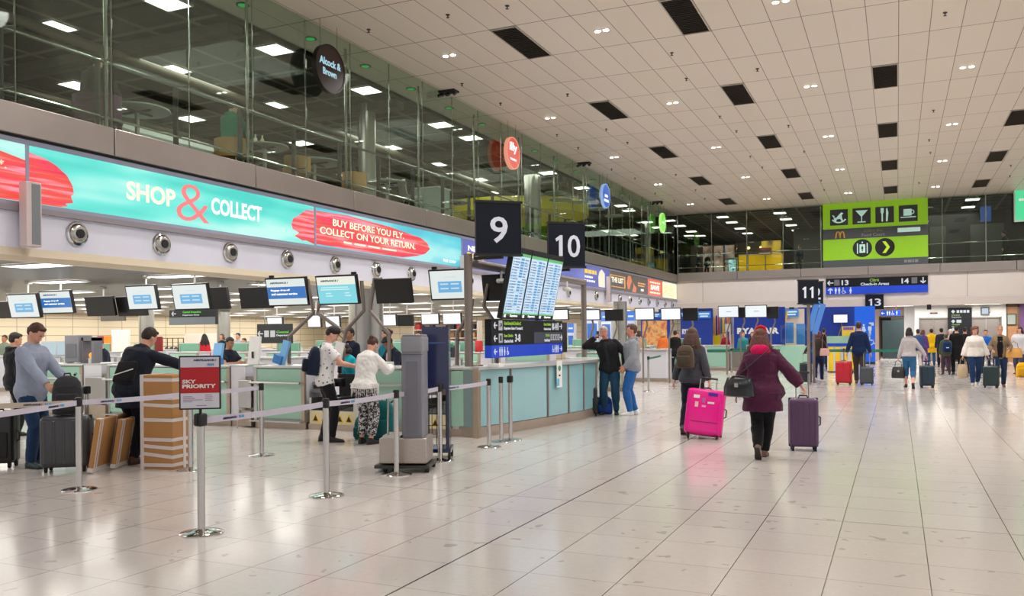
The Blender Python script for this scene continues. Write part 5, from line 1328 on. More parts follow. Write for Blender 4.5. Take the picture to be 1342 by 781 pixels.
for i, (a, b, Y) in enumerate(((113, 127, 30), (212, 240, 30))):
    q = on_y(a, 440, Y); q2 = on_y(b, 440, Y)
    t = thing('metal_rack', ['thin metal rack right of the bright green panel', 'metal rack with dark goods right of the dark red panel'][i], 'rack', (q.x, Y, 0)); w = q2.x - q.x
    m = MB()
    for k in range(5): m.bx(w * k / 4 - .015, w * k / 4 + .015, 0, .03, 0, 1.6)
    for z in (.9, 1.2, 1.58): m.bx(0, w, 0, .03, z, z + .03)
    m.build('grid', DARKMETAL, t)
    if i == 1:
        for k in range(4): MB().ell((w * (.15 + .22 * k), .1, 1.05), (.12, .1, .14)).build('hung_bag', pla((56, 52, 44)), t)
# ---------------------------------------------------------------- barrier posts and belts
BELT = mat('lilac_grey_belt', (196, 192, 208), .6, noise_s=20, vary=.06, bump=.1, bs=200)
GBELT = mat('green_belt', (20, 110, 90), .6, noise_s=20, vary=.1)
POSTC = mat('post_chrome', (196, 194, 192), .13, 1.0, noise_s=2, vary=.06)
def make_stanchion():
    t = thing('barrier_post', 'post', 'barrier post', (0, 0, 0), 0, None)
    MB().lathe([(.175, 0), (.175, .008), (.16, .016), (.09, .028), (.04, .036), (.035, .04)], n=40).build('base', mat('base_chrome', (214, 212, 210), .07, 1.0), t, ang=60)
    MB().lathe([(.031, .03), (.031, .90)], n=24).build('tube', POSTC, t)
    MB().lathe([(.033, .885), (.036, .89), (.036, .97), (.030, .98), (.004, .983)], n=24).build('head', BLACK, t)
    MB().box((0, -.04, .93), (.026, .018, .07)).build('belt_slot', BLACKM, t)
    return t
SPX = [(104, 642, 'steel barrier post in front of the charcoal suitcase'), (250, 616, 'steel barrier post half hidden behind the red priority sign'), (264, 699, 'nearest steel barrier post, carrying the red priority sign'), (343, 597, 'steel barrier post standing before the large green desk'),
       (428, 650, 'steel barrier post with round chrome base in front of the cap man'), (520, 622, 'steel barrier post just left of the grey kiosk base'), (577, 604, 'steel barrier post in front of the blue bag gauge'), (641, 586, 'left of the three bare posts beside the blue glass island'),
       (657, 579, 'middle of the three bare posts beside the blue glass island'), (669, 577, 'right of the three bare posts beside the island, with a black belt head'), (114, 604, 'barrier post with black head behind the nearest left post')]
s0 = make_stanchion(); ST = []
for i, (px, py, lb) in enumerate(SPX):
    q = on_z(px, py, 0)
    o = s0 if i == 0 else dup(s0, (q.x, q.y, 0))
    o.location = (q.x, q.y, 0); o['label'] = lb; ST.append(V((q.x, q.y, 0)))
    o['_k'] = i
    if i in (2, 9, 10):
        k = MB(); k.rbox((0, 0, .93), (.085, .085, .11), .02, 2); k.build('belt_cassette', BLACK, o)
STO = [o for o in scn.objects if o.name.startswith('barrier_post')]
STO.sort(key=lambda o: o['_k'])
for o in STO: del o['_k']
def belt(a, b, parent, z=.925, m=BELT, h=.055, sag=.012, logo=True, ca=(34, 44, 96)):
    A = V((a.x, a.y, z)); B_ = V((b.x, b.y, z)); o = V((a.x, a.y, 0)); d = (B_ - A); L = d.length; dn = d.normalized()
    A = A + dn * .036; L -= .072; n = V((-dn.y, dn.x, 0)) * .0012
    K = 14; vs = []; fs = []
    for i in range(K + 1):
        t = i / K; c = A + dn * L * t - V((0, 0, sag * 4 * t * (1 - t))) - o
        for s in (-1, 1):
            for zz in (-h / 2, h / 2): vs.append(c + n * s + V((0, 0, zz)))
    for i in range(K):
        p = i * 4; q = p + 4
        fs += [(p, q, q + 1, p + 1), (p + 3, q + 3, q + 2, p + 2), (p + 1, q + 1, q + 3, p + 3), (p, p + 2, q + 2, q)]
    fs += [(0, 1, 3, 2), (K * 4, K * 4 + 2, K * 4 + 3, K * 4 + 1)]
    m_ = MB(); m_.add(vs, fs); be = m_.build('belt', m, parent)
    if logo:
        rgt = dn if dn.dot(V((math.cos(YAW), math.sin(YAW), 0))) > 0 else -dn
        nr = V((rgt.y, -rgt.x, 0))
        pos = .35
        while pos < L - .3:
            c = A + dn * pos - o + nr * .003 - V((0, 0, sag * 4 * (pos / L) * (1 - pos / L)))
            for s, dx, w, col in (('AIRFRANCE', -.13, .16, MATS.get('ink_navy') or mat('ink_navy', (40, 44, 90), .5)), ('/', .035, .012, mat('ink_red', (206, 40, 50), .5)), ('KLM', .07, .06, mat('ink_sky', (60, 160, 214), .5))):
                tx = ftext(s, 0, w, 0, .019 if s != 'KLM' else .022, col, be, bold=.04, name='belt_print')
                M = Matrix((rgt, V((0, 0, 1)), nr)).transposed().to_4x4()
                tx.matrix_local = Matrix.Translation(c + rgt * dx - V((0, 0, .010))) @ M
            pos += 1.05
    return be
belt(ST[2], ST[4], STO[2]); belt(ST[4], ST[5], STO[4]); belt(ST[5], ST[6], STO[5]); belt(ST[6], ST[7], STO[6])
belt(ST[0], ST[1], STO[0]); belt(ST[1], ST[3], STO[1])
belt(ST[0], V((-7.05, 3.9, 0)), STO[0]); belt(ST[0], V((-9.6, 4.6, 0)), STO[0], m=mat('beige_belt', (200, 186, 170), .6))
for p, lb in ((V((-7.05, 3.9, 0)), 'barrier post beyond the left picture edge holding the near belt'), (V((-9.6, 4.6, 0)), 'barrier post beyond the left picture edge holding the beige belt')):
    dup(s0, tuple(p), label=lb)
for o in list(scn.objects):
    pass
# remove the belts that came along with those two copies
for o in [x for x in scn.objects if x.name.startswith('barrier_post') and 'beyond the left' in x.get('label', '')]:
    for c in list(o.children):
        if c.name.startswith('belt.') or c.name == 'belt':
            for g in list(c.children): bpy.data.objects.remove(g)
            bpy.data.objects.remove(c)
# priority sign
q = ST[2]
t = thing('priority_sign', 'red and white priority sign board with dark frame on the nearest barrier post', 'sign', (q.x, q.y, .985), R(36))
w, h = .325, .44; z0 = .03
MB().bx(-w / 2, w / 2, -.012, .012, z0, z0 + h).build('frame', mat('frame_navy', (24, 26, 40), .3), t, bev=.006)
MB().bx(-w / 2 + .013, w / 2 - .013, -.015, -.011, z0 + .013, z0 + h - .013).build('paper', pain((214, 214, 228), .5), t)
MB().bx(-w / 2 + .013, w / 2 - .013, -.018, -.013, z0 + .135, z0 + .345).build('red_panel', pain((186, 16, 30), .45), t)
MB().cyl((0, 0, -.02), (0, 0, .04), .012, n=10).build('stem', BLACK, t)
ftext('SKY', -.135, -.03, z0 + .215, z0 + .245, PAPER, t, y=-.020, bold=.04); ftext('PRIORITY', -.135, .125, z0 + .175, z0 + .208, PAPER, t, y=-.020, bold=.04)
ftext('AIRFRANCE /', -.05, .13, z0 + .395, z0 + .41, MATS['ink_navy'], t, y=-.017, bold=.04); ftext('KLM', .06, .11, z0 + .358, z0 + .375, MATS['ink_sky'], t, y=-.017, bold=.06)
m = MB()
for i in range(4): m.flat(rect(-.13, -.06 + .02 * i * (i % 3), z0 + .105 - i * .014, z0 + .109 - i * .014), .002, -.015); m.flat(rect(.04, .09 + .01 * (i % 2), z0 + .115 - i * .014, z0 + .119 - i * .014), .002, -.015)
m.flat(rect(-.03, .05, z0 + .03, z0 + .035), .002, -.015); m.build('small_print', mat('ink_mauve', (150, 110, 140), .5), t)
# far posts with green belts
f0 = None; FP_ = []
for px, py, lb in ((850, 513, 'barrier post right of the man in the grey hoodie'),):
    q = on_z(px, py); o = dup(s0, (q.x, q.y, 0), label=lb)
    for c in list(o.children):
        if c.name.startswith('belt') and 'slot' not in c.name:
            for g in list(c.children): bpy.data.objects.remove(g)
            bpy.data.objects.remove(c)
    f0 = o
# row of green belts in front of the far desks
gx = [-10.6, -8.4, -6.2, -4.0, -1.9, .2]
pr = None
for i, x in enumerate(gx):
    o = dup(f0, (x, 35.4, 0), label=['first', 'second', 'third', 'fourth', 'fifth', 'last'][i] + ' barrier post from the left in the green belt row before the far desks')
    if i < 5: belt(V((x, 35.4, 0)), V((gx[i + 1], 35.4, 0)), o, m=GBELT, h=.11, z=.90, logo=False)
q = f0.location; belt(V((q.x, q.y, 0)), V((-6.7, 26.0, 0)), f0, m=GBELT, h=.06, logo=False)
# ---------------------------------------------------------------- grey bag kiosk and blue bag gauge
q = on_z(524, 617)
t = thing('bag_drop_kiosk', 'tall grey kiosk with a diamond plate scale base behind the barrier belts', 'kiosk', (q.x, q.y, 0), R(20))
GK = pla((122, 124, 136), .4)
DP = bpy.data.materials.new('diamond_plate'); DP.use_nodes = True; nt = DP.node_tree; b_ = nt.nodes['Principled BSDF']
b_.inputs['Base Color'].default_value = srgb((178, 168, 160)) + (1,); b_.inputs['Metallic'].default_value = .7; b_.inputs['Roughness'].default_value = .35
tc = N(nt, 'ShaderNodeTexCoord'); mp = N(nt, 'ShaderNodeMapping'); mp.inputs['Rotation'].default_value = (.6, .6, .78); mp.inputs['Scale'].default_value = (26, 26, 26); ck = N(nt, 'ShaderNodeTexChecker'); ck.inputs['Scale'].default_value = 1
nt.links.new(tc.outputs['Object'], mp.inputs[0]); nt.links.new(mp.outputs[0], ck.inputs[0]); bp = N(nt, 'ShaderNodeBump'); bp.inputs['Strength'].default_value = .5; bp.inputs['Distance'].default_value = .004
nt.links.new(ck.outputs['Fac'], bp.inputs['Height']); nt.links.new(bp.outputs[0], b_.inputs['Normal'])
MB().bx(-.22, .34, -.12, .36, .10, .40).build('scale_base', DP, t, bev=.012)
MB().bx(-.27, .38, -.16, .40, .05, .085).build('platform', DARKMETAL, t)
MB().rbox((.17, .12, .98), (.24, .42, 1.28), .02, 2).build('column', GK, t)
MB().bx(.035, .05, -.02, .10, .42, 1.40).build('channel', pla((86, 88, 98)), t); MB().bx(.10, .24, -.095, -.088, .46, 1.30).build('front_panel', pla((112, 112, 124)), t)
MB().rbox((.17, .12, 1.50), (.26, .44, .20), .03, 3).build('head', pla((140, 142, 150)), t); MB().bx(.04, .30, -.105, -.1, 1.38, 1.385).build('seam', BLACK, t)
for x in (-.15, .35):
    for y in (-.1, .32): MB().cyl((x - .02, y, .035), (x + .02, y, .035), .035, n=14).build('castor', RUBBER, t)
MB().tube([(-.14, .0, .40), (-.13, .0, .86), (-.10, .0, .88), (.03, .0, .88)], .012, 8).build('side_rail', STEEL, t)
MB().bx(-.18, .03, -.1, .3, .40, .43).build('tray', STEEL, t)
q = on_z(573, 603)
t = thing('bag_size_gauge', 'tall dark blue bag size gauge stand on castors with a black wire cage', 'bag gauge', (q.x, q.y, 0), R(24))
NB = mat('gauge_blue', (12, 24, 76), .22, coat=.5)
MB().bx(-.16, .14, -.015, .03, .92, 1.72).build('poster_panel', NB, t, bev=.004); MB().bx(-.155, .135, -.018, -.014, 1.50, 1.52).build('panel_line', pla((60, 80, 140)), t)
for x in (-.165, .14): MB().bx(x - .02, x + .02, -.01, .03, .14, 1.74).build('side_post', NB, t, bev=.004)
MB().bx(.13, .16, -.02, .30, .18, 1.70).build('side_panel', NB, t)
MB().bx(-.18, .18, -.05, .42, .10, .15).build('base_frame', NB, t); MB().bx(-.14, .12, -.03, .30, .84, .92).build('cage_top', pla((110, 100, 96)), t)
m = MB()
for x in (-.12, -.06, 0, .06, .12):
    m.cyl((x, -.03, .2), (x, -.03, .84), .005, n=6)
for z in (.3, .45, .6, .72): m.cyl((-.13, -.03, z), (.13, -.03, z), .005, n=6); m.cyl((-.13, -.03, z), (-.13, .3, z), .005, n=6)
for y in (.08, .19, .3): m.cyl((-.13, y, .2), (-.13, y, .84), .005, n=6)
m.build('wire_cage', BLACK, t)
for x in (-.15, .16):
    for y in (-.03, .38): MB().cyl((x - .015, y, .05), (x + .015, y, .05), .05, n=16).build('castor', RUBBER, t)
# ---------------------------------------------------------------- luggage
def suitcase(label, loc, yaw, w, d, h, col, handle=0.0, tilt=0, roll=0, hard=True, ribs=5, wheels=4, cat='suitcase', vertical=True, rough=.35):
    t = thing('suitcase', label, cat, loc, R(yaw)); t.rotation_euler = (R(tilt), R(roll), R(yaw))
    zb = .055
    m = MB(); m.rbox((0, 0, zb + h / 2), (w, d, h), min(w, d) * .22, 4)
    M_ = pla(col, rough)
    if hard:
        for i in range(ribs):
            x = -w * .38 + w * .76 * i / max(1, ribs - 1)
            for s in (-1, 1): m.rbox((x, s * d / 2, zb + h / 2), (w * .055, .012, h * .82), .005, 1)
    m.build('shell', M_, t)
    MB().rbox((0, 0, zb + h / 2), (w + .006, .02, h + .006), min(w, d) * .2, 3).build('zip_band', pla(tuple(int(v * .45) for v in col), .6), t)
    if not hard:
        MB().rbox((0, -d / 2 - .012, zb + h * .36), (w * .78, .05, h * .5), .02, 2).build('front_pocket', pla(tuple(int(v * .9) for v in col), .7), t)
    MB().tube([(-.06, 0, zb + h - .005), (-.05, 0, zb + h + .03), (.05, 0, zb + h + .03), (.06, 0, zb + h - .005)], .011, 8).build('carry_handle', BLACKM, t)
    MB().tube([(w / 2 - .005, -.0, zb + h * .42), (w / 2 + .03, 0, zb + h * .45), (w / 2 + .03, 0, zb + h * .6), (w / 2 - .005, 0, zb + h * .63)], .010, 8).build('side_handle', BLACKM, t)
    if handle:
        m = MB(); ys = d * .28
        for s in (-1, 1): m.cyl((s * w * .22, ys, zb + h - .02), (s * w * .22, ys, zb + h + handle), .009, n=8)
        m.build('telescopic_rods', STEEL, t); MB().tube([(-w * .24, ys, zb + h + handle), (w * .24, ys, zb + h + handle)], .016, 10).build('pull_grip', BLACK, t)
    for sx in (-1, 1):
        for sy in ((-1, 1) if wheels == 4 else (1,)):
            k = MB(); x, y = sx * w * .38, sy * d * .33
            k.cyl((x - .014, y, .027), (x + .014, y, .027), .027, n=14); k.box((x, y, .05), (.035, .04, .03)); k.build('wheel', RUBBER, t)
    if wheels == 2:
        for sx in (-1, 1): MB().box((sx * w * .36, -d * .3, .028), (.04, .04, .056)).build('foot', RUBBER, t)
    return t
def backpack(label, loc, yaw, w, d, h, col, z=0, lean=0, straps=True, name='backpack', cat='backpack', accent=None):
    t = thing(name, label, cat, (loc[0], loc[1], loc[2] if len(loc) > 2 else z), R(yaw)); t.rotation_euler = (R(lean), 0, R(yaw))
    m = MB(); n = 20; rings = []
    for k, (zz, a, b) in enumerate(((0, .80, .8), (.03, .96, .98), (.3, 1, 1), (.6, .97, .92), (.82, .86, .76), (.95, .6, .5), (1.0, .25, .2))):
        rings.append(MB.ring(None, V((0, 0, h * zz)), V((1, 0, 0)), V((0, 1, 0)), w / 2 * a, d / 2 * b, n, 3.2))
    m.loft(rings); m.build('bag_body', fab(col), t)
    MB().rbox((0, -d / 2 - .02, h * .32), (w * .74, .08, h * .46), .03, 3).build('front_pocket', fab(tuple(int(v * .85) for v in col)), t)
    if accent: MB().rbox((0, -d / 2 - .065, h * .42), (w * .3, .006, h * .06), .002, 1).build('patch', pla(accent), t)
    MB().tube([(-.04, d * .35, h * .95), (-.03, d * .38, h * 1.05), (.03, d * .38, h * 1.05), (.04, d * .35, h * .95)], .010, 8).build('grab_loop', BLACKM, t)
    if straps:
        for s in (-1, 1): MB().tube([(s * w * .25, d * .45, h * .93), (s * w * .30, d * .5 + .10, h * .98), (s * w * .33, d * .5 + .20, h * .72), (s * w * .36, d * .5 + .14, h * .4), (s * w * .34, d * .45, h * .12)], .022, 8, flat=.45).build('shoulder_strap', fab(tuple(int(v * .7) for v in col)), t)
    MB().tube([(-w * .42, -d * .3, h * .66), (-w * .2, -d * .52, h * .74), (w * .2, -d * .52, h * .74), (w * .42, -d * .3, h * .66)], .004, 6).build('zip', BLACK, t)
    return t
def handbag(label, loc, yaw, w, d, h, col, strap=.2, name='handbag', cat='handbag', rough=.4):
    t = thing(name, label, cat, loc, R(yaw)); m = MB()
    m.loft([MB.ring(None, V((0, 0, zz * h)), V((1, 0, 0)), V((0, 1, 0)), w / 2 * a, d / 2 * b, 18, 3) for zz, a, b in ((0, .9, .8), (.06, 1, 1), (.5, .98, .9), (.9, .84, .5), (1, .8, .25))]); m.build('bag_body', pla(col, rough), t)
    for s in (-1, 1): MB().tube([(-w * .25, s * d * .15, h * .93), (-w * .2, s * d * .12, h + strap * .7), (0, s * .01, h + strap), (w * .2, s * d * .12, h + strap * .7), (w * .25, s * d * .15, h * .93)], .009, 8).build('handle', pla(tuple(int(v * .7) for v in col), .5), t)
    MB().box((0, -d * .42, h * .62), (.05, .012, .05)).build('clasp', STEEL, t)
    return t
q = on_z(77, 619); suitcase('large charcoal hard suitcase standing beside the man in the pale blazer', (q.x, q.y + .12, 0), 36, .56, .30, .62, (62, 62, 68))
bq = (q.x - .02, q.y + .14, .685)
backpack('dark grey backpack resting on top of the charcoal suitcase', bq, 50, .34, .22, .47, (54, 54, 58), straps=False)
q = on_z(-2, 612); suitcase('black suitcase cut off by the left picture edge', (q.x + .02, q.y, 0), 30, .42, .26, .64, (24, 24, 26), hard=False)
q = on_z(774, 545); suitcase('small black cabin suitcase with raised handle leaning by the island end', (q.x, q.y, 0), 25, .26, .22, .50, (22, 22, 24), handle=.52, hard=False, wheels=4)
q = on_z(793, 542); t = backpack('bright blue bag on the floor between the two suited feet', (q.x, q.y - .05, 0), 20, .34, .24, .36, (26, 70, 150), straps=False, name='travel_bag', cat='bag')
q = on_z(1053, 590); SU = suitcase('tall purple ribbed suitcase pulled by the woman in the maroon coat', (q.x, q.y, 0), 12, .38, .27, .66, (82, 52, 88), handle=.34, ribs=5)
q = on_z(920, 575); PK = suitcase('large bright pink suitcase covered with stickers', (q.x, q.y, 0), 8, .57, .28, .70, (226, 14, 138), handle=.2, tilt=-10, roll=5, ribs=2, wheels=4, rough=.25)
PK.rotation_euler = (R(-14), R(6), R(8))
for nm, x, z, sx, sz, c in (('sticker', -.14, .62, .09, .05, (226, 224, 220)), ('sticker', .10, .67, .14, .05, (60, 30, 150)), ('sticker', -.13, .50, .05, .08, (232, 190, 180)), ('sticker', .08, .54, .10, .03, (210, 216, 210)), ('sticker', -.03, .57, .05, .07, (170, 90, 150)), ('sticker', -.02, .48, .06, .03, (236, 160, 200))):
    MB().rbox((x, -.1415, z), (sx, .004, sz), .001, 1).build(nm, pla(c), PK)
MB().box((0, -.141, .24), (.46, .006, .012)).build('lower_crease', pla((150, 8, 90)), PK)
BS = [(1056, 503, .36, .24, .60, (20, 34, 42), 'dark suitcase with raised handle left of the woman with the pink bag', .3, 5), (1106, 504, .46, .3, .66, (176, 16, 40), 'large red suitcase pulled by the man in the navy blazer', .3, -5), (1136, 505, .38, .26, .50, (60, 66, 70), 'dark grey suitcase with pale edge at the right hand of the navy blazer man', .42, 0),
      (1215, 508, .38, .26, .58, (20, 48, 66), 'dark teal suitcase at the right of the woman in the grey cardigan', .12, 10), (1299, 508, .40, .26, .56, (22, 44, 46), 'dark green suitcase between the white blouse woman and the tan jacket woman', .2, -10)]
for px, py, w, d, h, c, lb, hd, yw in BS:
    q = on_z(px, py); suitcase(lb, (q.x, q.y, 0), yw, w, d, h, c, handle=hd, ribs=3 if px != 1136 else 0)
# teal travel bags by the couple
q = on_z(502, 578); backpack('large teal travel backpack on the floor right of the woman in the white top', (q.x, q.y, 0), 20, .40, .30, .62, (16, 92, 96), straps=True)
q = on_z(465, 577); backpack('small teal bag on the floor between the couple', (q.x, q.y + .2, 0), 10, .24, .2, .36, (16, 104, 100), straps=False, name='travel_bag', cat='bag')
# ---------------------------------------------------------------- cardboard
CARD = mat('cardboard', (176, 128, 76), .8, noise_s=3, vary=.07, bump=.08, bs=40); TAPE = mat('white_tape', (212, 204, 204), .35, noise_s=9, vary=.05)
q = on_z(207, 615); cb = thing('cardboard_carton', 'tall upright cardboard carton bound with white tape', 'carton', (q.x - .05, q.y + .20, 0), R(8))
cw, cd, chh = .46, .40, 1.15
MB().rbox((0, 0, chh / 2), (cw, cd, chh), .006, 1).build('box', CARD, cb)
for z, tl in ((1.09, 0), (.87, .0), (.78, .03), (.60, 0), (.36, .0), (.27, .05), (.17, .08), (.05, -.02)):
    m = MB(); m.box((0, 0, z), (cw + .008, cd + .008, .042), (0, tl, 0)); m.build('tape_band', TAPE, cb)
for x in (-cw / 2 + .022,): MB().box((x, 0, chh / 2), (.05, cd + .010, chh + .006)).build('tape_strip', TAPE, cb)
MB().box((cw / 2 - .0, .02, chh / 2), (.012, .05, chh)).build('tape_strip', TAPE, cb)
a = on_z(117, 621); b = on_z(160, 605); OFS = ((0, 0, 0), (-.02, .34, 0), (.12, .95, 0))
for i, (of, ln, hh, lb) in enumerate(((0, 1.05, .64, 'front of the three flat taped cardboard packages leaning at the left'), (.16, .85, .60, 'middle flat cardboard package in the leaning stack'), (.42, .7, .66, 'flat cardboard package leaning behind the jacketed man\'s legs'))):
    d = (b - a).normalized(); n = V((d.y, -d.x, 0)) * -1
    o = a + n * -0 + V(OFS[i]); yaw = math.atan2(d.y, d.x)
    t = thing('flat_carton', lb, 'carton', tuple(o + V((0, 0, .012)))); t.rotation_euler = (R(9), 0, yaw)
    MB().rbox((ln / 2, 0, hh / 2), (ln, .05, hh), .01, 1).build('box', CARD, t)
    for x in (.05, .11, ln * .5, ln * .8): MB().box((x, 0, hh / 2), (.035, .056, hh + .004), (0, .0, 0)).build('tape_band', TAPE, t)
    MB().box((ln / 2, 0, .03), (ln + .004, .055, .05)).build('tape_strip', TAPE, t)
# white trolley at the left
q = on_z(32, 585)
t = thing('luggage_trolley', 'pale metal luggage trolley behind the man in the blazer', 'trolley', (q.x, q.y + .9, 0), R(-40))
WM = mat('trolley_grey', (202, 206, 202), .35, .3)
m = MB()
for s in (-.26, .26): m.tube([(s, 0, .1), (s, .02, .5), (s * .95, .05, 1.02)], .016, 8); m.tube([(s, 0, .12), (s * .7, .95, .12)], .014, 8)
m.build('side_frame', WM, t)
m = MB()
for z in (.95, .84, .62, .5): m.cyl((-.25, .04, z), (.25, .04, z), .014, n=8)
m.build('cross_bars', WM, t); MB().bx(-.25, .25, 0, .03, .60, .78).build('front_board', pla((180, 196, 190)), t); MB().tube([(-.28, -.02, 1.04), (.28, -.02, 1.04)], .02, 10).build('push_bar', BLACKM, t)
m = MB()
for k in range(5): m.cyl((-.2 + .1 * k, .05, .14), (-.14 + .07 * k, .9, .14), .008, n=6)
m.build('luggage_rack', WM, t)
for s, y in ((-.26, .02), (.26, .02), (0, .9)): MB().cyl((s - .015, y, .06), (s + .015, y, .06), .06, n=14).build('wheel', RUBBER, t)
walkA = ((.08, .22, 0, 0), (-.08, -.24, .05, 35)); walkB = ((.08, -.24, .05, 35), (-.08, .22, 0, 0))
# ---------------------------------------------------------------- the far desks and the blue wall
FYD = 37.2
def XF(px, y=FYD): return on_y(px, 470, y).x
fx = [845, 878, 893, 912, 958, 977, 1001, 1023]
fl = [('pale green far desk right of the hoodie man', 846, 878), ('pale green far desk below the left dark monitor', 893, 924), ('pale green far desk behind the long haired woman', 924, 956), ('pale green far desk right of the steel conveyor', 978, 1003), ('pale green far desk behind the maroon coat', 1004, 1026)]
for lb, a, b in fl: desk(XF(a), XF(b), FYD, lb, bar=False)
for a, b, lb in ((879, 892, 'steel conveyor front between the two leftmost far desks'), (957, 977, 'steel conveyor front between the middle far desks')):
    t = thing('baggage_conveyor', lb, 'conveyor', (XF((a + b) / 2), FYD + .05, 0)); w = XF(b) - XF(a)
    MB().bx(-w / 2, w / 2, 0, .3, .12, .85).build('front', mat('warm_steel', (150, 142, 134), .35, .7), t); MB().bx(-w / 2, w / 2, -.03, .6, 0, .12).build('plinth', KICK, t); MB().bx(-w / 2, w / 2, 0, .5, .86, .95).build('belt_end', DARKIN, t)
# glass booth with blue posters behind sign 11
q = on_z(1036, 492)
t = thing('glass_booth', 'small clear glass booth with blue posters on the far desk row', 'booth', (XF(1040, 34.5), 34.5, 0)); MB().bx(-.5, .5, 0, .5, 0, 1.1).build('cabinet', GREENG, t)
MB().bx(-.48, .48, 0, .01, 1.12, 1.9).build('glass', glass_mat('clear_glass', (240, 246, 246), .2), t); MB().bx(-.3, .0, .1, .13, 1.2, 2.0).build('poster', pla((60, 130, 210)), t); MB().bx(.1, .42, .1, .13, 1.15, 1.95).build('poster', pla((70, 140, 220)), t)
p11 = on_y(1059, 398, 27.5)
t = thing('screen_post', 'slim post with tilted blue screens under sign 11', 'post', (p11.x, 27.6, 0)); MB().cyl((0, 0, 0), (0, 0, p11.z), .05, n=16).build('post', POSTMETAL, t)
p12 = on_y(1066, 399, 28.6); MB().cyl((p12.x - p11.x, 1.0, 0), (p12.x - p11.x, 1.0, p12.z), .04, n=12).build('rear_post', POSTMETAL, t)
for k in range(2): MB().box((.14 + .16 * k, .02, 2.12 - .1 * k), (.16, .05, .95), (0, R(16), 0)).build('tilted_screen', L1((50, 130, 214), .8), t)
p13 = on_y(1146, 405, 33)
BW = 44.0
NV = mat('deep_blue_wall', (14, 52, 150), .35, noise_s=.5, vary=.06); RB = mat('royal_blue_wall', (12, 70, 190), .35, noise_s=.5, vary=.06)
def bwall(a, b, m, label, z1=2.9, y=BW):
    x0, x1 = on_y(a, 440, y).x, on_y(b, 440, y).x
    t = thing('backdrop_panel', label, 'wall panel', (x0, y, 0)); w = x1 - x0; MB().bx(0, w, 0, .1, 0, z1).build('panel', m, t); MB().bx(0, w, -.02, 0, 0, .12).build('skirting', DARKMETAL, t); return t, w
XB = lambda px, t: on_y(px, 440, BW).x - t.location.x
t, w = bwall(840, 878, NV, 'deep blue backdrop behind the hoodie man')
MB().flat(rect(w * .05, w * .9, 1.0, 2.3), .01, 0).build('food_picture', lit('lit_food', [(200, 90, 30), (240, 170, 80), (150, 60, 40)], .8, (1, 1, 1), 3), t)
t, w = bwall(892, 934, NV, 'deep blue backdrop with white lettering left of the colourful shop')
ftext('RYANAIR', 0.05 * w, w * .52, on_y(895, 438, BW).z, on_y(895, 431, BW).z, PAPER, t, bold=.05)
t, w = bwall(962, 1029, NV, 'deep blue backdrop with large white airline lettering')
ftext('RYANAIR', XB(966, t), XB(1021, t), on_y(990, 437.5, BW).z, on_y(990, 429.5, BW).z, PAPER, t, bold=.05)
t, w = bwall(1046, 1120, NV, 'deep blue backdrop right of sign 11', y=46)
t, w = bwall(1120, 1147, mat('bright_blue_wall', (16, 96, 226), .35, emit=.12), 'bright blue wall panel with white toilet pictograms', y=46)
m = MB(); z_ = on_y(1139, 432, 46).z
x_ = lambda px: on_y(px, 432, 46).x - t.location.x
pictoman(m, x_(1132), z_, .55, -.004, True); pictoman(m, x_(1140), z_, .55, -.004); pictochair(m, x_(1141), on_y(1139, 445, 46).z, .6, -.004); m.flat(rect(x_(1139), x_(1145), on_y(1140, 427, 46).z, on_y(1140, 422.5, 46).z), .004, -.004); m.build('pictograms', pain((190, 214, 246)), t)
# blue lit header signs
for i, (a, b, y0, y1) in enumerate(((846, 866, 410, 416), (868, 880, 410, 415), (890, 911, 409, 415), (914, 931, 408, 417), (962, 977, 409, 415), (980, 999, 408, 415), (1029, 1046, 405, 415))):
    HY = BW - .09 if i < 6 else 44.55; p = on_y(a, y1, HY); r_ = on_y(b, y0, HY); w = r_.x - p.x; h = r_.z - p.z
    t = thing('header_sign', ['first', 'second', 'third', 'fourth', 'fifth', 'sixth', 'last'][i] + ' small blue lit desk header from the left above the far desks', 'sign', tuple(p)); MB().bx(0, w, 0, .08, 0, h).build('face', L1((20, 130, 214), .8), t)
    m = MB(); m.flat(rect(w * .12, w * .9, h * .55, h * .75), .003, 0); m.flat(rect(w * .2, w * .8, h * .2, h * .38), .003, 0); m.build('text_lines', L1((220, 240, 250), .9), t)
    m = MB(); m.bx(w * .3, w * .7, .02, .09, h, h + .1); m.build('bracket', DARKMETAL, t)
# colourful shop between the blue backdrops
x0, x1 = on_y(934, 440, 45).x, on_y(962, 440, 45).x
t = thing('shop_display', 'colourful clothes shop display between the blue backdrops', 'shop display', (x0, 45, 0)); w = x1 - x0
MB().bx(0, w, .2, .3, 0, 2.9).build('back_wall', pain((214, 200, 186)), t); MB().bx(0, w * .35, -.1, .15, .9, 1.5).build('yellow_counter', pla((232, 200, 20)), t)
for k in range(9):
    MB().rbox((w * (.06 + .11 * k), .1, 2.0), (w * .06, .1, random.uniform(.8, 1.1)), .02, 2).build('hung_garment', fab([(220, 150, 30), (60, 40, 120), (190, 40, 90), (40, 100, 160), (230, 210, 60), (120, 50, 150), (220, 100, 60), (50, 50, 70), (150, 160, 200)][k]), t)
MB().bx(w * .6, w * .85, -.05, .0, 1.0, 2.1).build('white_poster', PAPER, t); MB().bx(w * .66, w * .79, -.06, -.05, 1.1, 1.7).build('violet_picture', pla((76, 60, 120)), t)
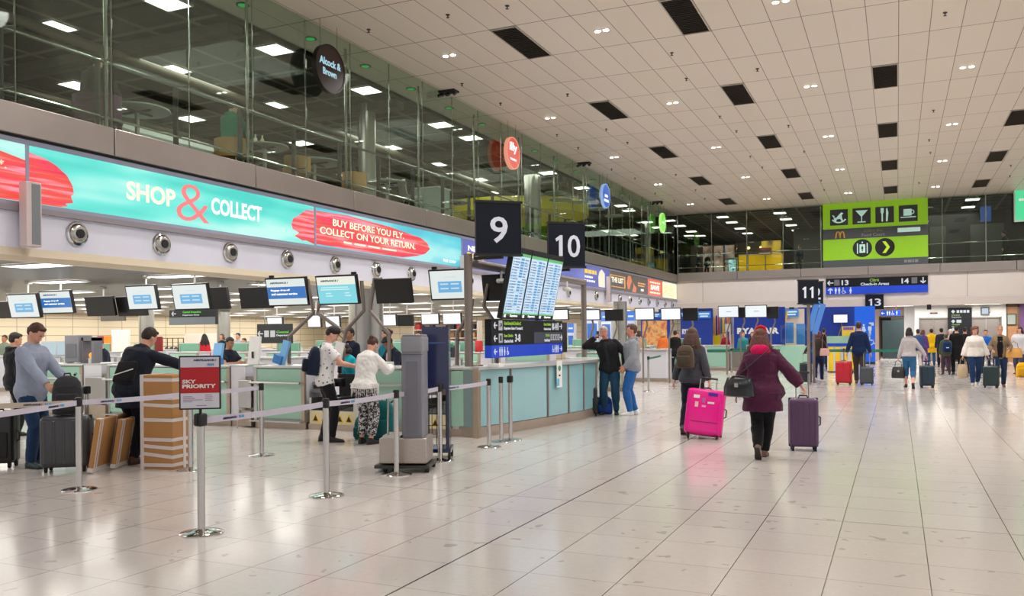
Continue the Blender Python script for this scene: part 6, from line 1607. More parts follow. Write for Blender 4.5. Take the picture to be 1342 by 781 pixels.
t = thing('shop_display', 'bright display with a yellow arch right of the blue lettering wall', 'shop display', (on_y(1029, 440, 44.5).x, 44.5, 0)); MB().bx(0, .9, .2, .3, 0, 2.8).build('back_wall', pain((220, 206, 190)), t); MB().bx(-.7, .1, -.3, 0, .9, 1.75).build('white_case', PAPER, t); MB().bx(-.6, .0, -.31, -.3, 1.2, 1.5).build('orange_picture', pla((214, 110, 40)), t); MB().tube([(.1, 0, .9), (.0, 0, 2.2), (.12, 0, 2.7)], .05, 8).build('yellow_arch', pla((240, 200, 40)), t)
# pale counter with yellow racks at the right
q = on_y(1088, 478, 34)
t = thing('service_counter', 'pale glass service counter with a blue band behind the navy blazer man', 'counter', (on_y(1084, 478, 38).x, 38, 0)); w = on_y(1122, 478, 38).x - on_y(1084, 478, 38).x
MB().bx(0, w, 0, .5, 1.15, 1.45).build('glass_top', GREENG, t); MB().bx(0, w, -.02, .5, 1.02, 1.15).build('blue_band', RB, t); MB().bx(0, w, .06, .5, 0, 1.02).build('base', SIDEM, t)
for i, px in enumerate((1089, 1098, 1108, 1119)):
    q = on_z(px, 488); b = thing('yellow_stand', ['first', 'second', 'third', 'fourth'][i] + ' yellow upright stand from the left beside the navy blazer man', 'stand', (q.x, q.y, 0))
    MB().bx(-.09, .09, 0, .05, .05, 1.02).build('board', pla((244, 204, 26)), b); MB().bx(-.12, .12, -.1, .15, 0, .05).build('foot', DARKMETAL, b)
t = thing('display_box', 'yellow and purple box on the service counter', 'box', (on_y(1112, 440, 38.2).x, 38.2, 1.45)); MB().rbox((0, 0, .2), (.5, .3, .4), .02, 2).build('carton', pla((232, 196, 60)), t); MB().bx(-.2, .2, -.16, -.15, .25, .38).build('purple_label', pla((120, 90, 170)), t)
# blue lit booths under the mezzanine left of the pale column
for i, (a, b, y0) in enumerate(((744, 752, 424), (768, 784, 408), (788, 801, 409), (822, 832, 408), (690, 712, 409))):
    p0 = on_y(a, 440, 40); p1 = on_y(b, 440, 40); w = p1.x - p0.x; z1 = on_y(a, y0, 40).z
    t = thing('blue_booth', ['narrow blue lit booth right of the wayfinding board', 'blue and white lit booth left of the grey haired man', 'blue and white booth right behind the grey haired man', 'blue booth strip beside the pale column', 'blue booth behind the flight screens'][i], 'booth', (p0.x, 40, 0))
    MB().bx(0, w, 0, .4, 0, z1).build('body', pla((206, 214, 226)), t); MB().bx(0, w, -.02, 0, z1 - .45, z1).build('header', L1((24, 110, 214), 1.0), t); MB().bx(w * .15, w * .85, -.03, -.02, z1 - .28, z1 - .2).build('text_line', L1((220, 240, 250), 1.0), t)
    MB().bx(w * .1, w * .9, -.02, 0, 1.1, z1 - .6).build('blue_window', pla((60, 110, 190), .2), t); MB().bx(-.05, w + .05, -.3, 0, .9, 1.1).build('desk_shelf', GREENG, t)
# corridor door, pillar, lifts
DY = 52.0
def wx(px, y): return on_y(px, 440, y).x
struct(MB().bx(wx(1147, DY), wx(1153, DY), DY, DY + .3, 0, 3.02).build('wall_far', pain((206, 180, 160)))); struct(MB().bx(wx(1153, DY), wx(1185, DY), DY, DY + .3, 2.42, 3.02).build('wall_far', pain((206, 180, 160))))
struct(MB().bx(wx(1185, DY), wx(1199, DY), DY - .2, DY + .3, 0, 3.02).build('wall_far', pain((224, 222, 220))))
m = MB(); m.bx(wx(1152, DY), wx(1153.5, DY), DY - .03, DY, 0, 2.45); m.bx(wx(1184.5, DY), wx(1186, DY), DY - .03, DY, 0, 2.45); m.bx(wx(1152, DY), wx(1186, DY), DY - .03, DY, 2.42, 2.48); struct(m.build('door_1', pain((96, 72, 58))), 'brown door frame of the corridor')
struct(MB().bx(wx(1147, DY), wx(1166, DY), DY + 13, DY + 13.2, 0, 3.02).build('wall_corridor', pain((56, 66, 68)))); struct(MB().bx(wx(1166, DY), wx(1200, DY) + 2, DY + 12, DY + 12.2, 0, 3.02).build('wall_corridor', pain((196, 206, 198))))
for px0, px1 in ((1158, 1161),): 
    t = thing('black_doorway', 'dark glazed door panel inside the corridor', 'door', (wx(1155, DY), DY + 4, 0)); MB().bx(0, 1.3, 0, .05, 0, 2.3).build('leaf', pain((40, 52, 54), .2), t); MB().cyl((1.15, -.05, .9), (1.15, -.05, 1.3), .015).build('handle', STEEL, t)
area(wx(1260, 50), 49.6, 2.9, 6, .8, 160, name='lift_lobby_light')
area(wx(1178, DY), DY + 4, 2.9, 1.5, 3, 120, name='corridor_light')
LW = pain((232, 230, 224), .4)
LY = 51.0
lx = [(1199, 1206), (1242, 1274), (1311.5, 1319)]
m = MB()
for a, b in lx: m.bx(wx(a, LY), wx(b, LY), LY, LY + .3, 0, 2.30)
m.bx(wx(1199, LY), wx(1319, LY), LY, LY + .3, 2.30, 3.02); struct(m.build('wall_lifts', LW), 'white lit wall around the two lifts')
for i, (a, b) in enumerate(((1206, 1242), (1274, 1311.5))):
    x0, x1 = wx(a, LY), wx(b, LY); c = (x0 + x1) / 2
    d_ = struct(MB().bx(x0, c - .01, LY + .12, LY + .16, 0, 2.3).build('door_%d' % (i + 2), mat('lift_steel', (168, 160, 154), .35, .8)), ['left', 'right'][i] + ' brushed steel lift door')
    MB().bx(c + .01, x1, LY + .12, LY + .16, 0, 2.3).build('door_leaf', MATS['lift_steel'], d_)
    m = MB(); m.bx(x0 - .06, x0, LY - .03, LY + .1, 0, 2.36); m.bx(x1, x1 + .06, LY - .03, LY + .1, 0, 2.36); m.bx(x0 - .06, x1 + .06, LY - .03, LY + .1, 2.3, 2.36); m.build('door_frame', STEEL, d_)
    t = thing('lift_indicator', ['small dark lift indicator above the left lift door', 'small dark lift indicator above the right lift door'][i], 'indicator', (c, LY - .02, 2.55)); MB().bx(-.18, .18, -.02, .02, 0, .08).build('plate', DARKMETAL, t); MB().bx(-.1, .1, -.024, -.02, .02, .06).build('display', L1((230, 90, 40), .6), t)
p = on_y(1291, 413, LY - .1); t = thing('small_screen', 'small square grey screen on the white wall between the lifts and the brown door', 'screen', (p.x, LY - .12, p.z)); MB().bx(-.2, .2, 0, .1, 0, .42).build('casing', pla((90, 94, 104)), t); MB().bx(-.14, .14, -.005, 0, .07, .36).build('display', L1((190, 210, 230), .8), t)
a = on_y(1242.7, 433, LY - .3); b = on_y(1274, 402.8, LY - .3)
t = thing('lift_sign_board', 'tall black sign board with white icons between the lifts', 'sign board', (a.x, LY - .12, 0)); w = b.x - a.x; z1 = min(b.z, 3.0)
MB().bx(0, w, 0, .1, .1, z1).build('panel', mat('board_black', (34, 36, 44)), t); MB().bx(0, w, -.05, .12, 0, .1).build('foot', DARKMETAL, t)
m = MB(); 
for z in (z1 - .2, z1 - .72, z1 - 1.15): m.flat(circ(w * .22, z, .10, 4), .004, -.002)
for x in (.42, .56, .70, .84): m.flat(rect(w * x - .06, w * x + .06, z1 - .27, z1 - .13), .004, -.002)
m.flat(rect(w * .36, w * .56, z1 - .80, z1 - .64), .004, -.002); m.build('white_icons', GW, t)
ftext('Imeachtaí', w * .16, w * .5, z1 - .42, z1 - .34, YG, t); ftext('Departures', w * .16, w * .56, z1 - .54, z1 - .46, GW, t); ftext('Geataí', w * .16, w * .5, z1 - .92, z1 - .84, YG, t); ftext('Gates', w * .16, w * .45, z1 - 1.04, z1 - .96, GW, t)
m = MB(); m.bx(wx(1319, LY), wx(1320.5, LY), LY - .05, LY + .1, 0, 3.02); m.bx(wx(1334, LY), wx(1336, LY), LY - .05, LY + .1, 0, 3.02); m.bx(wx(1319, LY), wx(1336, LY), LY - .05, LY + .1, 2.85, 3.02); struct(m.build('door_4', mat('door_bronze', (110, 92, 76), .4, .4)), 'bronze frame of the wooden door')
struct(MB().bx(wx(1320, LY), wx(1335, LY), LY, LY + .1, 0, 2.9).build('door_5', mat('door_wood', (176, 128, 88), .5, noise_s=4, vary=.12)), 'light wooden door at the right')
t = thing('door_notice', 'dark framed notice on the wooden door', 'notice', (wx(1325, LY), LY - .06, 1.9)); MB().bx(-.2, .25, 0, .04, 0, .6).build('frame', DARKMETAL, t); MB().bx(-.15, .2, -.005, 0, .05, .55).build('paper', pain((150, 160, 150)), t)
struct(MB().bx(wx(1336, LY), 24, LY, LY + .3, 0, 3.02).build('wall_far', pain((120, 84, 130))))
t = thing('small_black_box', 'small black box hanging from the low ceiling left of the lifts', 'box', (wx(1218, FY - .3), FY - .12, 2.72)); MB().bx(-.1, .1, -.06, .06, 0, .26).build('case', BLACK, t)
# ---------------------------------------------------------------- mezzanine cafe
TANW = mat('tan_wood', (186, 138, 78), .45, noise_s=3, vary=.1)
def mz(px, x): 
    r = ray(px, 200); t = x / r.x; return V((x, r.y * t, MF))
def ctable(label, x, y, r=.55, h=.76, items=True, par=None):
    t = thing('cafe_table', label, 'table', (x, y, MF)); MB().lathe([(r, h - .035), (r + .01, h - .02), (r, h), (.01, h)], n=36).build('table_top', mat('table_grey', (156, 166, 156), .3), t)
    MB().cyl((0, 0, .02), (0, 0, h - .04), .04, n=16).build('pedestal', STEEL, t); m = MB(); 
    for a in range(4): m.box((math.cos(a * PI / 2) * r * .3, math.sin(a * PI / 2) * r * .3, h - .05), (r * .6, .05, .03), (0, 0, a * PI / 2))
    m.build('spider', DARKMETAL, t); MB().lathe([(.28, 0), (.28, .015), (.04, .03)], n=24).build('base', STEEL, t)
    return t
def tub(label, x, y, yaw, col, w=.78, h=.78):
    t = thing('tub_chair', label, 'chair', (x, y, MF), R(yaw)); c = col if not isinstance(col, tuple) else fab(col)
    n = 9; m = MB(); rings = []
    for i in range(n):
        a = R(200 - 220 * i / (n - 1)) if False else R(-20 + 220 * i / (n - 1))
        cx, cy = math.cos(a) * w / 2, -math.sin(a) * w / 2 * .85; o = V((cx, cy, 0)); nn = V((math.cos(a), -math.sin(a) * .85, 0)).normalized() * .04
        rings.append([o - nn + V((0, 0, .30)), o + nn + V((0, 0, .30)), o + nn + V((0, 0, h)), o - nn + V((0, 0, h))])
    m.loft(rings); m.build('shell_back', c, t, ang=50); MB().rbox((0, .02, .38), (w * .86, w * .8, .16), .05, 3).build('seat', c if not isinstance(col, tuple) else fab(tuple(int(v * .8) for v in col)), t)
    for sx in (-1, 1):
        for sy in (-1, 1): MB().cyl((sx * w * .32, sy * w * .3, 0), (sx * w * .3, sy * w * .28, .31), .014, n=8).build('leg', STEEL, t)
    return t
p = mz(128, -12.4); tub('purple tub chair with a dark sitter behind the left glass', p.x, p.y, 20, (92, 58, 84), .72, .76)
person('dark clothed person sitting in the purple tub chair', (p.x, p.y - .02, MF), 20, h=1.82, hip=.66, lean=4, top=dict(col=(30, 26, 28), hem=-.08, e=.05, hood=True), bottom=dict(col=(24, 24, 28)), hair=dict(style='short', col=(30, 24, 22)), feet=((.12, .45, 0, 0), (-.12, .45, 0, 0)), hands=((.2, .35, .80), (-.2, .35, .80)), vox=.014)
p = mz(180, -12.45); ctable('round grey cafe table on a steel pedestal right of the purple chair', p.x, p.y, .56)
p = mz(303, -12.4); tub('tan wooden tub chair with the green hooded sitter', p.x, p.y, 15, TANW, .62, .68)
person('person in a green hooded jacket sitting in the tan chair', (p.x, p.y - .02, MF), 10, h=1.78, hip=.66, lean=8, head=(20, -20), top=dict(col=(10, 120, 92), hem=-.08, e=.04, hood=True), bottom=dict(col=(24, 30, 40)), hair=dict(style='short', col=(26, 20, 18)), feet=((.12, .42, 0, 0), (-.12, .42, 0, 0)), hands=((.2, .4, .80), (-.2, .4, .80)), vox=.014)
p = mz(347, -12.42); tb = ctable('round cafe table with bottles right of the green hooded sitter', p.x, p.y, .5)
for i, (dx, c) in enumerate(((-.2, (236, 236, 226)), (-.05, (226, 220, 150)))):
    t = thing('bottle', ['white bottle on the table beside the green hooded sitter', 'pale yellow bottle on the table beside the green hooded sitter'][i], 'bottle', (p.x + dx * .4, p.y + dx, MF + .76)); MB().lathe([(.04, 0), (.042, .12), (.016, .17), (.016, .2)], n=14).build('body', pla(c), t); MB().lathe([(.02, .2), (.02, .22), (.002, .22)], n=10).build('cap', WHITE, t)
p = mz(378, -12.35); tub('tan and purple tub chair right of the bottle table', p.x, p.y + .3, 80, TANW, .56, .70)
p = mz(412, -12.5); ctable('round grey cafe table below the brown round sign', p.x, p.y, .62)
for i, (px, xx, lb) in enumerate(((386, -13.6, 'white counter block with dark top between the cafe tables'), (464, -12.3, 'tan wooden tub chair in front of the steel column'))):
    p = mz(px, xx)
    if i == 0:
        t = thing('low_counter', lb, 'counter', (p.x - .6, p.y, MF)); MB().rbox((0, 0, .3), (1.0, .9, .6), .02, 2).build('body', WHITE, t); MB().bx(-.52, .52, -.47, .47, .6, .64).build('top', DARKMETAL, t)
    else: tub(lb, p.x, p.y, 70, TANW, .56, .70)
person('dark haired person standing far behind the tan chair near the column', (mz(462, -14.5).x, mz(462, -14.5).y, MF), 20, h=1.6, female=True, top=dict(col=(26, 24, 26), hem=-.1), bottom=dict(col=(24, 24, 26)), hair=dict(style='long', col=(26, 20, 20), len=.3), vox=.02)
p = mz(507, -12.42); tb = ctable('round cafe table with glassware left of the white chair', p.x, p.y, .52)
for k in range(5):
    t = MB().lathe([(.028, 0), (.03, .01), (.032, .10), (.028, .10), (.026, .012), (.002, .012)], n=12).build('drinking_glass', mat('glassware', (220, 226, 224), .1, alpha=.7), None); t.location = (p.x - .12 + .06 * k, p.y - .1 + .09 * (k % 3), MF + .76); tag(t, 'clear drinking glass on the cafe table left of the white chair', 'glass', 'glasses on the cafe table')
p = mz(538, -12.1)
t = thing('shell_chair', 'white plastic shell chair with thin metal legs on the mezzanine', 'chair', (p.x, p.y, MF), R(-30)); WP = pla((226, 230, 226), .3)
m = MB(); m.loft([[V((-.20, y, z)), V((.20, y, z)), V((.20, y + dy, z - .025)), V((-.20, y + dy, z - .025))] for y, z, dy in ((.22, .46, 0), (.0, .44, 0), (-.18, .46, 0), (-.22, .52, -.02), (-.25, .70, -.03), (-.28, .88, -.03))]); m.build('shell', WP, t)
for sx in (-1, 1):
    for sy in (-1, 1): MB().cyl((sx * .12, sy * .1, .44), (sx * .24, sy * .22, 0), .010, n=8).build('leg', STEEL, t)
p = mz(566, -12.5); t = thing('low_counter', 'pale green box counter right of the white chair', 'counter', (p.x, p.y, MF)); MB().bx(-.4, .4, -.35, .35, 0, .95).build('body', pla((160, 176, 170)), t); MB().bx(-.42, .42, -.37, .37, .95, .98).build('top', WHITE, t)
for i, (px, xx) in enumerate(((592, -12.5), (556, -15.5), (640, -14))):
    p = mz(px, xx); ctable(['round dark cafe table right of the pale green counter', 'further round cafe table behind the white chair', 'round cafe table behind sign 9'][i], p.x, p.y, .5)
p = mz(612, -14.2)
for k in range(2): dup_ = tub(['dark purple tub chair near the round tables above sign 9', 'second dark purple tub chair beside the round tables above sign 9'][k], p.x - .9 * k, p.y + .7 * k, 120, (84, 50, 60), .75, .8)
# recycling and serving cabinet at the left mezzanine
p = mz(235, -13.6)
t = thing('serving_cabinet', 'white sloped cabinet with blue and green panels behind the left glass', 'cabinet', (p.x, p.y - .6, MF), R(0))
MB().prism([(-.5, 0), (.5, 0), (.5, .55), (-.5, .95)], -1.1, 2.2, lambda a, b, c: (a, c, b)).build('body', pain((196, 204, 196)), t); MB().bx(.50, .52, -.3, .9, .1, .5).build('blue_panel', pla((20, 110, 190)), t); MB().bx(.50, .52, .95, 2.1, .1, .5).build('green_panel', pla((10, 130, 70)), t)
# potted plant
p = mz(546, -15.0)
t = thing('potted_plant', 'tall thin leafy plant behind the white chair', 'plant', (p.x, p.y, MF)); MB().lathe([(.16, 0), (.2, .4), (.18, .4), (.01, .36)], n=20).build('pot', pla((70, 66, 60)), t); MB().cyl((0, 0, .35), (0, 0, 2.0), .015, n=6).build('stem', pla((90, 70, 50)), t)
m = MB()
for k in range(170):
    a = random.uniform(0, 2 * PI); z = random.uniform(.6, 2.2); r_ = random.uniform(.03, .26); c = V((math.cos(a) * r_, math.sin(a) * r_, z)); d = V((random.uniform(-1, 1), random.uniform(-1, 1), random.uniform(-.6, .6))).normalized() * .07; s = d.cross(V((.3, .2, 1))).normalized() * .025
    m.add([c - d, c + s, c + d, c - s], [(0, 1, 2, 3)])
m.build('leaves', mat('leaf_green', (60, 96, 44), .5, vary=.3), t, smooth=False)
# yellow curved canopy and pendant discs
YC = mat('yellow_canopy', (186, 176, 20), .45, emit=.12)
t = thing('curved_canopy', 'large curved yellow bulkhead hanging over the far cafe', 'canopy', (-17.2, 37.5, 7.25))
m = MB(); vs = []; K = 28
for i in range(K + 1):
    a = 2 * PI * i / K
    m_ = None
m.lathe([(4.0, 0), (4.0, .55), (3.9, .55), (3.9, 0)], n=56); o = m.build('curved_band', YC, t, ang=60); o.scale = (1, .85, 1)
m = MB(); m.lathe([(3.9, .10), (.1, .10), (.1, .2), (3.9, .2)], n=56); o = m.build('soffit', pain((120, 122, 60)), t); o.scale = (1, .85, 1)
for k in range(4): MB().cyl((math.cos(k * PI / 2 + .7) * 3.2, math.sin(k * PI / 2 + .7) * 2.6, .2), (math.cos(k * PI / 2 + .7) * 3.2, math.sin(k * PI / 2 + .7) * 2.6, CZ - .08 - 7.25), .02, n=6).build('hanger', TUBE, t)
area(-15, 37, 8.0, 3, 3, 60, col=(1, .95, .7), name='canopy_light')
pd = None
for i, (px, py) in enumerate(((728, 253), (757, 265), (782, 274), (805, 283), (735, 262))):
    q = on_x(px, py, -13.2)
    if pd is None:
        pd = thing('pendant_disc', 'pale oval disc pendant hanging before the yellow canopy', 'pendant', tuple(q), 0, 'disc pendants of the far cafe'); MB().lathe([(.02, .05), (.45, .02), (.5, .0), (.45, -.03), (.02, -.05)], n=32).build('disc', pain((190, 204, 180)), pd); MB().cyl((0, 0, .04), (0, 0, CZ - .08 - q.z), .006, n=6).build('cord', STEEL, pd)
    else: dup(pd, tuple(q), label='pale oval disc pendant, %s from the left before the yellow canopy' % ORD[i])
# far mezzanine: picture wall, yellow counter, kiosk screen, rooms at the right
def fz(px, py, y): return on_y(px, py, y)
MFY = 56
a = fz(1025, 350, MFY)
def fbox(name, label, cat, px0, px1, py0, y, m, dpt=.5, zb=MF, part='body', top=None):
    x0, x1 = fz(px0, 340, y).x, fz(px1, 340, y).x; z1 = fz(px0, py0, y).z
    t = thing(name, label, cat, ((x0 + x1) / 2, y, zb)); w = x1 - x0; MB().bx(-w / 2, w / 2, 0, dpt, 0, z1 - zb).build(part, m, t); return t, w, z1 - zb
FACE = lit('picture_faces', [(120, 84, 64), (206, 160, 136), (230, 196, 176), (170, 120, 96)], .45, (1.2, 1, .8), .9, 2)
t, w, h = fbox('picture_wall', 'wall of large portrait pictures on the far mezzanine', 'picture wall', 905, 965, 322, 60, pain((74, 56, 46)), .2)
for k in range(3):
    p_ = MB(); p_.flat(rect(w * (.28 + .24 * k), w * (.28 + .24 * k) + w * .2, .1, h - .1), .02, 0); o = p_.build('portrait_panel', FACE, t); o.location = (-w / 2, 0, 0)
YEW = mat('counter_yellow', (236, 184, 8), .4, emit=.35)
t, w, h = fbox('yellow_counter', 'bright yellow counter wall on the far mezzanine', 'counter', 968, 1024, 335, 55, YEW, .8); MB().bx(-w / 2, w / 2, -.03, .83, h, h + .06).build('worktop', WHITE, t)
MB().box((w * .1, -.02, h * .2), (.4, .04, .3)).build('dark_hatch', DARKMETAL, t)
t, w, h = fbox('yellow_backdrop', 'tall yellow mottled backdrop with thin yellow branches', 'backdrop', 998, 1024, 316, 56.5, lit('lit_yellow_branch', [(60, 40, 24), (226, 176, 20), (250, 214, 60)], .7, (1, 1, .25), 2.2, 4), .2)
t, w, h = fbox('red_canopy', 'small red awning above the yellow counter', 'awning', 995, 1010, 325, 54.6, pain((130, 30, 36)), .5, zb=fz(1000, 333, 54.6).z, part='awning'); MB().bx(-w / 2, w / 2, -.02, 0, 0, .08).build('valance', WHITE, t)
MB().cyl((0, .25, 0), (0, .25, MF - t.location.z), .03, n=8).build('post', STEEL, t)
t, w, h = fbox('menu_kiosk', 'upright menu screen kiosk before the portrait wall', 'kiosk', 953, 966, 338, 52, pla((150, 170, 166)), .2); MB().bx(-w * .35, w * .35, -.01, 0, h * .3, h * .9).build('display', lit('lit_menu', [(40, 60, 90), (150, 220, 220), (240, 250, 250)], .9, (1, 1, 3), 5), t)
t, w, h = fbox('bulkhead_shelf', 'dark shelf with lights above the portrait pictures', 'shelf', 905, 1025, 322, 60.5, pain((70, 52, 40)), .4, zb=fz(940, 329, 60.5).z, part='fascia')
for k in range(7): MB().ell((-w / 2 + w * (k + .5) / 7, -.1, .1), (.14, .1, .1)).build('lamp', glow((255, 214, 150), 2.0), t)
MB().bx(-w / 2, w / 2, .1, .3, MF - t.location.z, 0).build('back_wall', pain((96, 70, 52)), t)
person('dark clothed person beside the portrait pictures on the far mezzanine', (fz(915, 350, 53).x, 53, MF), 90, h=1.7, top=dict(col=(24, 22, 24)), bottom=dict(col=(24, 24, 26)), hair=dict(style='short', col=(30, 22, 20)), vox=.024)
person('seated looking dark figure left of the menu screen', (fz(927, 350, 51.5).x, 51.5, MF), 160, h=1.45, top=dict(col=(30, 28, 30)), bottom=dict(col=(24, 24, 26)), hair=dict(style='bob', col=(30, 22, 20)), vox=.024)
person('person in a dark blue jacket near the right end of the yellow counter', (fz(1048, 350, 52).x, 52, MF), 150, h=1.75, top=dict(col=(34, 52, 84)), bottom=dict(col=(24, 26, 34)), hair=dict(style='short', col=(30, 22, 20)), vox=.024)
person('person in a dark jacket walking behind the glass right of the lime green panel', (fz(1318, 340, 50.2).x, 50.2, MF), 70, h=1.78, lean=8, top=dict(col=(26, 28, 38)), bottom=dict(col=(24, 24, 30)), hair=dict(style='short', col=(24, 20, 20)), vox=.02, feet=walkA)
struct(MB().bx(fz(1040, 340, 58).x, fz(1078, 340, 58).x, 58, 58.3, MF, CZ - .08).build('wall_mezzanine', pain((92, 96, 100))))
for i, (a, b) in enumerate(((1219, 1240), (1272, 1292), (1292, 1316))):
    struct(MB().bx(fz(a, 340, 53).x, fz(b, 340, 53).x, 53, 53.1, MF, MF + 2.5).build('wall_mezzanine', pain((96, 98, 92))))
struct(MB().bx(fz(1217, 340, 54).x, 24, 54, 54.3, MF, CZ - .08).build('wall_mezzanine', pain((52, 50, 50))))
t = thing('hanging_blue_sign', 'small blue sign hanging inside the far right mezzanine', 'sign', tuple(fz(1292, 290, 52))); MB().bx(-.25, .25, 0, .06, 0, .8).build('panel', L1((40, 90, 170), .6), t); MB().cyl((0, .03, .8), (0, .03, CZ - .08 - t.location.z), .01, n=6).build('hanger', TUBE, t)
# objects and people inside the left of the far mezzanine corner
for i, (px, xx, c) in enumerate(((600, -16, (90, 80, 60)), (690, -16, (120, 110, 90)), (745, -15, (60, 90, 60)), (800, -15, (70, 60, 50)), (830, -16, (110, 90, 60)), (850, -15, (50, 50, 46)))):
    p = mz(px, xx); t = thing('cafe_bench', ['brown bench unit behind the cafe glass above sign 9', 'beige bench unit behind the cafe glass right of sign 9', 'green upholstered bench above sign 10', 'dark bench near the far column', 'tan bench near the far corner', 'black bench near the far corner'][i], 'bench', tuple(p)); MB().rbox((0, 0, .55), (.5, 1.6, 1.1), .04, 2).build('back', pla(c), t); MB().rbox((.4, 0, .25), (.5, 1.6, .45), .04, 2).build('seat', pla(tuple(int(v * .8) for v in c)), t)
# ---------------------------------------------------------------- travellers and staff
def at(px, py): q = on_z(px, py); return (q.x, q.y)
def jeans(c=(40, 66, 110), **k): return dict(col=c, name='jeans', **k)
TEE = bpy.data.materials.new('speckled_tee'); TEE.use_nodes = True; nt = TEE.node_tree; b_ = nt.nodes['Principled BSDF']; tc = N(nt, 'ShaderNodeTexCoord'); vo = N(nt, 'ShaderNodeTexVoronoi'); vo.inputs['Scale'].default_value = 16; nt.links.new(tc.outputs['Object'], vo.inputs['Vector'])
nt.links.new(mixc(nt, math_(nt, 'LESS_THAN', vo.outputs['Distance'], .22), srgb((228, 228, 230)), srgb((90, 96, 110))), b_.inputs['Base Color']); b_.inputs['Roughness'].default_value = .85
PAT = bpy.data.materials.new('black_white_pattern'); PAT.use_nodes = True; nt = PAT.node_tree; b_ = nt.nodes['Principled BSDF']; tc = N(nt, 'ShaderNodeTexCoord'); vo = N(nt, 'ShaderNodeTexNoise'); vo.inputs['Scale'].default_value = 26; vo.inputs['Detail'].default_value = 3; vo.inputs['Distortion'].default_value = 1.5; nt.links.new(tc.outputs['Object'], vo.inputs['Vector'])
nt.links.new(mixc(nt, math_(nt, 'GREATER_THAN', vo.outputs['Fac'], .52), srgb((38, 38, 44)), srgb((190, 188, 190))), b_.inputs['Base Color']); b_.inputs['Roughness'].default_value = .85
# man in pale blazer
person('man in a pale blue grey blazer and jeans looking down beside a charcoal suitcase', at(42, 612), -78, h=1.82, lean=3, head=(34, 6), hands=((.20, .42, 1.02), (-.16, .40, 1.06)), feet=((.09, .06, 0, 0, -12), (-.10, -.04, 0, 0, 8)),
       top=dict(col=(150, 160, 182), hem=-.20, flare=.015, e=.028, collar=True, wr=.007, name='blazer'), bottom=jeans((30, 56, 92)), shoes=(40, 60, 70), hair=dict(style='short', col=(70, 44, 30), beard=True), vox=.008, curl=(.5, .5), fat=1.0)
# leaning man
person('man in a dark navy jacket seen from behind leaning one arm on the tall carton', at(172, 608), 6, h=1.80, lean=26, side=8, head=(4, -4), hands=((.62, .44, 1.20), (-.10, .46, 1.12)), elbow=((.7, .1, -.2), (-1, -.1, .1)), feet=((.06, -.02, 0, 0, -6), (-.05, .10, 0, 0, 10)),
       top=dict(col=(26, 32, 46), hem=-.24, flare=.02, e=.03, collar=True, name='jacket'), bottom=dict(col=(18, 18, 22)), shoes=(70, 40, 28), hair=dict(style='short', col=(38, 28, 22)), vox=.008, fat=1.1)
q = V((0, 0, 0)); LM = (lambda p: Matrix.Translation((at(172, 608)[0], at(172, 608)[1], 0)) @ Matrix.Rotation(R(6), 4, 'Z') @ V(p))
t = thing('sling_bag', 'black sling bag with a white stripe on the back of the leaning man', 'bag', tuple(LM((.02, -.10, 1.04))), R(6)); t.rotation_euler = (R(-26), 0, R(6))
MB().rbox((0, -.06, .12), (.30, .09, .30), .04, 3).build('bag_body', fab((20, 20, 24)), t); MB().box((0, -.108, .10), (.30, .006, .012), (0, R(-18), 0)).build('white_stripe', PAPER, t)
# couple
cp = person('young man in a speckled white tee and black cap at the desk', at(427, 579), -48, h=1.78, lean=8, head=(30, -5), hands=((.16, .46, 1.14), (-.20, .44, 1.15)), feet=((.08, .08, 0, 0, -20), (-.12, -.03, 0, 0, 10)),
       top=dict(m=TEE, hem=-.10, sleeve=.4, e=.022, name='tee_shirt'), bottom=dict(col=(24, 24, 28), e=.012, name='trousers'), shoes=(28, 28, 30), hair=dict(style='cap', col=(40, 28, 22)), vox=.008)
cw_ = person('woman in a fringed white top and patterned trousers at the desk seen from behind', at(479, 582), -2, h=1.64, female=True, lean=20, head=(26, 10), hands=((.16, .44, 1.12), (-.20, .44, 1.12)), feet=((.10, .0, 0, 0, -10), (-.09, .03, 0, 0, 8)),
       top=dict(col=(232, 230, 228), hem=-.05, flare=.03, e=.035, loose=.02, name='white_top', wr=.012), bottom=dict(m=PAT, e=.022, loose=.02, cuff=.05, len=.86, name='patterned_trousers'), shoes=(24, 22, 24), hair=dict(style='bun', col=(74, 46, 32)), vox=.008)
m = MB()
for k in range(40):
    a = 2 * PI * k / 40; r1, r2 = .215, .165; m.cyl((r1 * math.cos(a), r2 * math.sin(a), .90), (r1 * math.cos(a) * 1.03, r2 * math.sin(a) * 1.03, .90 - random.uniform(.12, .2)), .006, .002, n=5)
m.build('fringe', fab((226, 224, 222)), cw_['root'])
q = cp['W']((0, -.20, 1.04)); backpack('dark navy backpack worn by the man in the cap', (q.x, q.y, 1.02), -48, .32, .20, .44, (24, 34, 56), lean=-8, accent=(40, 110, 190))
# older man with phone
om = person('grey haired man in a black jacket with a phone at his ear', at(800, 543), 188, h=1.78, lean=6, side=12, head=(4, 8, -6), hands=((.27, .17, 1.53), (-.30, .02, .98)), elbow=((1, .1, -.9), (-1, -.2, -.1)), feet=((.12, .02, 0, 0, -14), (-.12, .0, 0, 0, 12)),
       top=dict(col=(28, 28, 32), hem=-.14, flare=.012, e=.03, collar=True, inner=(34, 38, 46), iw=.035), bottom=jeans((26, 62, 88), loose=.02), shoes=(30, 26, 26), hair=dict(style='short', col=(172, 166, 160)), skin='red', vox=.008, curl=(.9, .5), fat=1.12)
q = om['W'](om['wrist'][1] + V((-.01, .01, .03))); t = thing('phone', 'dark phone held to the ear of the grey haired man', 'phone', tuple(q), R(150)); MB().rbox((0, 0, 0), (.07, .01, .14), .004, 2).build('case', BLACK, t); MB().bx(-.03, .03, -.0065, -.005, -.06, .06).build('display', pla((50, 56, 66), .1), t)
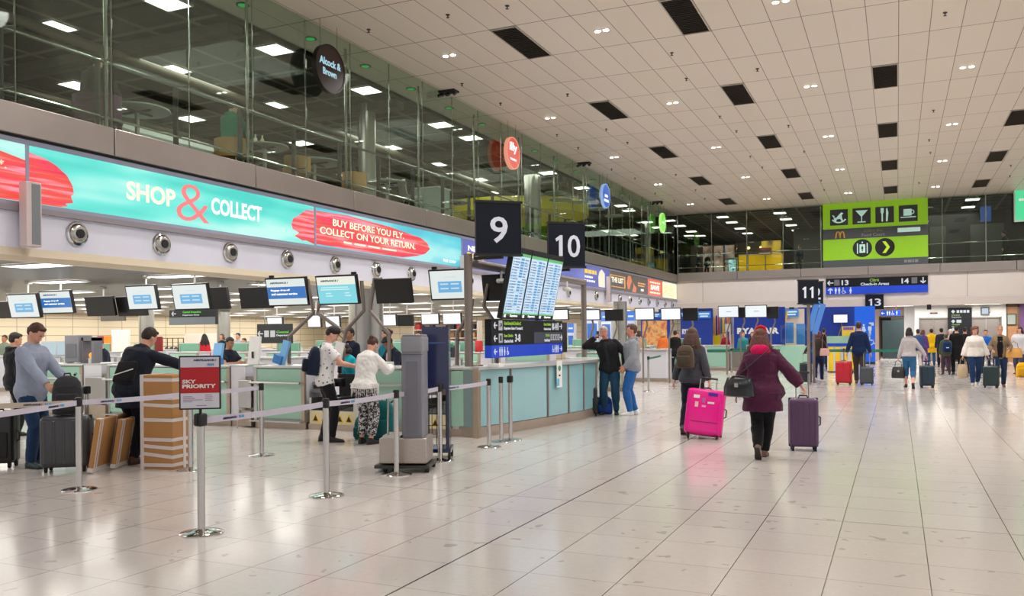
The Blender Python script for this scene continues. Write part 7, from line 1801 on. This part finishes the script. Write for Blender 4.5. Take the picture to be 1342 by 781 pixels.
person('man in a grey hoodie and blue jeans with white trainers facing left', at(829, 544), 108, h=1.80, head=(4, 4), hands=((.19, .15, .96), (-.19, .15, .96)), feet=((.10, -.06, 0, 0, -10), (-.10, .05, 0, 0, 12)),
       top=dict(col=(142, 144, 152), hem=-.10, e=.030, hood=True, name='hoodie'), bottom=jeans((36, 92, 158), loose=.012), shoes=(226, 226, 226), hair=dict(style='short', col=(78, 50, 34)), skin='red', vox=.008, fat=1.08)
# the two walking women
wa = person('woman with long brown hair in a dark grey jacket walking away with a brown backpack', at(908, 568), -4, h=1.70, female=True, lean=3, head=(2, -6), hands=((.30, -.10, .84), (-.32, .06, .82)), feet=((.08, .22, 0, 0), (-.08, -.26, .05, 40)),
       top=dict(col=(66, 68, 76), hem=-.10, flare=.01, e=.03), bottom=jeans((22, 26, 44)), shoes=(30, 28, 28), hair=dict(style='long', col=(78, 50, 38), len=.28), vox=.008, fat=1.08, curl=(.8, .3))
q = wa['W']((-.03, -.27, 0)); backpack('brown backpack worn by the woman with long hair', (q.x, q.y, 1.06), -4, .28, .16, .36, (84, 72, 58))
wb_ = person('woman in a maroon raincoat with a bright pink hood walking away', at(1000, 600), 0, h=1.66, female=True, lean=4, side=-2, head=(4, -12), hands=((.47, -.02, .94), (-.33, .04, .80)), elbow=((.7, -.5, .1), (-.6, -.6, -.4)), feet=((-.0, .14, 0, 0, 0), (-.03, -.22, .08, 52, 0)),
       top=dict(col=(78, 32, 60), hem=-.30, flare=.075, e=.042, loose=.02, name='raincoat', wr=.012, hood=False), bottom=dict(col=(18, 18, 22), e=.016, name='leggings'), shoes=(112, 84, 70), hair=dict(style='long', col=(96, 48, 36), len=.12), vox=.008, fat=1.26, curl=(.9, .3))
m = MB(); c_, u_, f_, r_ = wb_['spine'](.53); S_ = wb_['S']
m.ell((c_ - f_ * .10 - u_ * .02) * S_, (.13, .07, .09)); m.tube([(c_ + f_ * .05 + r_ * .05) * S_, (c_ + r_ * .10) * S_, (c_ - f_ * .08 + r_ * .08) * S_, (c_ - f_ * .11) * S_, (c_ - f_ * .08 - r_ * .08) * S_, (c_ - r_ * .10) * S_, (c_ + f_ * .05 - r_ * .05) * S_], [.025, .036, .045, .05, .045, .036, .025], 10)
remesh(m, 'pink_hood', fab((214, 20, 92)), wb_['root'], .010, 2, wr=.006)
m = MB(); H_ = wb_['HP'] if 'HP' in wb_ else wb_['head']; m.tube([H_(.075, -.01, .20) * S_, H_(.05, -.01, .255) * S_, H_(0, -.01, .268) * S_, H_(-.05, -.01, .255) * S_, H_(-.08, -.01, .19) * S_], [.012, .022, .03, .022, .012], 8); m.build('red_hair_scarf', fab((206, 26, 40)), wb_['root'])
q = wb_['W']((-.24, -.30, .80)); t = handbag('black shoulder bag hanging on the back of the woman in the maroon coat', tuple(q), -20, .42, .18, .24, (34, 36, 42), strap=.02, name='shoulder_bag', cat='bag', rough=.25)
o_ = wb_['root']; q0 = V(t.location)
Mi = (Matrix.Translation(t.location) @ Matrix.Rotation(R(-20), 4, 'Z')).inverted()
MB().tube([Mi @ wb_['W'](p_) for p_ in ((-.30, -.27, 1.02), (-.20, -.27, 1.12), (-.06, -.25, 1.24), (.06, -.18, 1.35), (.12, -.08, 1.42), (.13, .02, 1.42))], .014, 8, flat=.5).build('shoulder_strap', BLACKM, t)
# far travellers: px, feet y, height, heading, female, top, bottom, hair, extras
def far(label, px, py, h, face, fem, top, bottom, hair, vox=.016, **k):
    return person(label, at(px, py), face, h=h, female=fem, top=top, bottom=bottom, hair=hair, vox=vox, **k)
walkA = ((.08, .22, 0, 0), (-.08, -.24, .05, 35)); walkB = ((.08, -.24, .05, 35), (-.08, .22, 0, 0))
a_ = far('woman in a dark brown top with a pink shoulder bag pulling a dark case', 1073, 501, 1.66, 0, True, dict(col=(62, 54, 50), hem=-.04), jeans((28, 36, 66)), dict(style='bob', col=(92, 40, 34)), hands=((.2, .2, 1.0), (-.42, .0, .96)), feet=walkA, shoes=(200, 190, 190))
q = a_['W']((.20, -.16, .86)); t = handbag('pale pink shoulder bag on the back of the woman in the dark brown top', tuple(q), 0, .30, .10, .24, (222, 170, 166), strap=.5)
far('man in a black jacket just in front of the woman with the pink bag', 1080, 484, 1.80, 0, False, dict(col=(24, 26, 34), hem=-.15), dict(col=(20, 20, 24)), dict(style='short', col=(30, 24, 22)))
far('tall man in a navy blazer pulling a red and a grey suitcase', 1126, 503, 1.93, 0, False, dict(col=(18, 36, 76), hem=-.16, name='blazer'), dict(col=(70, 64, 62)), dict(style='short', col=(54, 38, 30)), hands=((.34, -.05, .94), (-.36, -.10, .92)), feet=walkB, shoes=(112, 70, 44))
a_ = far('woman in a light grey cardigan and turned up jeans carrying a black bag', 1192, 509, 1.72, 2, True, dict(col=(176, 170, 172), hem=-.02, e=.03), dict(col=(46, 96, 140), len=.55, name='jeans', loose=.02), dict(style='bob', col=(18, 16, 20)), hands=((.44, .02, .88), (-.30, .04, .76)), feet=walkB, shoes=(30, 26, 28))
q = a_['W'](a_['wrist'][-1]); handbag('black handbag in the left hand of the woman in the grey cardigan', (q.x, q.y, q.z - .52), 0, .36, .16, .32, (26, 26, 30), strap=.20)
far('blonde person in a white top walking into the corridor', 1165, 467, 1.62, 10, True, dict(col=(230, 224, 216), hem=-.1), dict(col=(26, 24, 26)), dict(style='bob', col=(206, 170, 116)), vox=.024, feet=walkA)
b_p = far('person with a royal blue backpack walking into the corridor', 1175, 468, 1.72, -5, False, dict(col=(36, 40, 60), hem=-.1), dict(col=(24, 24, 28)), dict(style='short', col=(120, 70, 44)), vox=.024, feet=walkB)
q = b_p['W']((0, -.26, .98)); backpack('royal blue backpack of the person entering the corridor', tuple(q), -5, .36, .2, .5, (20, 60, 160))
far('dark haired person in a blue jacket left of the yellow raincoat', 1203, 483, 1.72, 20, False, dict(col=(60, 84, 130), hem=-.15), dict(col=(210, 206, 200)), dict(style='short', col=(30, 24, 24)), vox=.02)
far('person in a purple top beside the yellow raincoat', 1210, 480, 1.70, -20, True, dict(col=(96, 66, 140), hem=-.1), dict(col=(110, 70, 140)), dict(style='bob', col=(110, 60, 50)), vox=.02)
far('person in a bright yellow raincoat and jeans seen from behind', 1221, 479, 1.74, 5, False, dict(col=(238, 190, 12), hem=-.32, flare=.05, e=.04, hood=True, name='raincoat'), jeans((40, 86, 130)), dict(style='short', col=(40, 28, 24)), vox=.018)
b_p = far('boy in a green jacket with a dark blue backpack', 1240, 491, 1.52, 5, False, dict(col=(70, 82, 62), hem=-.15, hood=True), dict(col=(72, 48, 62)), dict(style='short', col=(70, 74, 50)), vox=.016)
q = b_p['W']((.0, -.26, .84)); backpack('dark blue backpack of the boy in the green jacket', tuple(q), 5, .32, .18, .40, (20, 48, 92), accent=(220, 226, 236))
far('white haired person in a pink grey top behind the boy', 1246, 486, 1.70, 30, False, dict(col=(190, 160, 166), hem=-.1), dict(col=(60, 66, 90)), dict(style='short', col=(214, 200, 196)), vox=.02)
far('person in a long black coat in the waiting group', 1254, 491, 1.82, 0, False, dict(col=(20, 20, 24), hem=-.4, flare=.03), dict(col=(20, 20, 24)), dict(style='short', col=(24, 20, 20)), vox=.018)
b_p = far('person in a black jacket with a red bag at the right of the waiting group', 1265, 489, 1.78, -10, False, dict(col=(26, 24, 28), hem=-.2), dict(col=(22, 22, 26)), dict(style='short', col=(30, 24, 22)), vox=.018)
q = b_p['W']((-.32, -.1, .78)); handbag('red bag hanging in the waiting group', tuple(q), 0, .30, .14, .30, (170, 20, 36), strap=.2)
far('tall dark figure at the back of the waiting group', 1234, 481, 1.76, 0, False, dict(col=(34, 40, 50), hem=-.15), dict(col=(24, 26, 30)), dict(style='short', col=(26, 22, 22)), vox=.022)
a_ = far('woman with curly brown hair in a white blouse and blue jeans walking towards the camera', 1278, 505, 1.74, 182, True, dict(col=(232, 226, 220), hem=-.08, e=.034, loose=.02, name='blouse'), jeans((30, 56, 96), loose=.005), dict(style='curly', col=(112, 60, 38)), fat=1.2, hands=((.34, .06, .80), (-.36, .02, .82)), feet=((.08, .20, 0, 0), (-.08, -.16, .03, 20)), shoes=(210, 206, 204), vox=.012, head=(16, 0))
q = a_['W'](a_['wrist'][1]); handbag('beige paper shopping bag carried by the woman in the white blouse', (q.x, q.y, q.z - .60), 10, .30, .14, .40, (196, 172, 140), strap=.20, name='shopping_bag', cat='bag')
far('person in a blue top behind the woman in the white blouse', 1292, 489, 1.66, 170, False, dict(col=(26, 100, 200), hem=-.1), dict(col=(30, 44, 70)), dict(style='short', col=(90, 50, 44)), vox=.018)
a_ = far('woman with glasses in a tan jacket over black carrying a tan handbag', 1311, 507, 1.76, 176, True, dict(col=(134, 114, 88), hem=-.14, inner=(20, 20, 24), iw=.08, e=.03), jeans((30, 50, 80), loose=.01), dict(style='short', col=(190, 140, 110)), hands=((.20, .22, 1.06), (-.22, .24, 1.06)), feet=((.08, .14, 0, 0), (-.08, -.10, 0, 0)), shoes=(120, 76, 54), glasses=True, vox=.012)
q = a_['W']((-.34, .12, .84)); handbag('tan leather handbag on the arm of the woman with glasses', tuple(q), 176, .42, .18, .28, (206, 152, 72), strap=.18)
far('dark haired person in a pale jacket cut off by the right picture edge', 1337, 490, 1.74, 150, False, dict(col=(206, 208, 216), hem=-.2, e=.05, flare=.04), dict(col=(60, 70, 100)), dict(style='bob', col=(28, 22, 22)), vox=.016, fat=1.35)
q = on_z(1338, 493); backpack('yellow bag on the floor at the right picture edge', (q.x, q.y - .4, 0), 0, .40, .3, .5, (236, 176, 20), straps=False, name='travel_bag', cat='bag')
# staff behind the desks and people further in
def st(label, px, y, h, face, fem, top, hair, vox=.012, bottom=dict(col=(26, 28, 40)), **k):
    q = on_y(px, 470, y)
    return person(label, (q.x, q.y), face, h=h, female=fem, top=top, bottom=bottom, hair=hair, vox=vox, **k)
UNI = dict(col=(26, 32, 52), hem=-.08, collar=True, name='uniform_jacket')
st('desk woman in a dark uniform with auburn hair looking down at the left desk', 139, 13.2, 1.62, 165, True, dict(UNI, inner=(230, 230, 236), iw=.04), dict(style='bun', col=(98, 32, 34)), lean=14, head=(24, 20), hands=((.2, .35, 1.1), (-.2, .35, 1.1)))
st('desk man in a dark vest and light blue shirt looking right behind the priority sign', 297, 13.0, 1.62, 262, False, dict(col=(30, 34, 50), hem=-.05, sleeve=.3, name='vest'), dict(style='short', col=(24, 20, 20)), skin='tan', lean=10, head=(10, 0), hands=((.1, .4, 1.1), (-.1, .4, 1.1)))
st('dark haired desk man leaning down beside the grey kiosk', 521, 13.1, 1.66, 150, False, dict(UNI, inner=(236, 236, 240), iw=.04), dict(style='short', col=(16, 14, 16)), skin='tan', lean=24, side=-8, head=(24, 0), hands=((.2, .4, 1.08), (-.2, .4, 1.08)))
st('standing desk man in a dark suit between the couple', 459, 14.0, 1.78, 172, False, dict(UNI, inner=(226, 222, 226), iw=.05), dict(style='short', col=(18, 14, 14)), skin='tan', head=(12, 0))
st('woman in a teal uniform looking left behind the white top woman', 507, 14.6, 1.76, 100, True, dict(col=(18, 128, 150), hem=-.1, collar=True, name='teal_jacket'), dict(style='bun', col=(60, 32, 24)), head=(4, 0))
st('staff member in bright turquoise partly hidden behind the white top woman', 462, 13.2, 1.5, 160, True, dict(col=(20, 176, 196), hem=-.1, name='turquoise_top'), dict(style='bob', col=(40, 28, 24)), lean=20)
person('person in a black puffer jacket with a rucksack seen from behind at the left', at(20, 571), -20, h=1.72, top=dict(col=(24, 26, 30), hem=-.16, e=.045, hood=True, wr=.014), bottom=dict(col=(24, 24, 28)), hair=dict(style='short', col=(28, 24, 22)), vox=.01, head=(14, 0))
st('man in a grey green shirt far behind the puffer jacket', 6, 19.5, 1.76, 190, False, dict(col=(120, 134, 116), hem=-.1), dict(style='short', col=(50, 36, 28)), skin='tan', vox=.016)
st('woman in a red top at a far desk above the priority sign', 268, 25.5, 1.76, 60, True, dict(col=(206, 44, 60), hem=-.1), dict(style='long', col=(30, 22, 22), len=.3), vox=.018)
st('dark clothed woman with brown hair at a far desk', 291, 27, 1.76, 180, True, dict(col=(30, 28, 30), hem=-.1), dict(style='bob', col=(96, 66, 44)), vox=.018)
st('person in a pink red top far behind the vested desk man', 320, 24.5, 1.58, 170, True, dict(col=(216, 70, 76), hem=-.1), dict(style='short', col=(60, 40, 34)), vox=.018)
st('grey topped person next to the pink red one', 312, 25.8, 1.78, 180, False, dict(col=(160, 164, 176), hem=-.1), dict(style='short', col=(40, 32, 30)), vox=.018)
for i, (px, c, hc, lb) in enumerate(((869, (232, 120, 60), (206, 160, 90), 'blonde traveller in an orange top at the far desks'), (885, (26, 26, 30), (30, 24, 22), 'dark clothed traveller at the far desks right of the blonde one'), (838, (196, 160, 120), (70, 50, 36), 'traveller in beige behind the hoodie man\'s head'),
                                     (888, (24, 24, 28), (30, 24, 22), 'dark staff figure below the left lettering of the blue wall'), (951, (140, 20, 40), (130, 40, 40), 'figure in dark red before the colourful shop front'), (974, (50, 140, 150), (150, 90, 60), 'desk clerk in teal below the white lettering of the blue wall'), (986, (70, 30, 30), (40, 26, 22), 'desk clerk in brown right of the teal clerk'))):
    st(lb, px, [33.5, 33.9, 33.2, 39.3, 41.0, 38.6, 38.7][i], 1.66 if i > 2 else 1.74, [0, 10, -20, 180, 180, 180, 170][i], i % 2 == 0, dict(col=c, hem=-.1), dict(style='bob' if i % 2 == 0 else 'short', col=hc), vox=.02)
